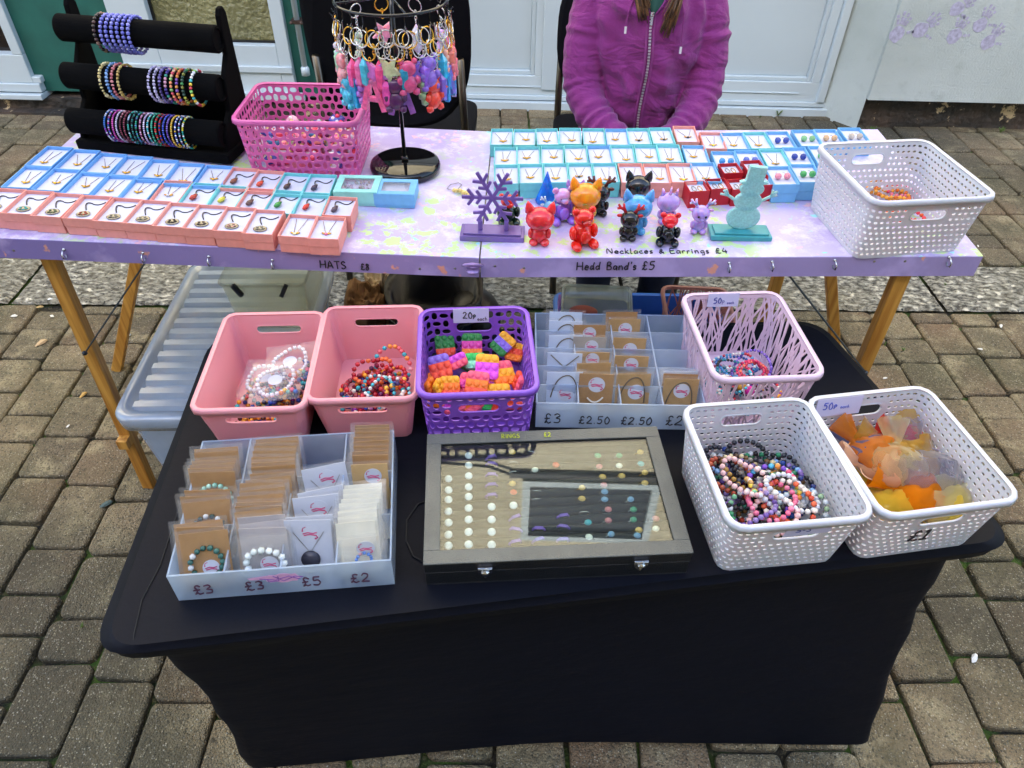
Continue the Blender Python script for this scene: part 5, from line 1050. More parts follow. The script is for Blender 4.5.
# ================================================================== PENDANT AND EARRING BOXES ON THE LAVENDER TABLE
BCOL = {'B': ('#6ca8e2', 'blue'), 't': ('#70c8cc', 'turquoise'), 'p': ('#e2968c', 'salmon pink'), 'L': ('#70b0de', 'sky blue')}
BM = {k: mat('box_card_' + v[1].replace(' ', '_'), v[0], .6, var=.06, scale=90) for k, v in BCOL.items()}
REDB = mat('box_card_red', '#b00f22', .55, var=.08)
def open_box(name, w, d, h, m, lining_drop=.007, th=.0016, double=False):
    t = thing(name, 'x', 'gift box'); b0 = 0
    if double:
        mb = MB(); mb.bb(-w / 2 + .001, w / 2 - .001, -d / 2 + .001, d / 2 - .001, 0, h * .48); mb.build('lower_lid', m, t, bevel=.0006); b0 = h * .49
    mb = MB(); mb.bb(-w / 2, w / 2, -d / 2, d / 2, b0, b0 + .0012)
    for x0, x1, y0, y1 in ((-w / 2, w / 2, -d / 2, -d / 2 + th), (-w / 2, w / 2, d / 2 - th, d / 2), (-w / 2, -w / 2 + th, -d / 2 + th, d / 2 - th), (w / 2 - th, w / 2, -d / 2 + th, d / 2 - th)): mb.bb(x0, x1, y0, y1, b0 + .0012, h)
    mb.build('tray', m, t, bevel=.0004)
    mb = MB(); mb.bb(-w / 2 + th + .0003, w / 2 - th - .0003, -d / 2 + th + .0003, d / 2 - th - .0003, b0 + .0015, h - lining_drop); mb.build('white_pad', WHITEC, t); return t
protos = {}
def place_box(kind, w, d, h, p, a, label, group, double=False):
    key = (kind, round(w, 3), round(d, 3), round(h, 3), double)
    if key not in protos: t = protos[key] = open_box('jewellery_box', w, d, h, REDB if kind == 'R' else BM[kind], double=double)
    else:
        s = protos[key]; t = s.copy(); COL.objects.link(t)
        for ch in s.children: c_ = ch.copy(); COL.objects.link(c_); c_.parent = t
    sl_ = .0265 if p.x > TH else -.026
    t.location = p; t.rotation_euler = (0, -sl_, a); return tag(t, label, 'gift box', group)
def jewel(kind, col, base, a, h, seed, label, group):
    r = random.Random(seed); z = .0006; mb = MB(); mats = []; mb2 = MB()
    if kind == 'gold':
        x = r.uniform(-.006, .006); y = -.012 + r.uniform(-.010, .010)
        mb.tube([(-.017 + r.uniform(0, .010), .032, z), (x - .003, y + .006, z), (x, y, z + .0004), (x + .003, y + .006, z), (.016 - r.uniform(0, .010), .034, z)], .0005, 4)
        for s in (-1, 1): mb.ball((x + s * .005, y + .001, z + .001), (.0052, .0022, .0012), M=Matrix.Rotation(s * .5, 4, 'Z'))
        mb2.ball((x, y - .002, z + .0015), (.0034, .004, .002))
        ms = (GOLD, bead(col) if col else GOLD); nm, cat = 'gold_necklace', 'necklace'
    elif kind == 'cord':
        mb.tube(bez((-.010, .006, z), (-.018, .034, z + .002), (.0, .022, z), 8) + bez((.0, .022, z), (.014, .010, z), (.019, .032, z), 8)[1:], .0011, 5)
        mb2.lathe([(0, -.011), (.004, -.008), (.0055, 0), (.0035, .007), (0, .008)], (0, 0, 0), 8); mb2.v = [Vector((-.008 + v.x + v.z * .25, -.008 + v.z, z + .004 + v.y * .8)) for v in mb2.v]
        mb2.ball((-.006, .0015, z + .004), (.004, .003, .003), 1)
        ms = (C('#23201f', .5), bead(col)); nm, cat = 'cord_necklace', 'necklace'
    elif kind == 'medal':
        mb.tube(bez((-.004, .000, z), (-.020, .028, z + .002), (-.004, .024, z), 7) + bez((-.004, .024, z), (.010, .012, z), (.019, .030, z), 7)[1:], .0011, 5)
        mb2.lathe([(0, 0), (.012, 0), (.0125, .001), (.0105, .002), (.0095, .0012), (0, .0016)], (0, 0, 0), 18); mb2.v = [Vector((v.x - .002, v.y * .85 - .016, v.z + z)) for v in mb2.v]
        for k in range(5): mb2.ball((-.002 + .006 * cos(k * 1.3), -.016 + .005 * sin(k * 1.3), z + .002), (.003, .0022, .0012), 1)
        ms = (C('#2a2725', .5), STEEL); nm, cat = 'medallion_necklace', 'necklace'
    else:
        for s in (-1, 1):
            mb.tube([(s * .009, .004, z + .004), (s * .009, .014, z + .004), (s * .006, .017, z + .003)], .0006, 4); mb2.ball((s * .009, -.004, z + .006), (.0065, .0068, .0065), hi=True)
        ms = (STEEL, bead(col)); nm, cat = 'earring_pair', 'earrings'
    n = len(mb.v); mb.v += mb2.v; mb.f += [[i + n for i in f] for f in mb2.f]; mb.m += [1 + (m_ if kind in ('cord', 'medal') else 0) for m_ in mb2.m]
    o = mb.build(nm, list(ms) + [bead(col) if kind == 'medal' and col else STEEL], smooth=True); o.location = base + Vector((0, 0, h)); o.rotation_euler = (0, -.0265 if base.x > TH else .026, a); return tag(o, label, cat, group)
def box_row(rowname, pts, spec, w, d, h, top, seed, double=()):
    n = len(pts); 
    for i, ((px, py), (k, jk, jc)) in enumerate(zip(pts, spec)):
        p = U(px, py, top); p = Vector((p.x, p.y, tzf(p.x) + .0008)); a = random.Random(seed + i).uniform(-.03, .03)
        cn = BCOL[k][1]; hh = h; dbl = double == 'all'
        place_box(k, w, d, hh, p, a, '%s box, %s along the %s' % (cn, ORD[i], rowname), 'small open jewellery boxes on the lavender table', dbl)
        what = {'gold': 'gold necklace', 'cord': 'stone pendant', 'medal': 'silver medallion', 'ear': 'round earrings'}[jk]
        jewel(jk, jc, p, a, hh - .0068, seed * 7 + i, '%s in %s %s box, %s' % (what, ORD[i], cn, rowname), 'jewellery in the small boxes')
g_ = ('gold', None)
box_row('back row of the pendant boxes', [(49.5, 157.3), (77.4, 159.8), (104, 163), (131, 165), (157, 168), (183, 171), (212, 172.5), (238, 174.5), (264, 176.5), (291, 178.4), (318, 179)],
        [('B', *g_)] * 7 + [('p', 'cord', '#7a4430'), ('p', 'cord', '#c8442c'), ('t', 'cord', '#4a3434'), ('t', 'cord', '#3c3448')], .0545, .089, .026, .773, 100)
box_row('middle row of the pendant boxes', [(27.4, 178.4), (56.3, 180.4), (85, 183), (113, 185), (140.6, 187), (170, 189.5), (198, 191.5), (226, 193.5), (254, 195.5), (282, 197), (310, 198.5)],
        [('B', *g_)] * 5 + [('p', 'gold', '#c9c9d2'), ('t', 'cord', '#a83428'), ('t', 'cord', '#c9c040'), ('p', 'cord', '#5a4038'), ('t', 'cord', '#3c8a3c'), ('t', 'cord', '#c83020')], .0545, .089, .026, .772, 130)
box_row('front row of the pendant boxes', [(0, 201.5), (28, 203), (57, 205), (87, 206.5), (117, 208.5), (146, 210), (175, 212), (204, 213.5), (233.5, 215), (262, 217)],
        [('p', 'medal', '#8a9ca8'), ('p', 'medal', '#3c9c9c'), ('p', 'medal', '#5a6a4a'), ('p', 'medal', '#9c4a3c'), ('p', 'medal', None), ('p', 'medal', None), ('p', 'medal', '#2c241f'), ('p', 'medal', '#5a4a44'), ('p', 'medal', '#c99a8a'), ('p', 'medal', None)], .0545, .086, .034, .780, 160, 'all')
box_row('short stack nearest the mint and blue lidded boxes', [(297, 220), (325.5, 221.5)], [('p', 'gold', '#d8d0a0'), ('p', 'gold', '#d86a8c')], .0545, .078, .034, .780, 190, 'all')
box_row('pair behind the short salmon stack', [(338.5, 200)], [('p', 'cord', '#4a3c4c')], .0535, .072, .034, .780, 195, 'all')
def lidded(px, py, w, d, h, m, label, inner):
    p = T(px, py, h); t = thing('lidded_box', label, 'gift box', p, .0, 'lidded window boxes')
    mb = MB(); mb.bb(-w / 2 + .0015, w / 2 - .0015, -d / 2 + .0015, d / 2 - .0015, 0.0005, h - .012); mb.build('tray', m, t, bevel=.0006)
    mb = MB(); mb.bb(-w / 2, w / 2, -d / 2, -d / 2 + .0015, .006, h); mb.bb(-w / 2, w / 2, d / 2 - .0015, d / 2, .006, h); mb.bb(-w / 2, -w / 2 + .0015, -d / 2 + .0015, d / 2 - .0015, .006, h); mb.bb(w / 2 - .0015, w / 2, -d / 2 + .0015, d / 2 - .0015, .006, h)
    hollow(mb, w, d, .013, h + .0002, h + .0014); l = mb.build('lid', m, t, bevel=.0005)
    mb = MB(); mb.bb(-w / 2 + .013, w / 2 - .013, -d / 2 + .013, d / 2 - .013, h + .0001, h + .0006); mb.build('window_film', clear('window_film', '#ffffff', .12, .03, 1.7), l)
    mb = MB(); mb.bb(-w / 2 + .003, w / 2 - .003, -d / 2 + .003, d / 2 - .003, h - .0118, h - .008); mb.build('white_pad', WHITEC, t)
    q = MB(); rr = random.Random(7)
    for k in range(inner): q.ball((rr.uniform(-w / 2 + .016, w / 2 - .016), rr.uniform(-d / 2 + .016, d / 2 - .016), h - .005), rr.uniform(.002, .0035), k % 2)
    if inner: o = q.build('trinket_necklace', [STEEL, bead('#b0a8c8')], smooth=True); o.location = p; tag(o, 'silvery bead necklace seen through the window of the mint box', 'necklace')
lidded(358, 184, .086, .072, .03, mat('box_card_mint', '#8fd4cc', .6), 'mint green lidded box with window, silvery beads inside', 34)
lidded(396, 187, .080, .064, .03, BM['L'], 'sky blue lidded box with clear window, beside the round stand base', 0)
box_row('back row of the block by the person', [(502, 128), (525, 129), (548, 129), (571, 129), (595, 130), (618, 131), (640, 131), (663, 131), (687, 130), (714, 137), (736, 138), (759, 138), (782, 138), (808, 137), (830, 137), (855, 136)],
        [('t', 'gold', None)] * 5 + [('L', 'gold', None), ('t', 'gold', '#2c2424'), ('t', 'gold', '#3c3434'), ('p', 'gold', '#15151a'), ('p', 'gold', '#e8d02a'), ('L', 'gold', None), ('t', 'gold', None), ('L', 'ear', '#3a4a9c'), ('L', 'ear', '#7ab07a'), ('L', 'ear', '#c9a27a'), ('L', 'ear', '#b8a89a')], .0495, .086, .028, .775, 300)
box_row('middle row of the block by the person', [(506, 147), (529, 147), (553, 147), (577, 147), (601, 148), (624, 148), (648, 148.5), (671, 148.5), (697, 150), (727, 157), (751, 156.5), (776, 156), (799, 154.5), (825, 154)],
        [('t', 'gold', None)] * 4 + [('L', 'gold', None)] + [('t', 'gold', None)] * 3 + [('L', 'gold', None), ('L', 'ear', '#3a8ac8'), ('L', 'ear', '#5a6ab8'), ('t', 'gold', '#8a7a5a'), ('L', 'ear', '#2a3a8c'), ('L', 'ear', '#6ab07a')], .0495, .086, .028, .775, 330)
box_row('front row of the block by the person', [(507, 165), (532, 165), (557, 165), (582, 165.5), (607, 166), (633, 167), (658, 168), (683, 168), (707, 168)],
        [('t', 'gold', None), ('t', 'gold', None), ('t', 'gold', None), ('t', 'gold', '#4a3c34'), ('t', 'gold', None), ('p', 'gold', '#d8a0a8'), ('p', 'gold', '#f0803c'), ('p', 'gold', '#f0d020'), ('L', 'gold', '#8a9a7a')], .0495, .086, .034, .781, 360, 'all')
box_row('pair of earring boxes beside the red boxes', [(783, 173), (808, 171.5)], [('L', 'ear', '#e08a9c'), ('L', 'ear', '#4aa05a')], .050, .080, .040, .787, 380, 'all')
for i, (px, py, lab) in enumerate(((731, 168, 'small red box in the rear, on the side of the person'), (754, 165, 'small red box in the rear, next to the earring boxes'), (697.5, 186, 'small red box at the outer front corner nearest the lilac figures'), (718.5, 183.5, 'small red box second in the front row'), (740, 184, 'small red box half hidden behind the snowman'), (762, 180, 'small red box behind the brim of the snowman hat'))):
    p = T(px, py, .036); place_box('R', .040, .044, .036, p, .12, lab, 'small red boxes'); mb = MB(); q = thing('ring_pair', 'two thin rings in the ' + ['rear red box toward the person', 'rear red box by the earring boxes', 'red box at the outer front corner', 'second red box of the front row', 'red box half hidden by the snowman', 'red box behind the snowman hat'][i], 'rings', p + Vector((0, 0, .0295)), .12, 'rings in the red boxes')
    for s in (-1, 1): mb = MB(); mb.tube([(s * .006 + .004 * cos(k * pi / 6), .010 * sin(k * pi / 6), .001) for k in range(12)], .0008, 4, closed=True); mb.build('band', STEEL if s < 0 else GOLD, q, smooth=True)

# ================================================================== BRACELET STAND
zb_ = .746
b0, b1 = U(78, 150, zb_), U(231, 165, zb_); sa_ = atan2(b1.y - b0.y, b1.x - b0.x); sw = (b1 - b0).length
ST = thing('bracelet_stand', 'black velvet three bar bracelet stand', 'display stand', (b0 + b1) / 2, sa_)
SD = .135
mb = MB(); mb.bb(-sw / 2, sw / 2, 0, SD, 0, .022); mb.build('base_board', VELVET, ST, bevel=.004)
prof = [(.012, .02), (.02, .055), (.058, .09), (.066, .15), (.098, .19), (.104, .262), (.112, .274), (.124, .276), (.132, .262), (.134, .02)]
for s in (-1, 1):
    mb = MB(); x = s * (sw / 2 - .012); mb.loft([[(x - .006, y, z) for y, z in prof], [(x + .006, y, z) for y, z in prof]]); mb.build('side_panel', VELVET, ST, bevel=.003)
mb = MB(); mb.bb(-sw / 2 + .018, sw / 2 - .018, .11, .122, .022, .12); mb.build('back_board', VELVET, ST)
BARS = []
MS = Matrix.Translation((b0 + b1) / 2) @ Matrix.Rotation(sa_, 4, 'Z')
for (lpx, rpx, yb, zb2) in (((66, 32), (212, 46), .085, .224), ((70, 74), (218, 86), .052, .140), ((74, 116), (222, 130), .018, .058)):
    # bar centre heights found from the picture, depth from the stepped side panel
    x0, x1 = -sw / 2 - .004, sw / 2 - .010; BARS.append((yb, zb2)); r_ = .0265
    mb = MB(); rings = [[Vector((x, yb + r_ * .86 * q * cos(a_), zb2 + r_ * q * sin(a_))) for a_ in [2 * pi * k / 28 for k in range(28)]] for x, q in ((x0, .9), (x0 + .003, 1), (x1 - .003, 1), (x1, .93), (x1 + .0002, .80), (x1 - .004, .78))]
    mb.loft(rings); mb.build('bar', VELVET, ST, smooth=False)
def on_bar(bar, px, cols, rb, lab, grp, seed, pattern='random', chips=False, sag=.004, lean=0):
    yb, zb2 = BARS[bar]; pc = MS @ Vector((0, yb, zb2)); rp = UY(px, 60 + 40 * bar, pc.y); lx_ = (MS.inverted() @ Vector((rp.x, pc.y, 0))).x
    # x from the sight line at the bar's own height
    for _ in range(4):
        q = MS @ Vector((lx_, yb, zb2)); d_ = q - CAM; c_ = Vector((right.x * d_.x + fwd.x * d_.y - down.x * d_.z, right.y * d_.x + fwd.y * d_.y - down.y * d_.z, right.z * d_.x + fwd.z * d_.y - down.z * d_.z)); lx_ += (px - (CX + F * c_.x / c_.z)) * c_.z / F
    Rr = .0285 + rb * 1.35; mb = bracelet_mesh(Rr, rb, cols, seed, .93, .0004, pattern, chips); o = mb.build('bead_bracelet', [bead(c) for c in cols], smooth=not chips)
    o.matrix_world = MS @ Matrix.Translation((lx_, yb, zb2 - .002 - rb * .4)) @ Matrix.Rotation(lean, 4, 'Z') @ Matrix(((0, 0, 1, 0), (0, 1, 0, 0), (1, 0, 0, 0), (0, 0, 0, 1)))
    return tag(o, lab, 'bracelet', grp)
on_bar(0, 104, ['#4a3434', '#8a6a5a', '#2c2424'], .0042, 'dark brown bead bracelet on the top bar beside the periwinkle cuff', 'bracelets on the stand', 1)
for k in range(6): on_bar(0, 110.5 + k * 5.4, ['#6f72c8', '#8688d4'], .0042, 'periwinkle bead strand of the wide cuff on the top bar', 'periwinkle strands on the top bar', 10 + k)
for k, (px, c, nm) in enumerate(((109, ['#d8c88a', '#c9b470', '#e8dca8'], 'cream yellow chip'), (116, ['#5a8cc8', '#7fa8d8'], 'blue chip'), (121, ['#c8707a', '#d88a88'], 'rose chip'), (127, ['#d0b870', '#b89a50'], 'honey yellow chip'))): on_bar(1, px, c, .0036, nm + ' bracelet on the middle bar', 'bracelets on the stand', 20 + k, chips=True)
for k, (px, c, nm) in enumerate(((157, ['#c0b8d8', '#a8a0c8'], 'pale lilac chip'), (162.5, ['#b8b0d0', '#d0cae0'], 'frosty lilac chip'), (168, ['#6a5a9c', '#8a7ab8', '#4a3c7a'], 'amethyst chip'))): on_bar(1, px, c, .0034, nm + ' bracelet on the middle bar', 'bracelets on the stand', 30 + k, chips=True)
for k, (px, c, nm) in enumerate(((174, ['#4a3c8c', '#3c9c8c', '#d8a0b8'], 'violet and teal'), (179.5, ['#e05a6c', '#f09a6c', '#f0c8a0', '#8cc06c'], 'coral and peach'), (185, ['#c85a3c', '#e89a4a', '#8a5ab0'], 'rust and violet'), (190.5, ['#2c4a3c', '#3c8a50', '#8a8a3c', '#c8c84a'], 'dark green and lime'), (199, ['#f0f0f0', '#e04a5c', '#4ac0c8', '#f0d04a', '#8cd06c'], 'white and candy coloured'))): on_bar(1, px, c, .0036, nm + ' bead bracelet on the middle bar', 'bracelets on the stand', 40 + k)
LOW = [('#3c7ac8', '#8a3cb0', '#e0e0f0'), ('#2c5ab0', '#b03c9c', '#c8c8e8'), ('#b03c9c', '#d85ab0'), ('#c8b8d8', '#e8e0ee'), ('#7a3040', '#5a2430', '#c89098'), ('#6a2a3a', '#a04a5a'), ('#20343c', '#3cb0a0', '#c8d8f0'), ('#1c5a5a', '#2c8a80', '#15202c'), ('#283048', '#5a8cc8', '#30a080'), ('#d88ab0', '#f0c8d8', '#8a3c6a'), ('#c8b0d8', '#e8d8f0'), ('#3cb0b8', '#f0e8e0', '#7ad0d8'), ('#208a6a', '#50c0a0'), ('#c8283c', '#20a080', '#e05a4a'), ('#2c3c9c', '#c83c3c'), ('#3048b8', '#5a70d8'), ('#5a3c9c', '#8a70c8'), ('#e8b030', '#f0d060'), ('#f0f0f0', '#3c50b0', '#e8c040'), ('#5a2a7a', '#e8e0f0', '#3c9cb0'), ('#20a090', '#e0d040', '#f0f0f0')]
LN = ['blue and purple', 'violet speckled', 'magenta', 'pale lilac', 'maroon', 'wine red', 'black and mint', 'dark teal', 'navy and green', 'pink and plum', 'lavender white', 'aqua and white', 'emerald', 'red and green', 'indigo and red', 'royal blue', 'deep violet', 'golden yellow', 'white, blue and yellow', 'purple and white', 'teal and yellow']
for k, (c, nm) in enumerate(zip(LOW, LN)): on_bar(2, 113.5 + k * 3.85, list(c), .0021, 'fine %s seed bead bracelet on the lowest bar' % nm, 'fine bracelets on the lowest bar', 60 + k, 'cycle' if k % 2 else 'random')

# ================================================================== KEYRING STAND
p = T(405, 161, .02); KS = thing('keyring_stand', 'black carousel stand with round glossy base and hook ring', 'display stand', p, 0)
GB = mat('gloss_black', '#0c0c0e', .06)
mb = MB(); mb.lathe([(0, 0), (.070, 0), (.074, .004), (.075, .012), (.072, .019), (.066, .0215), (0, .0225)], (0, 0, 0), 48); mb.build('round_base', GB, KS, smooth=True)
HR = .335
mb = MB(); mb.tube([(0, 0, .02), (0, 0, HR + .05)], .0042, 10); mb.lathe([(.0, 0), (.007, 0), (.008, .006), (.0055, .010), (0, .010)], (0, 0, .0215), 12); mb.build('pole', GB, KS, smooth=True)
KR = .104
mb = MB(); mb.tube([(KR * cos(k * pi / 24), KR * sin(k * pi / 24), HR) for k in range(48)], .0028, 8, closed=True)
for k in range(4): mb.tube([(0, 0, HR + .004), (KR * cos(k * pi / 2 + .4), KR * sin(k * pi / 2 + .4), HR + .001)], .002, 6)
mb.build('hook_ring', GB, KS, smooth=True)
for k in range(26):
    a_ = 2 * pi * k / 26; c_, s_ = cos(a_), sin(a_); mb = MB(); mb.tube([(KR * c_, KR * s_, HR), (KR * c_, KR * s_, HR - .018), ((KR + .005) * c_, (KR + .005) * s_, HR - .024), ((KR + .010) * c_, (KR + .010) * s_, HR - .018)], .0013, 5); mb.build('hook', GB, KS)
def charm_mesh(kind, mb):
    if kind == 'A':
        for s in (-1, 1): mb.box((s * .008, 0, -.020), (.007, .006, .036), M=Matrix.Rotation(s * -.28, 4, 'Y'))
        mb.box((0, 0, -.024), (.014, .0055, .006)); mb.ball((0, 0, -.004), (.007, .004, .005))
    elif kind == 'M':
        for s in (-1, 1): mb.box((s * .011, 0, -.018), (.007, .006, .036)); mb.box((s * .005, 0, -.013), (.006, .0055, .024), M=Matrix.Rotation(s * .45, 4, 'Y'))
    elif kind == 'bear':
        mb.ball((0, 0, -.011), (.010, .006, .009), hi=True); mb.ball((0, 0, -.027), (.010, .007, .011), hi=True)
        for s in (-1, 1): mb.ball((s * .008, 0, -.003), (.004, .003, .004)); mb.ball((s * .010, -.002, -.023), (.0045, .004, .006)); mb.ball((s * .008, -.002, -.036), (.005, .005, .005))
    elif kind == 'crystal': mb.lathe([(0, -.038), (.006, -.030), (.0068, -.010), (0, 0)], (0, 0, 0), 6)
    elif kind == 'star': mb.add([((.016 if k % 2 else .007) * sin(k * pi / 5), s * .003, -.016 + (.016 if k % 2 else .007) * cos(k * pi / 5)) for s in (-1, 1) for k in range(10)], [tuple(range(10)), tuple(range(19, 9, -1))] + [(k, (k + 1) % 10, (k + 1) % 10 + 10, k + 10) for k in range(10)])
    else:
        for k in range(4): mb.ball((.003 * (k % 2), 0, -.004 - .007 * k), .0052, hi=False)
KEYS = [(-88, 'star', '#c8d0a8', 0), (-172, 'drops', '#9fd0a8', 0), (-160, 'drops', '#d8d8e0', 0), (-148, 'bear', '#e8a0a8', 0), (-136, 'M', '#2fa8d8', 1), (-128, 'crystal', '#e85a9c', 0), (-118, 'crystal', '#e070a8', 0), (-106, 'A', '#f06aa0', 1), (-97, 'crystal', '#f05a98', 0), (-84, 'bear', '#5a2a5c', 1), (-74, 'crystal', '#3a98b8', 0), (-66, 'star', '#7a60c8', 0), (-57, 'drops', '#8fb08a', 1), (-48, 'bear', '#8a6ad0', 0), (-38, 'star', '#e83828', 1), (-30, 'crystal', '#30b0d8', 0), (-21, 'A', '#7a80d8', 1), (-14, 'M', '#3aa0e0', 1), (-5, 'bear', '#f07a8a', 0), (6, 'A', '#a8a0e0', 1), (16, 'star', '#f0707a', 0), (40, 'bear', '#c8a0d8', 0), (75, 'crystal', '#c8c8d8', 0), (110, 'star', '#e8a8c0', 0), (140, 'drops', '#b8c8b0', 0)]
KEYS += [(-154, 'crystal', '#a8d8c0', 0), (-142, 'bear', '#4ab8d8', 1), (-122, 'drops', '#b078d0', 1), (-112, 'crystal', '#50c0d8', 0), (-101, 'star', '#c878c8', 0), (-92, 'crystal', '#e85ab0', 1), (-79, 'A', '#9060b0', 1), (-70, 'bear', '#d85a8c', 0), (-53, 'crystal', '#a070e0', 0), (-44, 'bear', '#f05040', 1), (-34, 'crystal', '#7a58c0', 1), (-25, 'drops', '#e8b0a0', 0), (-10, 'crystal', '#f09080', 0), (1, 'star', '#58b0e8', 1)]
CNm = {'A': 'letter shaped', 'M': 'chunky letter', 'bear': 'bear shaped', 'crystal': 'long crystal', 'star': 'star', 'drops': 'bead drop'}
for i, (dg, kd, col, low) in enumerate(KEYS):
    a_ = radians(dg); pos = p + Vector(((KR + .005) * cos(a_), (KR + .005) * sin(a_), HR - .024)); sf = ['outermost', 'next', 'third'][0]
    cname = {'#c8d0a8': 'pale sage', '#9fd0a8': 'mint', '#d8d8e0': 'clear', '#e8a0a8': 'blush', '#2fa8d8': 'cyan', '#e85a9c': 'pink', '#e070a8': 'rose', '#f06aa0': 'bubblegum pink', '#f05a98': 'neon pink', '#5a2a5c': 'dark plum', '#3a98b8': 'teal', '#7a60c8': 'violet', '#8fb08a': 'grey green', '#8a6ad0': 'lilac', '#e83828': 'bright red', '#30b0d8': 'turquoise', '#7a80d8': 'periwinkle', '#3aa0e0': 'sky blue', '#f07a8a': 'coral', '#a8a0e0': 'lavender', '#f0707a': 'salmon', '#c8a0d8': 'mauve', '#c8c8d8': 'smoky clear', '#e8a8c0': 'baby pink', '#b8c8b0': 'celadon', '#a8d8c0': 'seafoam', '#4ab8d8': 'aqua', '#b078d0': 'orchid', '#50c0d8': 'light turquoise', '#c878c8': 'pinkish violet', '#e85ab0': 'magenta pink', '#9060b0': 'grape', '#d85a8c': 'raspberry', '#a070e0': 'amethyst', '#f05040': 'tomato red', '#7a58c0': 'indigo', '#e8b0a0': 'apricot', '#f09080': 'peach', '#58b0e8': 'azure'}[col]
    q = thing('keyring', '%s %s resin keyring hanging from the black carousel' % (cname, CNm[kd]), 'keyring', pos, a_ + pi / 2, 'keyrings on the carousel'); gm = GOLD if i % 4 in (1, 3) and i % 3 else CHROME
    dz = (.020 if low else 0) + (i * 37 % 10) * .0006; q.location.z -= dz
    if dz > .012: mb = MB(); mb.tube([(0, 0, .004 + dz), (.001, 0, dz * .5), (0, 0, .000)], .0012, 5); mb.build('link', gm, q)
    mb = MB(); mb.tube([(.0135 * cos(k * pi / 9), .004 * sin(k * pi / 9), -.012 + .0135 * sin(k * pi / 9)) for k in range(18)], .0012, 5, closed=True); mb.build('split_ring', gm, q, smooth=True)
    L = (.028 if low else .012) + (i * 53 % 7) * .0016; mb = MB(); z = -.024; k = 0
    while z > -.026 - L:
        o_ = k % 2; mb.tube([((.0025 * cos(j * pi / 4)) * (1 - o_), (.0025 * cos(j * pi / 4)) * o_, z + .004 * sin(j * pi / 4)) for j in range(8)], .0008, 4, closed=True); z -= .0055; k += 1
    if low:
        for j in range(3): mb.ball((-.006 + .006 * j, .0, z + .002), .0038)
    mb.build('chain', gm, q, smooth=True)
    mb = MB(); charm_mesh(kd, mb); mb.v = [v * 1.6 + Vector((0, 0, z + .001)) for v in mb.v]
    mb.build('charm', mat('resin_' + col.strip('#'), col, .1, var=.25, scale=120, Transmission_Weight=.12, Subsurface_Weight=.7, Subsurface_Scale=.012), q, smooth=kd in ('bear', 'drops'), bevel=.001 if kd in 'AM' else 0)

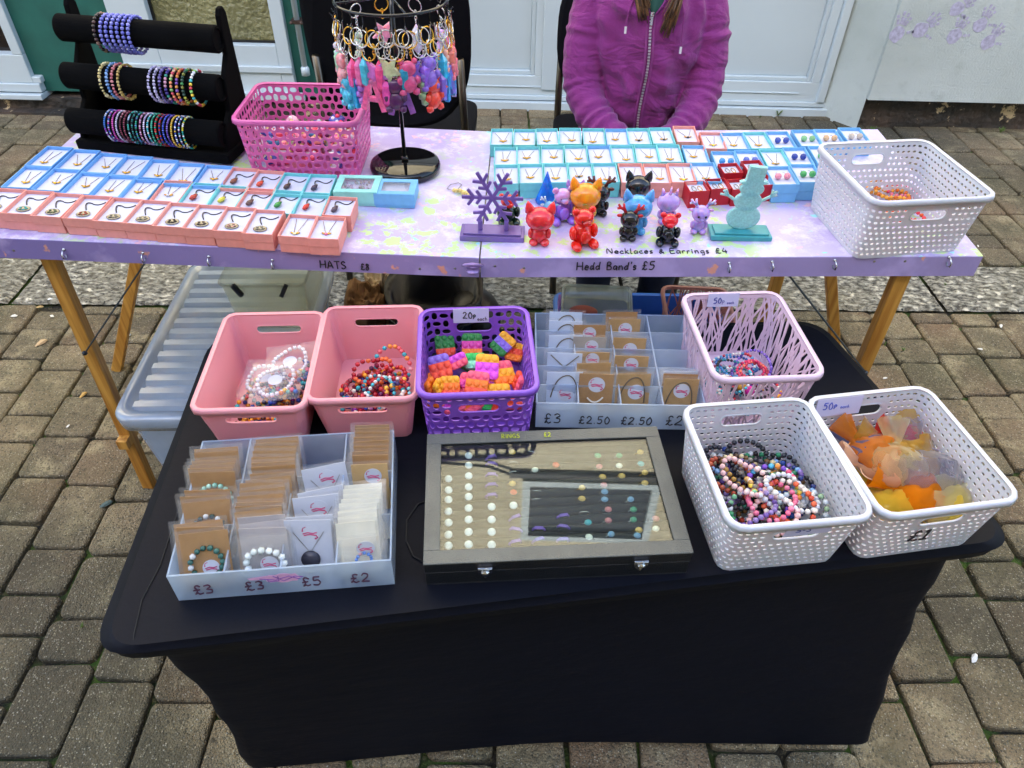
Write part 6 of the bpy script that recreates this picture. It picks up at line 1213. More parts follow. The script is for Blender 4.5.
# ================================================================== RESIN FIGURES
def resin(col, tr=.5): return mat('figure_resin_' + col.strip('#') + '_%d' % int(tr * 100), col, .08, var=.3, scale=70, Transmission_Weight=tr * .3, Subsurface_Weight=min(1, tr * 1.6), Subsurface_Scale=.018, Coat_Weight=.4)
def figure(name, label, px, py, hgt, kind, col, col2=None, rz=0, cat='figurine', tr=.55):
    p = T(px, py); q = thing(name, label, cat, p, rz, 'resin figures on the lavender table'); k = hgt / .115
    def B(c, r, m=0): mb.ball([v * k for v in c], [v * k for v in (r if hasattr(r, '__len__') else (r, r, r))], m, hi=True)
    def T_(pts, r): mb.tube([[v * k for v in pt] for pt in pts], [v * k for v in r] if hasattr(r, '__len__') else r * k, 8)
    mb = MB()
    if kind in ('cat', 'bighead', 'deer', 'uni'):
        B((0, 0, .022), (.019, .016, .022)); B((-.012, -.010, .008), (.010, .012, .008)); B((.012, -.010, .008), (.010, .012, .008)); B((-.019, -.004, .026), (.006, .007, .012)); B((.019, -.004, .026), (.006, .007, .012))
        B((0, -.002, .060), (.031, .026, .026) if kind != 'deer' else (.025, .023, .024)); B((0, -.025, .052), (.006, .004, .004))
    elif kind == 'sit':
        B((0, 0, .030), (.026, .022, .030)); B((-.022, -.022, .010), (.012, .020, .011)); B((.022, -.022, .010), (.012, .020, .011)); B((-.027, -.008, .038), (.009, .012, .018)); B((.027, -.008, .038), (.009, .012, .018)); B((0, -.024, .032), (.014, .008, .018))
    mb.build('body', resin(col, tr), q, smooth=True) if kind == 'sit' else None
    if kind == 'sit':
        mb = MB(); B((0, -.004, .074), (.024, .021, .020)); B((0, -.023, .068), (.011, .008, .008)); 
        for s in (-1, 1): B((s * .021, -.002, .090), (.009, .006, .009))
        mb.build('head', resin(col2 or col, tr), q, smooth=True)
    else:
        mb.build('body', resin(col, tr), q, smooth=True)
        if kind in ('cat', 'bighead'):
            for s in (-1, 1):
                mb = MB(); rings = []
                for h, r_ in ((0, .013), (.010, .0105), (.02, .006), (.027, .001)): rings.append([Vector(((s * (.019 + h * .28) + r_ * cos(a_)) * k, (.0 + r_ * .55 * sin(a_)) * k, (.073 + h) * k)) for a_ in [2 * pi * j / 14 for j in range(14)]])
                mb.loft(rings); mb.build('ear', resin(col, tr), q, smooth=True)
        if kind == 'deer':
            for s in (-1, 1):
                mb = MB(); T_([(s * .012, 0, .078), (s * .018, 0, .090), (s * .020, 0, .104)], (.005, .0042, .003)); T_([(s * .016, 0, .087), (s * .028, 0, .093), (s * .033, 0, .102)], (.0045, .004, .003)); T_([(s * .028, 0, .092), (s * .036, 0, .090)], (.004, .003)); mb.build('antler', resin(col2 or col, tr), q, smooth=True)
                mb = MB(); B((s * .027, 0, .070), (.008, .004, .005)); mb.build('ear', resin(col2 or col, tr), q, smooth=True)
        if kind == 'uni':
            mb = MB(); T_([(0, -.006, .084), (0, -.008, .108)], (.005, .001)); 
            for s in (-1, 1): T_([(s * .016, 0, .080), (s * .020, 0, .098)], (.007, .002))
            mb.build('crest', resin(col2 or col, tr), q, smooth=True)
    mb = MB()
    fz, fy2 = (.074, -.022) if kind == 'sit' else (.060, -.025)
    for s in (-1, 1): mb.ball((s * .010 * k, (fy2 + .001) * k, fz * k), (.0035 * k, .0018 * k, .004 * k))
    mb.build('eye', C('#2a1c22', .3), q, smooth=True); return q
figure('cat_figure', 'red translucent cat figure with large pink ears, beside the snowflake stand', 539, 243, .098, 'cat', '#f03a44')
figure('bear_figure', 'bright red translucent bear sitting with legs out', 581, 244, .088, 'sit', '#fb2a1c', rz=.35)
figure('cat_figure', 'amber orange cat head figure behind the red bear', 583, 222, .108, 'bighead', '#ffa41c')
figure('reindeer_figure', 'black reindeer figure with brown antlers behind the amber cat', 598, 214, .088, 'deer', '#15110f', '#5a1c12', tr=.05)
figure('cat_figure', 'black cat figure with pointed ears in front of the salmon boxes', 635, 208, .092, 'bighead', '#17171b', tr=.05)
figure('cat_figure', 'sky blue frosted cat figure behind the small black reindeer', 634, 232, .102, 'bighead', '#5ab0ee')
figure('reindeer_figure', 'small black reindeer figure with red antlers in the front', 627, 239, .080, 'deer', '#141214', '#c01420', tr=.05)
figure('bear_figure', 'sitting bear with clear red head and black and blue body', 666, 242, .072, 'sit', '#10131c', '#e01828', rz=-.05, tr=.15)
figure('unicorn_figure', 'lilac translucent crested figure standing behind the red headed bear', 665, 222, .082, 'uni', '#c8aaf0', tr=.75)
figure('reindeer_figure', 'lilac translucent reindeer figure next to the snowman stand', 697, 232, .076, 'deer', '#c4a6f0', '#d0b8f4', tr=.75)
figure('bear_figure', 'violet glitter bear sitting behind the red cat', 561, 220, .082, 'sit', '#9a70e0', '#d8a8e0', rz=.3)
figure('octopus_figure', 'violet and white domed figure in front of the turquoise boxes', 574, 206, .066, 'bighead', '#a488d4', tr=.4)
figure('crown_figure', 'pale blue translucent antlered figure behind the red cat', 549, 222, .060, 'deer', '#70b8e0', '#a8d4ea')
p = T(546, 203); mb = MB(); mb.loft([[Vector((r_ * cos(a_), r_ * .7 * sin(a_), z)) for a_ in [2 * pi * j / 10 for j in range(10)]] for r_, z in ((.020, 0), (.022, .006), (.012, .034), (.0008, .068))]); o = mb.build('cone_tree_figure', resin('#1878e0'), smooth=True, bevel=.001); o.location = p; tag(o, 'deep blue pointed resin cone against the turquoise boxes', 'figurine', 'resin figures on the lavender table')
q = figure('gnome_figure', 'dark green and black figure with red cap behind the snowflake', 508, 222, .072, 'sit', '#12301c', '#d82818', rz=.2, tr=.05)
# loose yellow keyring with wire loop
p = T(459, 193); q = thing('bead_keyring', 'yellow flower bead keyring with thin wire loop lying by the hinge', 'keyring', p)
mb = MB(); rr = random.Random(3)
for k in range(9): mb.ball((.004 * k - .008 + rr.uniform(-.003, .003), -.002 * k + rr.uniform(-.005, .005), .006), rr.uniform(.004, .0065))
mb.build('flower_bead', bead('#e2c878'), q, smooth=True)
mb = MB(); mb.tube([(-.012, .004, .003), (-.026, .012, .003), (-.020, .030, .003), (-.004, .040, .003), (.004, .030, .003), (-.004, .008, .004)], .0007, 5); mb.build('wire_loop', STEEL, q, smooth=True)
# snowflake on stand
VM = mat('lavender_metallic', '#7d68a8', .22, metal=.35, var=.08); SNM = mat('violet_resin', '#6d55a0', .3, var=.15, scale=80)
p = T(492, 241); SF = thing('snowflake_stand', 'purple snowflake ornament upright on a violet rectangular base', 'ornament', p, -.02)
mb = MB(); mb.bb(-.060, .060, -.005, .042, 0, .011); mb.build('plinth_block', VM, SF, bevel=.0015); mb = MB(); mb.bb(-.054, .054, 0, .036, .0112, .0145); mb.build('top_plate', VM, SF, bevel=.001)
mb = MB(); cz_ = .079; L = .056; tt = .0028
for k in range(6):
    a_ = pi / 6 + k * pi / 3; 
    def rod(a0, r0, a1, r1, ww): 
        x0, z0, x1, z1 = r0 * sin(a0), r0 * cos(a0), r1 * sin(a1), r1 * cos(a1); dx, dz = x1 - x0, z1 - z0; l = sqrt(dx * dx + dz * dz)
        mb.box(((x0 + x1) / 2, .018 + .0001 * k, cz_ + (z0 + z1) / 2), (ww, tt * 2, l), M=Matrix.Rotation(atan2(dx, dz), 4, 'Y'))
    rod(a_, .0, a_, L, .0062)
    for r0, l in ((.020, .016), (.034, .019)):
        for s in (-1, 1):
            x0, z0 = r0 * sin(a_), r0 * cos(a_); x1, z1 = x0 + l * sin(a_ + s * .95), z0 + l * cos(a_ + s * .95)
            mb.box(((x0 + x1) / 2, .018 + .0001 * k + .00005 * s, cz_ + (z0 + z1) / 2), (.0056, tt * 1.9, l), M=Matrix.Rotation(atan2(x1 - x0, z1 - z0), 4, 'Y'))
mb.build('snowflake', SNM, SF, bevel=.0012)
for x in (-.023, .026): mb = MB(); mb.bb(x - .004, x + .004, .013, .023, .0146, .034); mb.build('peg', SNM, SF, bevel=.001)
# snowman on stand
TL = mat('glitter_teal', '#8fc8cc', .25, var=.14, scale=300, Subsurface_Weight=.4, Subsurface_Scale=.02); TLB = mat('teal_base', '#3f969e', .3, var=.1, scale=60)
p = T(741, 241); SN = thing('snowman_stand', 'frosted teal snowman plaque with hat and twig arms on a teal base', 'ornament', p, .0)
mb = MB(); mb.loft([[(-.056, -.002, 0), (.056, -.002, 0), (.056, .044, 0), (-.056, .044, 0)], [(-.058, -.002, .010), (.056, -.002, .010), (.055, .044, .010), (-.056, .044, .010)]]); mb.build('plinth_block', TLB, SN, bevel=.0015); mb = MB(); mb.bb(-.050, .050, .003, .038, .0102, .0135); mb.build('top_plate', TLB, SN, bevel=.001)
mb = MB(); y0, y1 = .018, .026
def disc(cx_, cz_, rx, rz_, o_=0):
    mb.loft([[(cx_ + rx * f * cos(a_), y, cz_ + rz_ * f * sin(a_)) for a_ in [2 * pi * j / 30 for j in range(30)]] for f, y in ((.93, y0 - o_), (1, y0 + .0015 - o_), (1, y1 - .0015 + o_), (.93, y1 + o_))])
disc(0, .037, .031, .024); disc(.001, .070, .025, .0185, .0002); disc(.003, .094, .0215, .014, .0004)
mb.build('body', TL, SN, smooth=False)
mb = MB(); disc(.004, .107, .026, .0048, .0006); mb.loft([[(-.012, y, .109), (.019, y, .109), (.021, y, .136), (-.010, y, .138)][::1] for y in (y0 - .0008, y1 + .0008)]); mb.build('hat', TL, SN, bevel=.0015)
for s in (-1, 1):
    mb = MB(); x = .004; mb.tube([(s * .022 + .002, .022, .070), (s * .038 + .002, .022, .080)], .0028, 6); mb.tube([(s * .038 + .002, .022, .080), (s * .048 + .002, .022, .090)], .0024, 6); mb.tube([(s * .038 + .002, .022, .080), (s * .051, .022, .083)], .0022, 6); mb.tube([(s * .038 + .002, .022, .080), (s * .042, .022, .092)], .0022, 6); mb.build('arm', TL, SN)

# ================================================================== UNDER AND BEHIND THE TABLES
CLB = clear('clear_box_plastic', '#fcfdfd', .36, .22, 1.7, '#cfe2fc'); CLD = clear('clear_box_lid', '#fcfdfd', .40, .25, 2.1, '#d4e6fc')
BX = thing('storage_box', 'big clear plastic storage box with ribbed lid under the lavender table', 'storage box', (-.675, 1.375, 0), radians(3.5))
w, d, H = .37, .60, .36
mb = MB(); rg = [[(x, y, z) for x, y in rrect(w - 2 * i_, d - 2 * i_, .035, 5)] for i_, z in ((.045, .012), (.04, .02), (.012, H - .03))]; mb.loft(rg, caps=False); mb.f.append(list(range(len(rg[0])))[::-1]); mb.m.append(0); mb.build('tub', CLB, BX, solid=.002)
mb = MB(); ring2 = [(i_, z) for i_, z in ((-.004, H - .034), (-.006, H - .008), (-.001, H), (.018, H + .001), (.024, H - .010), (.030, H - .012))]
mb.loft([[(x, y, z) for x, y in rrect(w - 2 * i_, d - 2 * i_, .045 - max(i_, 0) * .5, 6)] for i_, z in ring2], caps=False); lidb = mb.build('lid', CLD, BX, smooth=True, solid=.0015)
mb = MB(); n = 13; x0, x1 = -w / 2 + .030, w / 2 - .030; ya, yb = -d / 2 + .030, d / 2 - .030; vs = []
for k in range(n): 
    a_, b_ = ya + (yb - ya) * k / n, ya + (yb - ya) * (k + .55) / n; c_ = ya + (yb - ya) * (k + 1) / n
    vs += [(a_, H - .012), (a_ + .006, H - .001), (b_, H - .001), (b_ + .006, H - .012)]
vs.append((yb, H - .012)); mb.add([(x, y, z) for y, z in vs for x in (x0, x1)], [(2 * k, 2 * k + 1, 2 * k + 3, 2 * k + 2) for k in range(len(vs) - 1)]); mb.build('ribbed_panel', CLD, lidb, solid=.0015)
for k in range(7):                                                # things stored inside show through the wall
    rr = random.Random(k + 40); mb = MB(); mb.ball((0, 0, 0), (.06, .05, .035), hi=True); o = mb.build('bundle', C(['#9aa8c0', '#c8b8a8', '#b8c0c8', '#d0b8b8', '#8898a8', '#c8c8b0', '#a8b8c8'][k], .8), smooth=True); o.location = (-.675 + rr.uniform(-.06, .06), 1.375 + rr.uniform(-.18, .2), .07 + .04 * (k % 3)); o.rotation_euler = (rr.uniform(-.4, .4), rr.uniform(-.4, .4), rr.uniform(0, 3)); tag(o, 'wrapped bundle of stock packed inside the big clear box', 'bundle', 'bundles in the clear box')
SB = thing('clip_box', 'smaller clear box with black clips standing on the ribbed lid', 'storage box', (-.59, 1.49, H + .004), radians(2))
w, d, H2 = .19, .25, .13; CL3 = clear('yellowed_clear_plastic', '#fdfdf6', .24, .2, 1.7, '#f2f4e4')
mb = MB(); rg = [[(x, y, z) for x, y in rrect(w - 2 * i_, d - 2 * i_, .02, 4)] for i_, z in ((.014, .001), (.012, .006), (.0, H2))]; mb.loft(rg, caps=False); mb.f.append(list(range(len(rg[0])))[::-1]); mb.m.append(0); mb.build('tub', CL3, SB, solid=.002)
mb = MB(); mb.tube([(x, y, H2) for x, y in rrect(w + .006, d + .006, .022, 4)], .003, 6, closed=True); mb.build('rim', CL3, SB, smooth=True)
for s in (-1, 1):
    mb = MB(); mb.box((s * .052, -d / 2 - .008, H2 - .008), (.010, .012, .034), M=Matrix.Rotation(s * .5, 4, 'Y')); mb.build('clip', BLACKP, SB, bevel=.002)
    mb = MB(); hollow(mb, .024, .016, .005, 0, .006); mb.v = [v + Vector((s * .082, -.02, H2 + .004)) for v in mb.v]; mb.build('latch', BLACKP, SB)
def crumple(name, label, cat, c, s, m, seed, rot=(0, 0, 0), rough=.35):
    mb = MB(); B = bmesh.new(); bmesh.ops.create_icosphere(B, subdivisions=5, radius=1)
    vs = []
    for v in B.verts:
        n_ = noise.noise(v.co * 1.6 + Vector((seed, 0, 0))) * rough + abs(noise.noise(v.co * 4 + Vector((seed, 3, 0)))) * rough * .6
        q_ = v.co * (1 + n_); q_.x = math.copysign(abs(q_.x) ** .75, q_.x); q_.y = math.copysign(abs(q_.y) ** .75, q_.y); vs.append((q_.x * s[0], q_.y * s[1], q_.z * s[2]))
    mb.add(vs, [[v.index for v in f.verts] for f in B.faces]); B.free(); o = mb.build(name, m, smooth=False); o.location = c; o.rotation_euler = rot; return tag(o, label, cat)
crumple('paper_bag', 'crumpled brown paper bag between the clear box and the black rucksack', 'bag', (-.415, 1.53, .20), (.055, .10, .19), mat('brown_paper', '#8a6644', .8, var=.25, scale=12), 2, (0, .1, 0), .3)
crumple('plastic_bag', 'pale crinkled plastic bag tucked beside the black rucksack', 'bag', (-.345, 1.60, .20), (.05, .06, .18), mat('pale_bag_film', '#b8a890', .35, var=.3, scale=14), 5, (0, -.15, 0), .35)
RS = thing('rucksack', 'black drawstring rucksack on the ground under the lavender table', 'bag', (-.215, 1.50, 0), .1)
mb = MB(); rings = []
for z, rx_, ry in ((0, .10, .09), (.03, .125, .11), (.2, .13, .115), (.32, .115, .10), (.38, .12, .105), (.41, .125, .11), (.405, .105, .09), (.33, .095, .08)):
    rings.append([Vector((rx_ * cos(a_) * (1 + .10 * noise.noise(Vector((cos(a_) * 2, sin(a_) * 2, z * 9)))), ry * sin(a_) * (1 + .10 * noise.noise(Vector((cos(a_) * 2, sin(a_) * 2, z * 9 + 5)))), z + .012 * sin(a_ * 3) * (z > .3))) for a_ in [2 * pi * j / 40 for j in range(40)]])
mb.loft(rings); mb.build('body', mat('black_nylon', '#0d0d10', .4, bump=.5, bscale=60), RS, smooth=True)
mb = MB(); mb.tube([(.118 * cos(a_), -.0 + .108 * sin(a_), .355 + .010 * sin(a_ * 3)) for a_ in [pi + pi * j / 14 for j in range(15)]], .003, 6); mb.tube(bez((-.06, -.10, .35), (0, -.14, .30), (.07, -.10, .36), 10), .003, 6); mb.build('cord', BLACKP, RS, smooth=True)
mb = MB()
for k in range(5): mb.ball((.10 * cos(pi * 1.15 + k * .3), .115 * sin(pi * 1.15 + k * .3), .32), .005)
mb.build('eyelet', STEEL, RS)
mb = MB(); mb.ball((.10, .02, .30), (.07, .09, .07), hi=True); mb.build('side_pouch', MATS['black_nylon'], RS, smooth=True)
CR = thing('crate', 'blue plastic crate under the lavender table behind the organiser', 'crate', (.31, 1.46, 0), radians(1))
BP = mat('blue_plastic', '#3a6cc8', .4, var=.06); w, d, H3 = .42, .34, .31
mb = MB(); rg = [[(x, y, z) for x, y in rrect(w - 2 * i_, d - 2 * i_, .03, 5)] for i_, z in ((.03, .002), (.028, .01), (.0, H3))]; mb.loft(rg, caps=False); mb.f.append(list(range(len(rg[0])))[::-1]); mb.m.append(0); mb.build('tub', BP, CR, solid=.003)
mb = MB(); mb.loft([[(x, y, z) for x, y in rrect(w + o_, d + o_, .034, 6)] for o_, z in ((0, H3), (.016, H3 + .002), (.020, H3 - .012), (.014, H3 - .012), (0, H3))], caps=False); mb.build('rim', BP, CR, smooth=True)
crumple('folded_cloth', 'dark blue cloth folded inside the blue crate', 'cloth', (.31, 1.46, .20), (.16, .13, .08), C('#223a6a', .9), 8)
LB = thing('lunch_box', 'small clear box with lilac clip resting tilted over the blue crate', 'box', (.185, 1.45, .378), (radians(10), 0, radians(-2)))
w, d, h = .165, .115, .075; CL4 = clear('clear_greenish_plastic', '#f8fbf8', .36, .08, 1.45, '#dce6e0')
mb = MB(); rg = [[(x, y, z) for x, y in rrect(w - 2 * i_, d - 2 * i_, .014, 4)] for i_, z in ((.0, -h * .1), (.004, h * .5))]; mb.loft([rg[0], rg[1]], caps=False); mb.f.append(list(range(len(rg[0])))[::-1]); mb.m.append(0); mb.build('tub', CL4, LB, solid=.002)
mb = MB(); mb.tube([(x, y, h * .5) for x, y in rrect(w, d, .016, 4)], .0034, 6, closed=True); mb.tube([(x, y, -h * .1) for x, y in rrect(w, d, .016, 4)], .0026, 6, closed=True); mb.build('rim', CL4, LB, smooth=True)
mb = MB(); mb.bb(-w / 2 - .010, -w / 2 - .003, -.024, .024, 0, h * .5); mb.build('clip', C('#9a6cc8', .4), LB, bevel=.002)
mb = MB(); mb.bb(.03, .046, -d / 2 - .006, -d / 2 - .003, -.004, .012); mb.build('catch', BLACKP, LB)
mb = MB(); mb.ball((-.03, 0, .006), (.035, .02, .008), hi=True); mb.build('content_card', C('#b05a50', .7), LB, smooth=True)
cfit = (Vector((.425, 1.43, H3 + .004)), .165, .18, radians(-2))
basket('storage_basket', 'dusty salmon twig pattern basket under the lavender table beside the clear boxes', None, 0, .105, SALMON, 'branch', (.012, .014), handles=(), fit=cfit)
crumple('toy_bundle', 'coloured odds and ends inside the salmon twig basket', 'bundle', (.425, 1.43, H3 + .035), (.045, .05, .025), mat('mixed_wrap', '#6a5aa0', .5, var=.5, scale=25), 4)

# chairs
FAB = mat('black_chair_fabric', '#0b0b10', .9, bump=.3, bscale=400, Specular_IOR_Level=.15)
CHM = mat('chair_tube_bronze', '#6a6256', .35, 1)
def chair(label, x, y, rz, back_w=.40, zb0=.60, zb1=1.02, round_=True):
    t = thing('stacking_chair', label, 'chair', (x, y, 0), rz)
    mb = MB(); mb.loft([[(px, py, z) for px, py in rrect(.44, .42, .06, 6)] for z in (.42, .43, .455, .465)]); mb.build('seat', FAB, t, bevel=.008)
    mb = MB(); rings = []
    for yy, f in ((0, .95), (.006, 1), (.024, 1), (.03, .95)):
        ring_ = []
        for k in range(48):
            a_ = 2 * pi * k / 48; X = back_w / 2 * math.copysign(abs(cos(a_)) ** .62, cos(a_)); Z = (zb1 - zb0) / 2 * math.copysign(abs(sin(a_)) ** (.62 if sin(a_) > 0 else .8), sin(a_))
            Z2_ = Z * f + (zb0 + zb1) / 2; ring_.append((X * f, .20 + yy + .03 * (X / (back_w / 2)) ** 2 * -1 + (Z2_ - .5) * .10, Z2_))
        rings.append(ring_)
    mb.loft(rings); mb.build('backrest', FAB, t, smooth=False, bevel=.004)
    for s in (-1, 1):
        mb = MB(); mb.tube([(s * .205, .24, 0), (s * .205, .20, .42), (s * .205, .215, .55), (s * .200, .25, .75)], .0115, 10); mb.build('rear_leg', CHM, t, smooth=True)
        mb = MB(); mb.tube([(s * .205, -.19, 0), (s * .205, -.18, .42)], .0115, 10); mb.build('front_leg', CHM, t, smooth=True)
    mb = MB(); mb.tube([(-.205, .20, .41), (.205, .20, .41)], .009, 8); mb.tube([(-.205, -.18, .41), (.205, -.18, .41)], .009, 8); mb.build('cross_tube', CHM, t, smooth=True); return t
chair('empty black padded chair with rounded back behind the keyring stand', -.385, 2.36, pi, .46, .54, 1.05)
chair('black padded chair the person in the magenta hoodie sits on', .315, 2.26, 0, .44, .52, .90)

# ================================================================== PERSON
PX = .318
PE = thing('person', 'seated person in a magenta zip hoodie with long brown hair, hands in the lap', 'person', (PX, 0, 0))
def lerp_rings(keys, n):                                          # keys: (z, rx, ry, cy)
    out = []
    for i in range(n + 1):
        z = keys[0][0] + (keys[-1][0] - keys[0][0]) * i / n
        for a_, b_ in zip(keys, keys[1:]):
            if z <= b_[0] + 1e-9: break
        f = (z - a_[0]) / (b_[0] - a_[0]); f = f * f * (3 - 2 * f); out.append((z,) + tuple(a_[k] + (b_[k] - a_[k]) * f for k in (1, 2, 3)))
    return out
def limb(mb, pts, rad, n=26, fold=0, seed=0):
    """smooth tapered limb through the joints, with cloth wrinkles gathered at the bends"""
    P_ = [Vector(p) for p in pts]; L_ = []; Rr = []
    for i in range(len(P_) - 1):
        p0, p1, p2, p3 = P_[max(i - 1, 0)], P_[i], P_[i + 1], P_[min(i + 2, len(P_) - 1)]
        for k in range(n):
            t = k / n; L_.append(.5 * (2 * p1 + (p2 - p0) * t + (2 * p0 - 5 * p1 + 4 * p2 - p3) * t * t + (3 * p1 - p0 - 3 * p2 + p3) * t ** 3))
            r = rad[i] + (rad[i + 1] - rad[i]) * t; w = fold * (sin((i * n + k) * .95 + seed + 1.5 * sin(k * .31)) * .5 + noise.noise(Vector((seed, (i * n + k) * .35, 0)))) * (1.0 - .55 * abs(sin(pi * t))) * (.25 if i == 0 else 1)
            Rr.append(r + w)
    L_.append(P_[-1]); Rr.append(rad[-1]); mb.tube(L_, Rr, 16); mb.ball(P_[0], rad[0]); mb.ball(P_[-1], rad[-1])
def remesh(o, v, smooth=4):
    q = o.modifiers.new('r', 'REMESH'); q.mode = 'VOXEL'; q.voxel_size = v; q.use_smooth_shade = True
    q = o.modifiers.new('s', 'SMOOTH'); q.iterations = smooth; q.factor = .5
SKIN = mat('skin', '#c58d72', .5, var=.06, scale=30, Subsurface_Weight=.15, Subsurface_Scale=.01)
# body: head, neck, torso, arms, hands, legs as one mesh
mb = MB()
mb.ball((0, 2.078, 1.155), (.073, .094, .098), hi=True); mb.ball((0, 2.042, 1.098), (.054, .060, .060), hi=True); mb.ball((0, 2.000, 1.056), (.021, .019, .014), hi=True)
mb.tube([(0, 1.989, 1.162), (0, 1.979, 1.140), (0, 1.970, 1.122)], (.007, .0085, .0115), 12); mb.ball((0, 1.971, 1.119), .0115, hi=True); mb.ball((0, 1.986, 1.087), (.024, .0085, .012), hi=True)
for s in (-1, 1):
    mb.ball((s * .074, 2.088, 1.135), (.009, .018, .030), hi=True); mb.ball((s * .032, 2.022, 1.114), (.026, .026, .026), hi=True); mb.ball((s * .0105, 1.978, 1.115), .0075, hi=True); mb.ball((s * .028, 2.001, 1.170), (.022, .010, .008), hi=True); mb.ball((s * .030, 2.004, 1.150), (.017, .011, .012), hi=True)
mb.tube([(0, 2.10, .95), (0, 2.088, 1.02), (0, 2.075, 1.09)], (.055, .046, .046), 16)
for z, rx_, ry, cy_ in [(.50, .13, .095, 2.15), (.62, .12, .09, 2.12), (.74, .12, .088, 2.10), (.85, .13, .08, 2.09), (.91, .12, .065, 2.095)]: mb.ball((0, cy_, z), (rx_, ry, .085), hi=True)
for s in (-1, 1):
    limb(mb, [(s * .125, 2.10, .94), (s * .158, 2.075, .85), (s * .163, 2.03, .715), (s * .115, 1.945, .645), (s * .042, 1.87, .602)], (.044, .038, .034, .030, .024), 8)
    limb(mb, [(s * .08, 2.16, .48), (s * .10, 1.84, .50), (s * .095, 1.90, .09)], (.078, .052, .034), 10)
    # hand lying in the lap: palm and five bent fingers
    w0 = Vector((s * .040, 1.862, .592)); mb.ball(w0 + Vector((-s * .022, -.026, -.008)), (.026, .034, .012), M=Matrix.Rotation(s * .5, 4, 'Z'))
    for k, (ox, l) in enumerate(((.020, .052), (.007, .060), (-.006, .056), (-.019, .044))):
        b_ = w0 + Vector((-s * (.030 + ox * .35), -.050 + ox * s * 0 - ox * .4, -.008)); d0 = Vector((-s * .35 + ox * 3 * s * .3, -1, -.1)).normalized()
        mb.tube([b_, b_ + d0 * l * .45, b_ + d0 * l * .8 + Vector((0, 0, -.010)), b_ + d0 * l * .95 + Vector((0, 0, -.026))], (.0082, .0078, .0072, .006), 8)
    b_ = w0 + Vector((s * .002, -.018, .0)); mb.tube([b_, b_ + Vector((-s * .006, -.028, .008)), b_ + Vector((-s * .018, -.050, .006))], (.010, .009, .0072), 8)
    mb.ball((s * .095, 1.86, .045), (.042, .09, .035))
bd = mb.build('body', SKIN, PE, smooth=True); remesh(bd, .0042, 3)
for s in (-1, 1):
    mb = MB(); mb.ball((s * .030, 2.0005, 1.150), (.0125, .0105, .0075), hi=True); mb.build('eye', mat('eye_white', '#cfc8c0', .3), PE, smooth=True)
    mb = MB(); mb.ball((s * .029, 1.9915, 1.1495), (.0058, .0025, .0058), hi=True); mb.build('iris', mat('iris_brown', '#2c1c12', .2), PE, smooth=True)
    mb = MB(); mb.tube([(s * (.030 + .0145 * cos(a_)), 1.9915 + .008 * abs(cos(a_)) ** 2, 1.150 + .0078 * sin(a_)) for a_ in [pi * k / 10 for k in range(11)]], .0022, 6); mb.tube([(s * (.030 + .0145 * cos(a_)), 1.9925 + .008 * abs(cos(a_)) ** 2, 1.150 - .0072 * sin(a_)) for a_ in [pi * k / 10 for k in range(11)]], .0017, 6); mb.build('eyelid', SKIN, PE, smooth=True)
    mb = MB(); mb.tube([(s * (.030 + .0135 * cos(a_)), 1.9893 + .008 * abs(cos(a_)) ** 2, 1.1495 + .0068 * sin(a_)) for a_ in [pi * k / 10 for k in range(11)]], .0008, 5); mb.build('eyelash', mat('lash', '#1c120c', .6), PE)
    mb = MB(); mb.tube([(s * .015, 1.9885, 1.171), (s * .030, 1.9872, 1.176), (s * .047, 1.9965, 1.170)], (.0014, .0022, .0008), 6, sq=.6); mb.build('eyebrow', mat('brow_hair', '#3c2a1c', .8), PE)
mb = MB(); mb.tube([(-.022, 1.9885, 1.0895), (-.008, 1.9795, 1.0925), (0, 1.979, 1.0905), (.008, 1.9795, 1.0925), (.022, 1.9885, 1.0895)], (.0008, .0030, .0026, .0030, .0008), 8); mb.tube([(-.020, 1.9885, 1.0875), (0, 1.9785, 1.0845), (.020, 1.9885, 1.0875)], (.0008, .0040, .0008), 8); mb.build('mouth', mat('lips', '#a2564e', .45), PE, smooth=True)
# green shirt under the hoodie
mb = MB(); rings = [[Vector(((rx_) * cos(a_), cy_ + ry * sin(a_), z)) for a_ in [2 * pi * k / 32 for k in range(32)]] for z, rx_, ry, cy_ in lerp_rings([(.46, .135, .10, 2.15), (.75, .135, .102, 2.10), (.90, .13, .092, 2.09), (.955, .11, .078, 2.09), (.992, .062, .058, 2.092)], 16)]
mb.loft(rings); mb.build('shirt', mat('dark_green_shirt', '#1d4a40', .8), PE, smooth=True)
# hoodie
keys = [(.445, .160, .128, 2.145), (.50, .162, .142, 2.135), (.60, .150, .138, 2.115), (.72, .142, .128, 2.095), (.82, .150, .122, 2.085), (.91, .160, .112, 2.085), (.965, .145, .098, 2.09), (.998, .085, .074, 2.095)]
mb = MB(); rings = []; LR = lerp_rings(keys, 60)
for z, rx_, ry, cy_ in LR:
    rg = []
    for k in range(72):
        a_ = 2 * pi * k / 72; c_, s_ = cos(a_), sin(a_); x = rx_ * c_
        ctr = 1 - math.exp(-(x / .022) ** 2) * (s_ < 0)
        d_ = 1.7 * (.010 * noise.noise(Vector((c_ * 2.2, s_ * 2.2, z * 9))) + .007 * noise.noise(Vector((x * 26 + z * 9, s_ * 3, z * 22))) + .0075 * sin(z * 62 + x * 30) * max(0, 1 - abs(z - .60) / .10) * (.4 + .6 * noise.noise(Vector((c_ * 3, s_ * 3, 4)))) + .006 * sin((x * 1.2 + z * .55) * 95) * max(0, 1 - abs(z - .74) / .16) * max(0, noise.noise(Vector((x * 10, z * 7, 9))) + .35))
        rg.append(Vector(((rx_ + d_ * ctr) * c_, cy_ + (ry + d_ * ctr) * s_, z)))
    rings.append(rg)
mb.loft(rings)
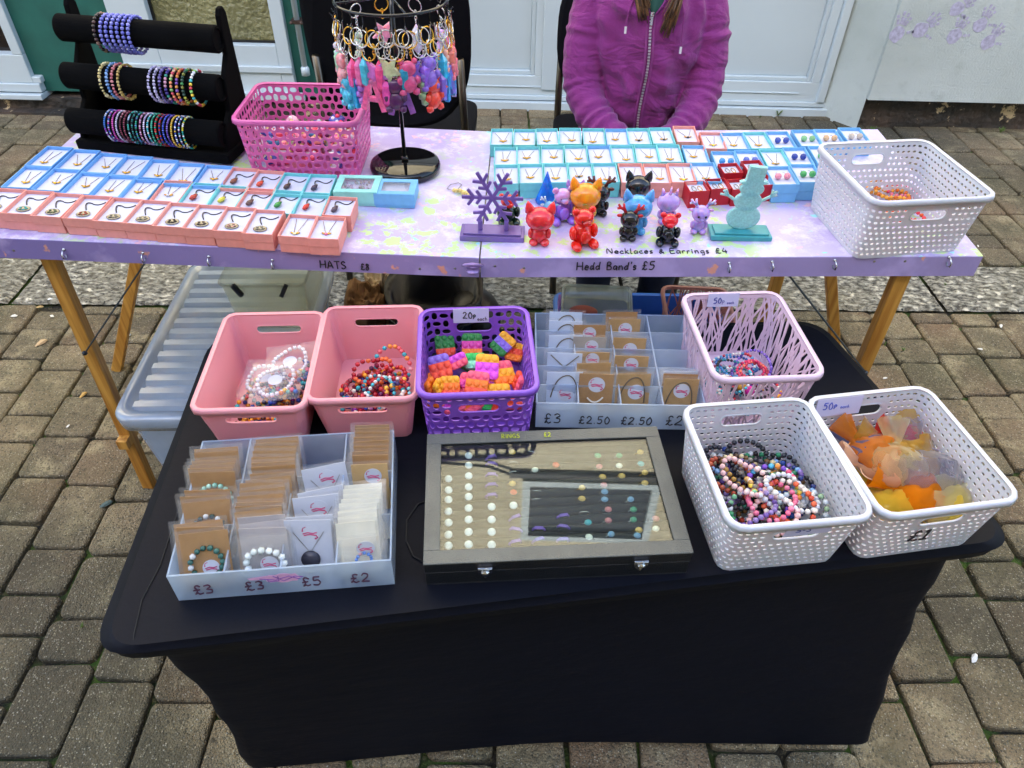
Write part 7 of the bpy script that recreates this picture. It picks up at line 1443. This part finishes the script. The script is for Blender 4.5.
for s in (-1, 1): limb(mb, [(s * .125, 2.10, .945), (s * .158, 2.075, .85), (s * .163, 2.03, .715), (s * .115, 1.945, .645), (s * .045, 1.885, .612)], (.062, .056, .052, .046, .038), 22, .0085, s * 2.3)
hd = mb.build('hoodie', FLEECE, PE, smooth=True); remesh(hd, .004, 3)
mb = MB(); rings = []
for k in range(25):
    t_ = k / 24; a_ = -pi * .46 + (2 * pi - pi * .08) * t_ - .0; x, y = .092 * sin(pi + (t_ - .5) * 2 * pi * .80) * -1, 2.095 - .0 + .082 * cos((t_ - .5) * 2 * pi * .80)
    zz = .988 + .012 * cos((t_ - .5) * 2 * pi) ; r = .026 * (.55 + .45 * sin(pi * t_)); rings.append((Vector((x, y, zz)), r))
mb.tube([c_ for c_, r in rings], [r for c_, r in rings], 14); mb.ball((0, 2.19, .965), (.085, .045, .055), hi=True); o = mb.build('hood', FLEECE, PE, smooth=True); remesh(o, .005, 3)
def fronty(z):
    for a_, b_ in zip(LR, LR[1:]):
        if z <= b_[0]: break
    f = (z - a_[0]) / (b_[0] - a_[0]); return (a_[3] + (b_[3] - a_[3]) * f) - (a_[2] + (b_[2] - a_[2]) * f)
mb = MB(); zs = [.46 + (.918 - .46) * k / 60 for k in range(61)]
for k in range(60):
    z0, z1 = zs[k], zs[k + 1]; wv = .003 * sin(z0 * 26)
    mb.box((-.008 + wv + .02 * max(0, z0 - .86) * -1, fronty(z0) - .0012, (z0 + z1) / 2), (.0058, .003, (z1 - z0) * .62))
mb.build('zip', mat('zip_metal', '#d0d0d6', .3, .6), PE)
for s in (-1, 1):
    mb = MB(); mb.tube([(-.008 + s * .009 + .003 * sin(z * 26), fronty(z) - .001, z) for z in zs], .0026, 6); mb.build('zip_tape', mat('zip_tape', '#8a3a7c', .8), PE)
mb = MB(); mb.box((-.010, fronty(.905) - .006, .900), (.006, .003, .022)); mb.box((-.010, fronty(.915) - .005, .916), (.009, .005, .010)); mb.build('zip_pull', CHROME, PE, bevel=.001)
for s, zb in ((-1, .885), (1, .842)):
    x = s * .072; mb = MB(); mb.tube([(s * .055, fronty(.955) - .002, .955), (x * .95, fronty(.92) - .002, .92), (x, fronty(zb) - .000, zb)], .0022, 6); mb.build('drawstring', FLEECE, PE)
    mb = MB(); mb.tube([(x, fronty(zb) - .002, zb), (x, fronty(zb) - .003, zb - .016)], .0030, 8); mb.build('aglet', mat('aglet', '#e0dce0', .3), PE)
mb = MB(); L1, R1 = [], []
for k in range(9):
    z = .915 + .080 * k / 8; w_ = .004 + .042 * (k / 8) ** .8; y_ = fronty(min(z, .99)) - .0045 + .35 * max(0, z - .965); L1.append(Vector((-.010 - w_, y_, z))); R1.append(Vector((-.008 + w_ * 1.25, y_, z)))
mb.add([p_ for k in range(9) for p_ in (L1[k], Vector(((L1[k].x + R1[k].x) / 2, L1[k].y - .003, L1[k].z)), R1[k])], [(3 * k + j, 3 * k + j + 1, 3 * k + j + 4, 3 * k + j + 3) for k in range(8) for j in (0, 1)]); mb.build('shirt_front', MATS['dark_green_shirt'], PE, smooth=True, solid=.002)
for L_ in (L1, R1): mb = MB(); mb.tube(L_, .0032, 8); mb.build('collar_edge', FLEECE, PE, smooth=True)
# jeans and boots
mb = MB(); mb.ball((0, 2.16, .485), (.155, .11, .075), hi=True)
for s in (-1, 1): limb(mb, [(s * .085, 2.16, .48), (s * .098, 1.98, .50), (s * .10, 1.83, .495), (s * .098, 1.85, .38), (s * .095, 1.90, .10)], (.092, .082, .068, .060, .050), 12, .002, s)
o = mb.build('jeans', mat('dark_denim', '#23293a', .85, var=.2, scale=40), PE, smooth=True); remesh(o, .008, 2)
for s in (-1, 1):
    mb = MB(); mb.loft([[Vector((s * .095 + x, 1.85 + y, z)) for x, y in rrect(w_, l_, min(w_, l_) * .48, 6)] for w_, l_, z in ((.095, .25, 0), (.098, .255, .02), (.09, .24, .05), (.085, .15, .09), (.10, .11, .13))]); o = mb.build('boot', mat('boot_leather', '#15131a', .5), PE, smooth=True, bevel=.002)
# hair
HAIR = mat('brown_hair', '#4a3220', .42, var=.35, scale=60); HAIR2 = mat('light_brown_hair', '#7a5636', .42, var=.3, scale=60)
mb = MB(); mb.ball((0, 2.092, 1.166), (.081, .095, .096), hi=True); mb.v = [Vector((v.x, max(v.y, 2.004 + max(0, 1.222 - v.z) * 1.1), v.z)) for v in mb.v]; mb.build('hair_cap', HAIR, PE, smooth=True)
rr = random.Random(12); mb = MB()
for i in range(420):
    s = 1 if i % 2 else -1; f = (i // 2 % 70) / 70; th = f * 2.6
    rx_, ry_ = .083, .100; top = Vector((s * .004, 2.010 + .15 * f, 1.258 - .03 * f * f + (-.018 if f < .06 else 0)))
    sx_ = s * (rx_ + .002) * cos(max(0, th - 1.2) * 1.0) if th > 1.2 else s * (rx_ + .003 * rr.random()); sy_ = 2.045 + .055 * f + (ry_ * sin(max(0, th - 1.2)) if th > 1.2 else 0)
    side = Vector((sx_, min(sy_, 2.192), 1.165)); up_ = Vector((sx_ * 1.0, (top.y + side.y) / 2, 1.262 - .015 * f))
    if f < .28:
        ex = rr.uniform(.012, .050) if s > 0 else rr.uniform(.0, .026); end = Vector((ex if s > 0 else -.018 - ex, fronty(.90) - .006 - rr.uniform(0, .010), (.872 if s > 0 else .905) + rr.uniform(-.012, .045)))
        mid = Vector((s * (.071 + .008 * rr.random()), 2.000 + .04 * f, 1.03))
    else:
        end = Vector((side.x * 1.08 + rr.uniform(-.012, .012), max(2.17, side.y + .02) + rr.uniform(0, .014) if f > .5 else 2.10, (.84 if f > .5 else .96) + rr.uniform(-.03, .05))); mid = Vector((side.x * 1.08, max(side.y, 2.10 if f > .5 else 2.06) + .012, 1.02))
    q_ = bez(top, up_, side, 8) + bez(side, mid, end, 12)[1:]; n_ = len(q_); w_ = rr.uniform(.0024, .0046); mb.tube(q_, [w_ * (1 if k < n_ - 4 else (n_ + .3 - k) / 4.5) for k in range(n_)], 5, m=i // 2 % 2)
mb.build('hair', [HAIR, HAIR2], PE, smooth=True)
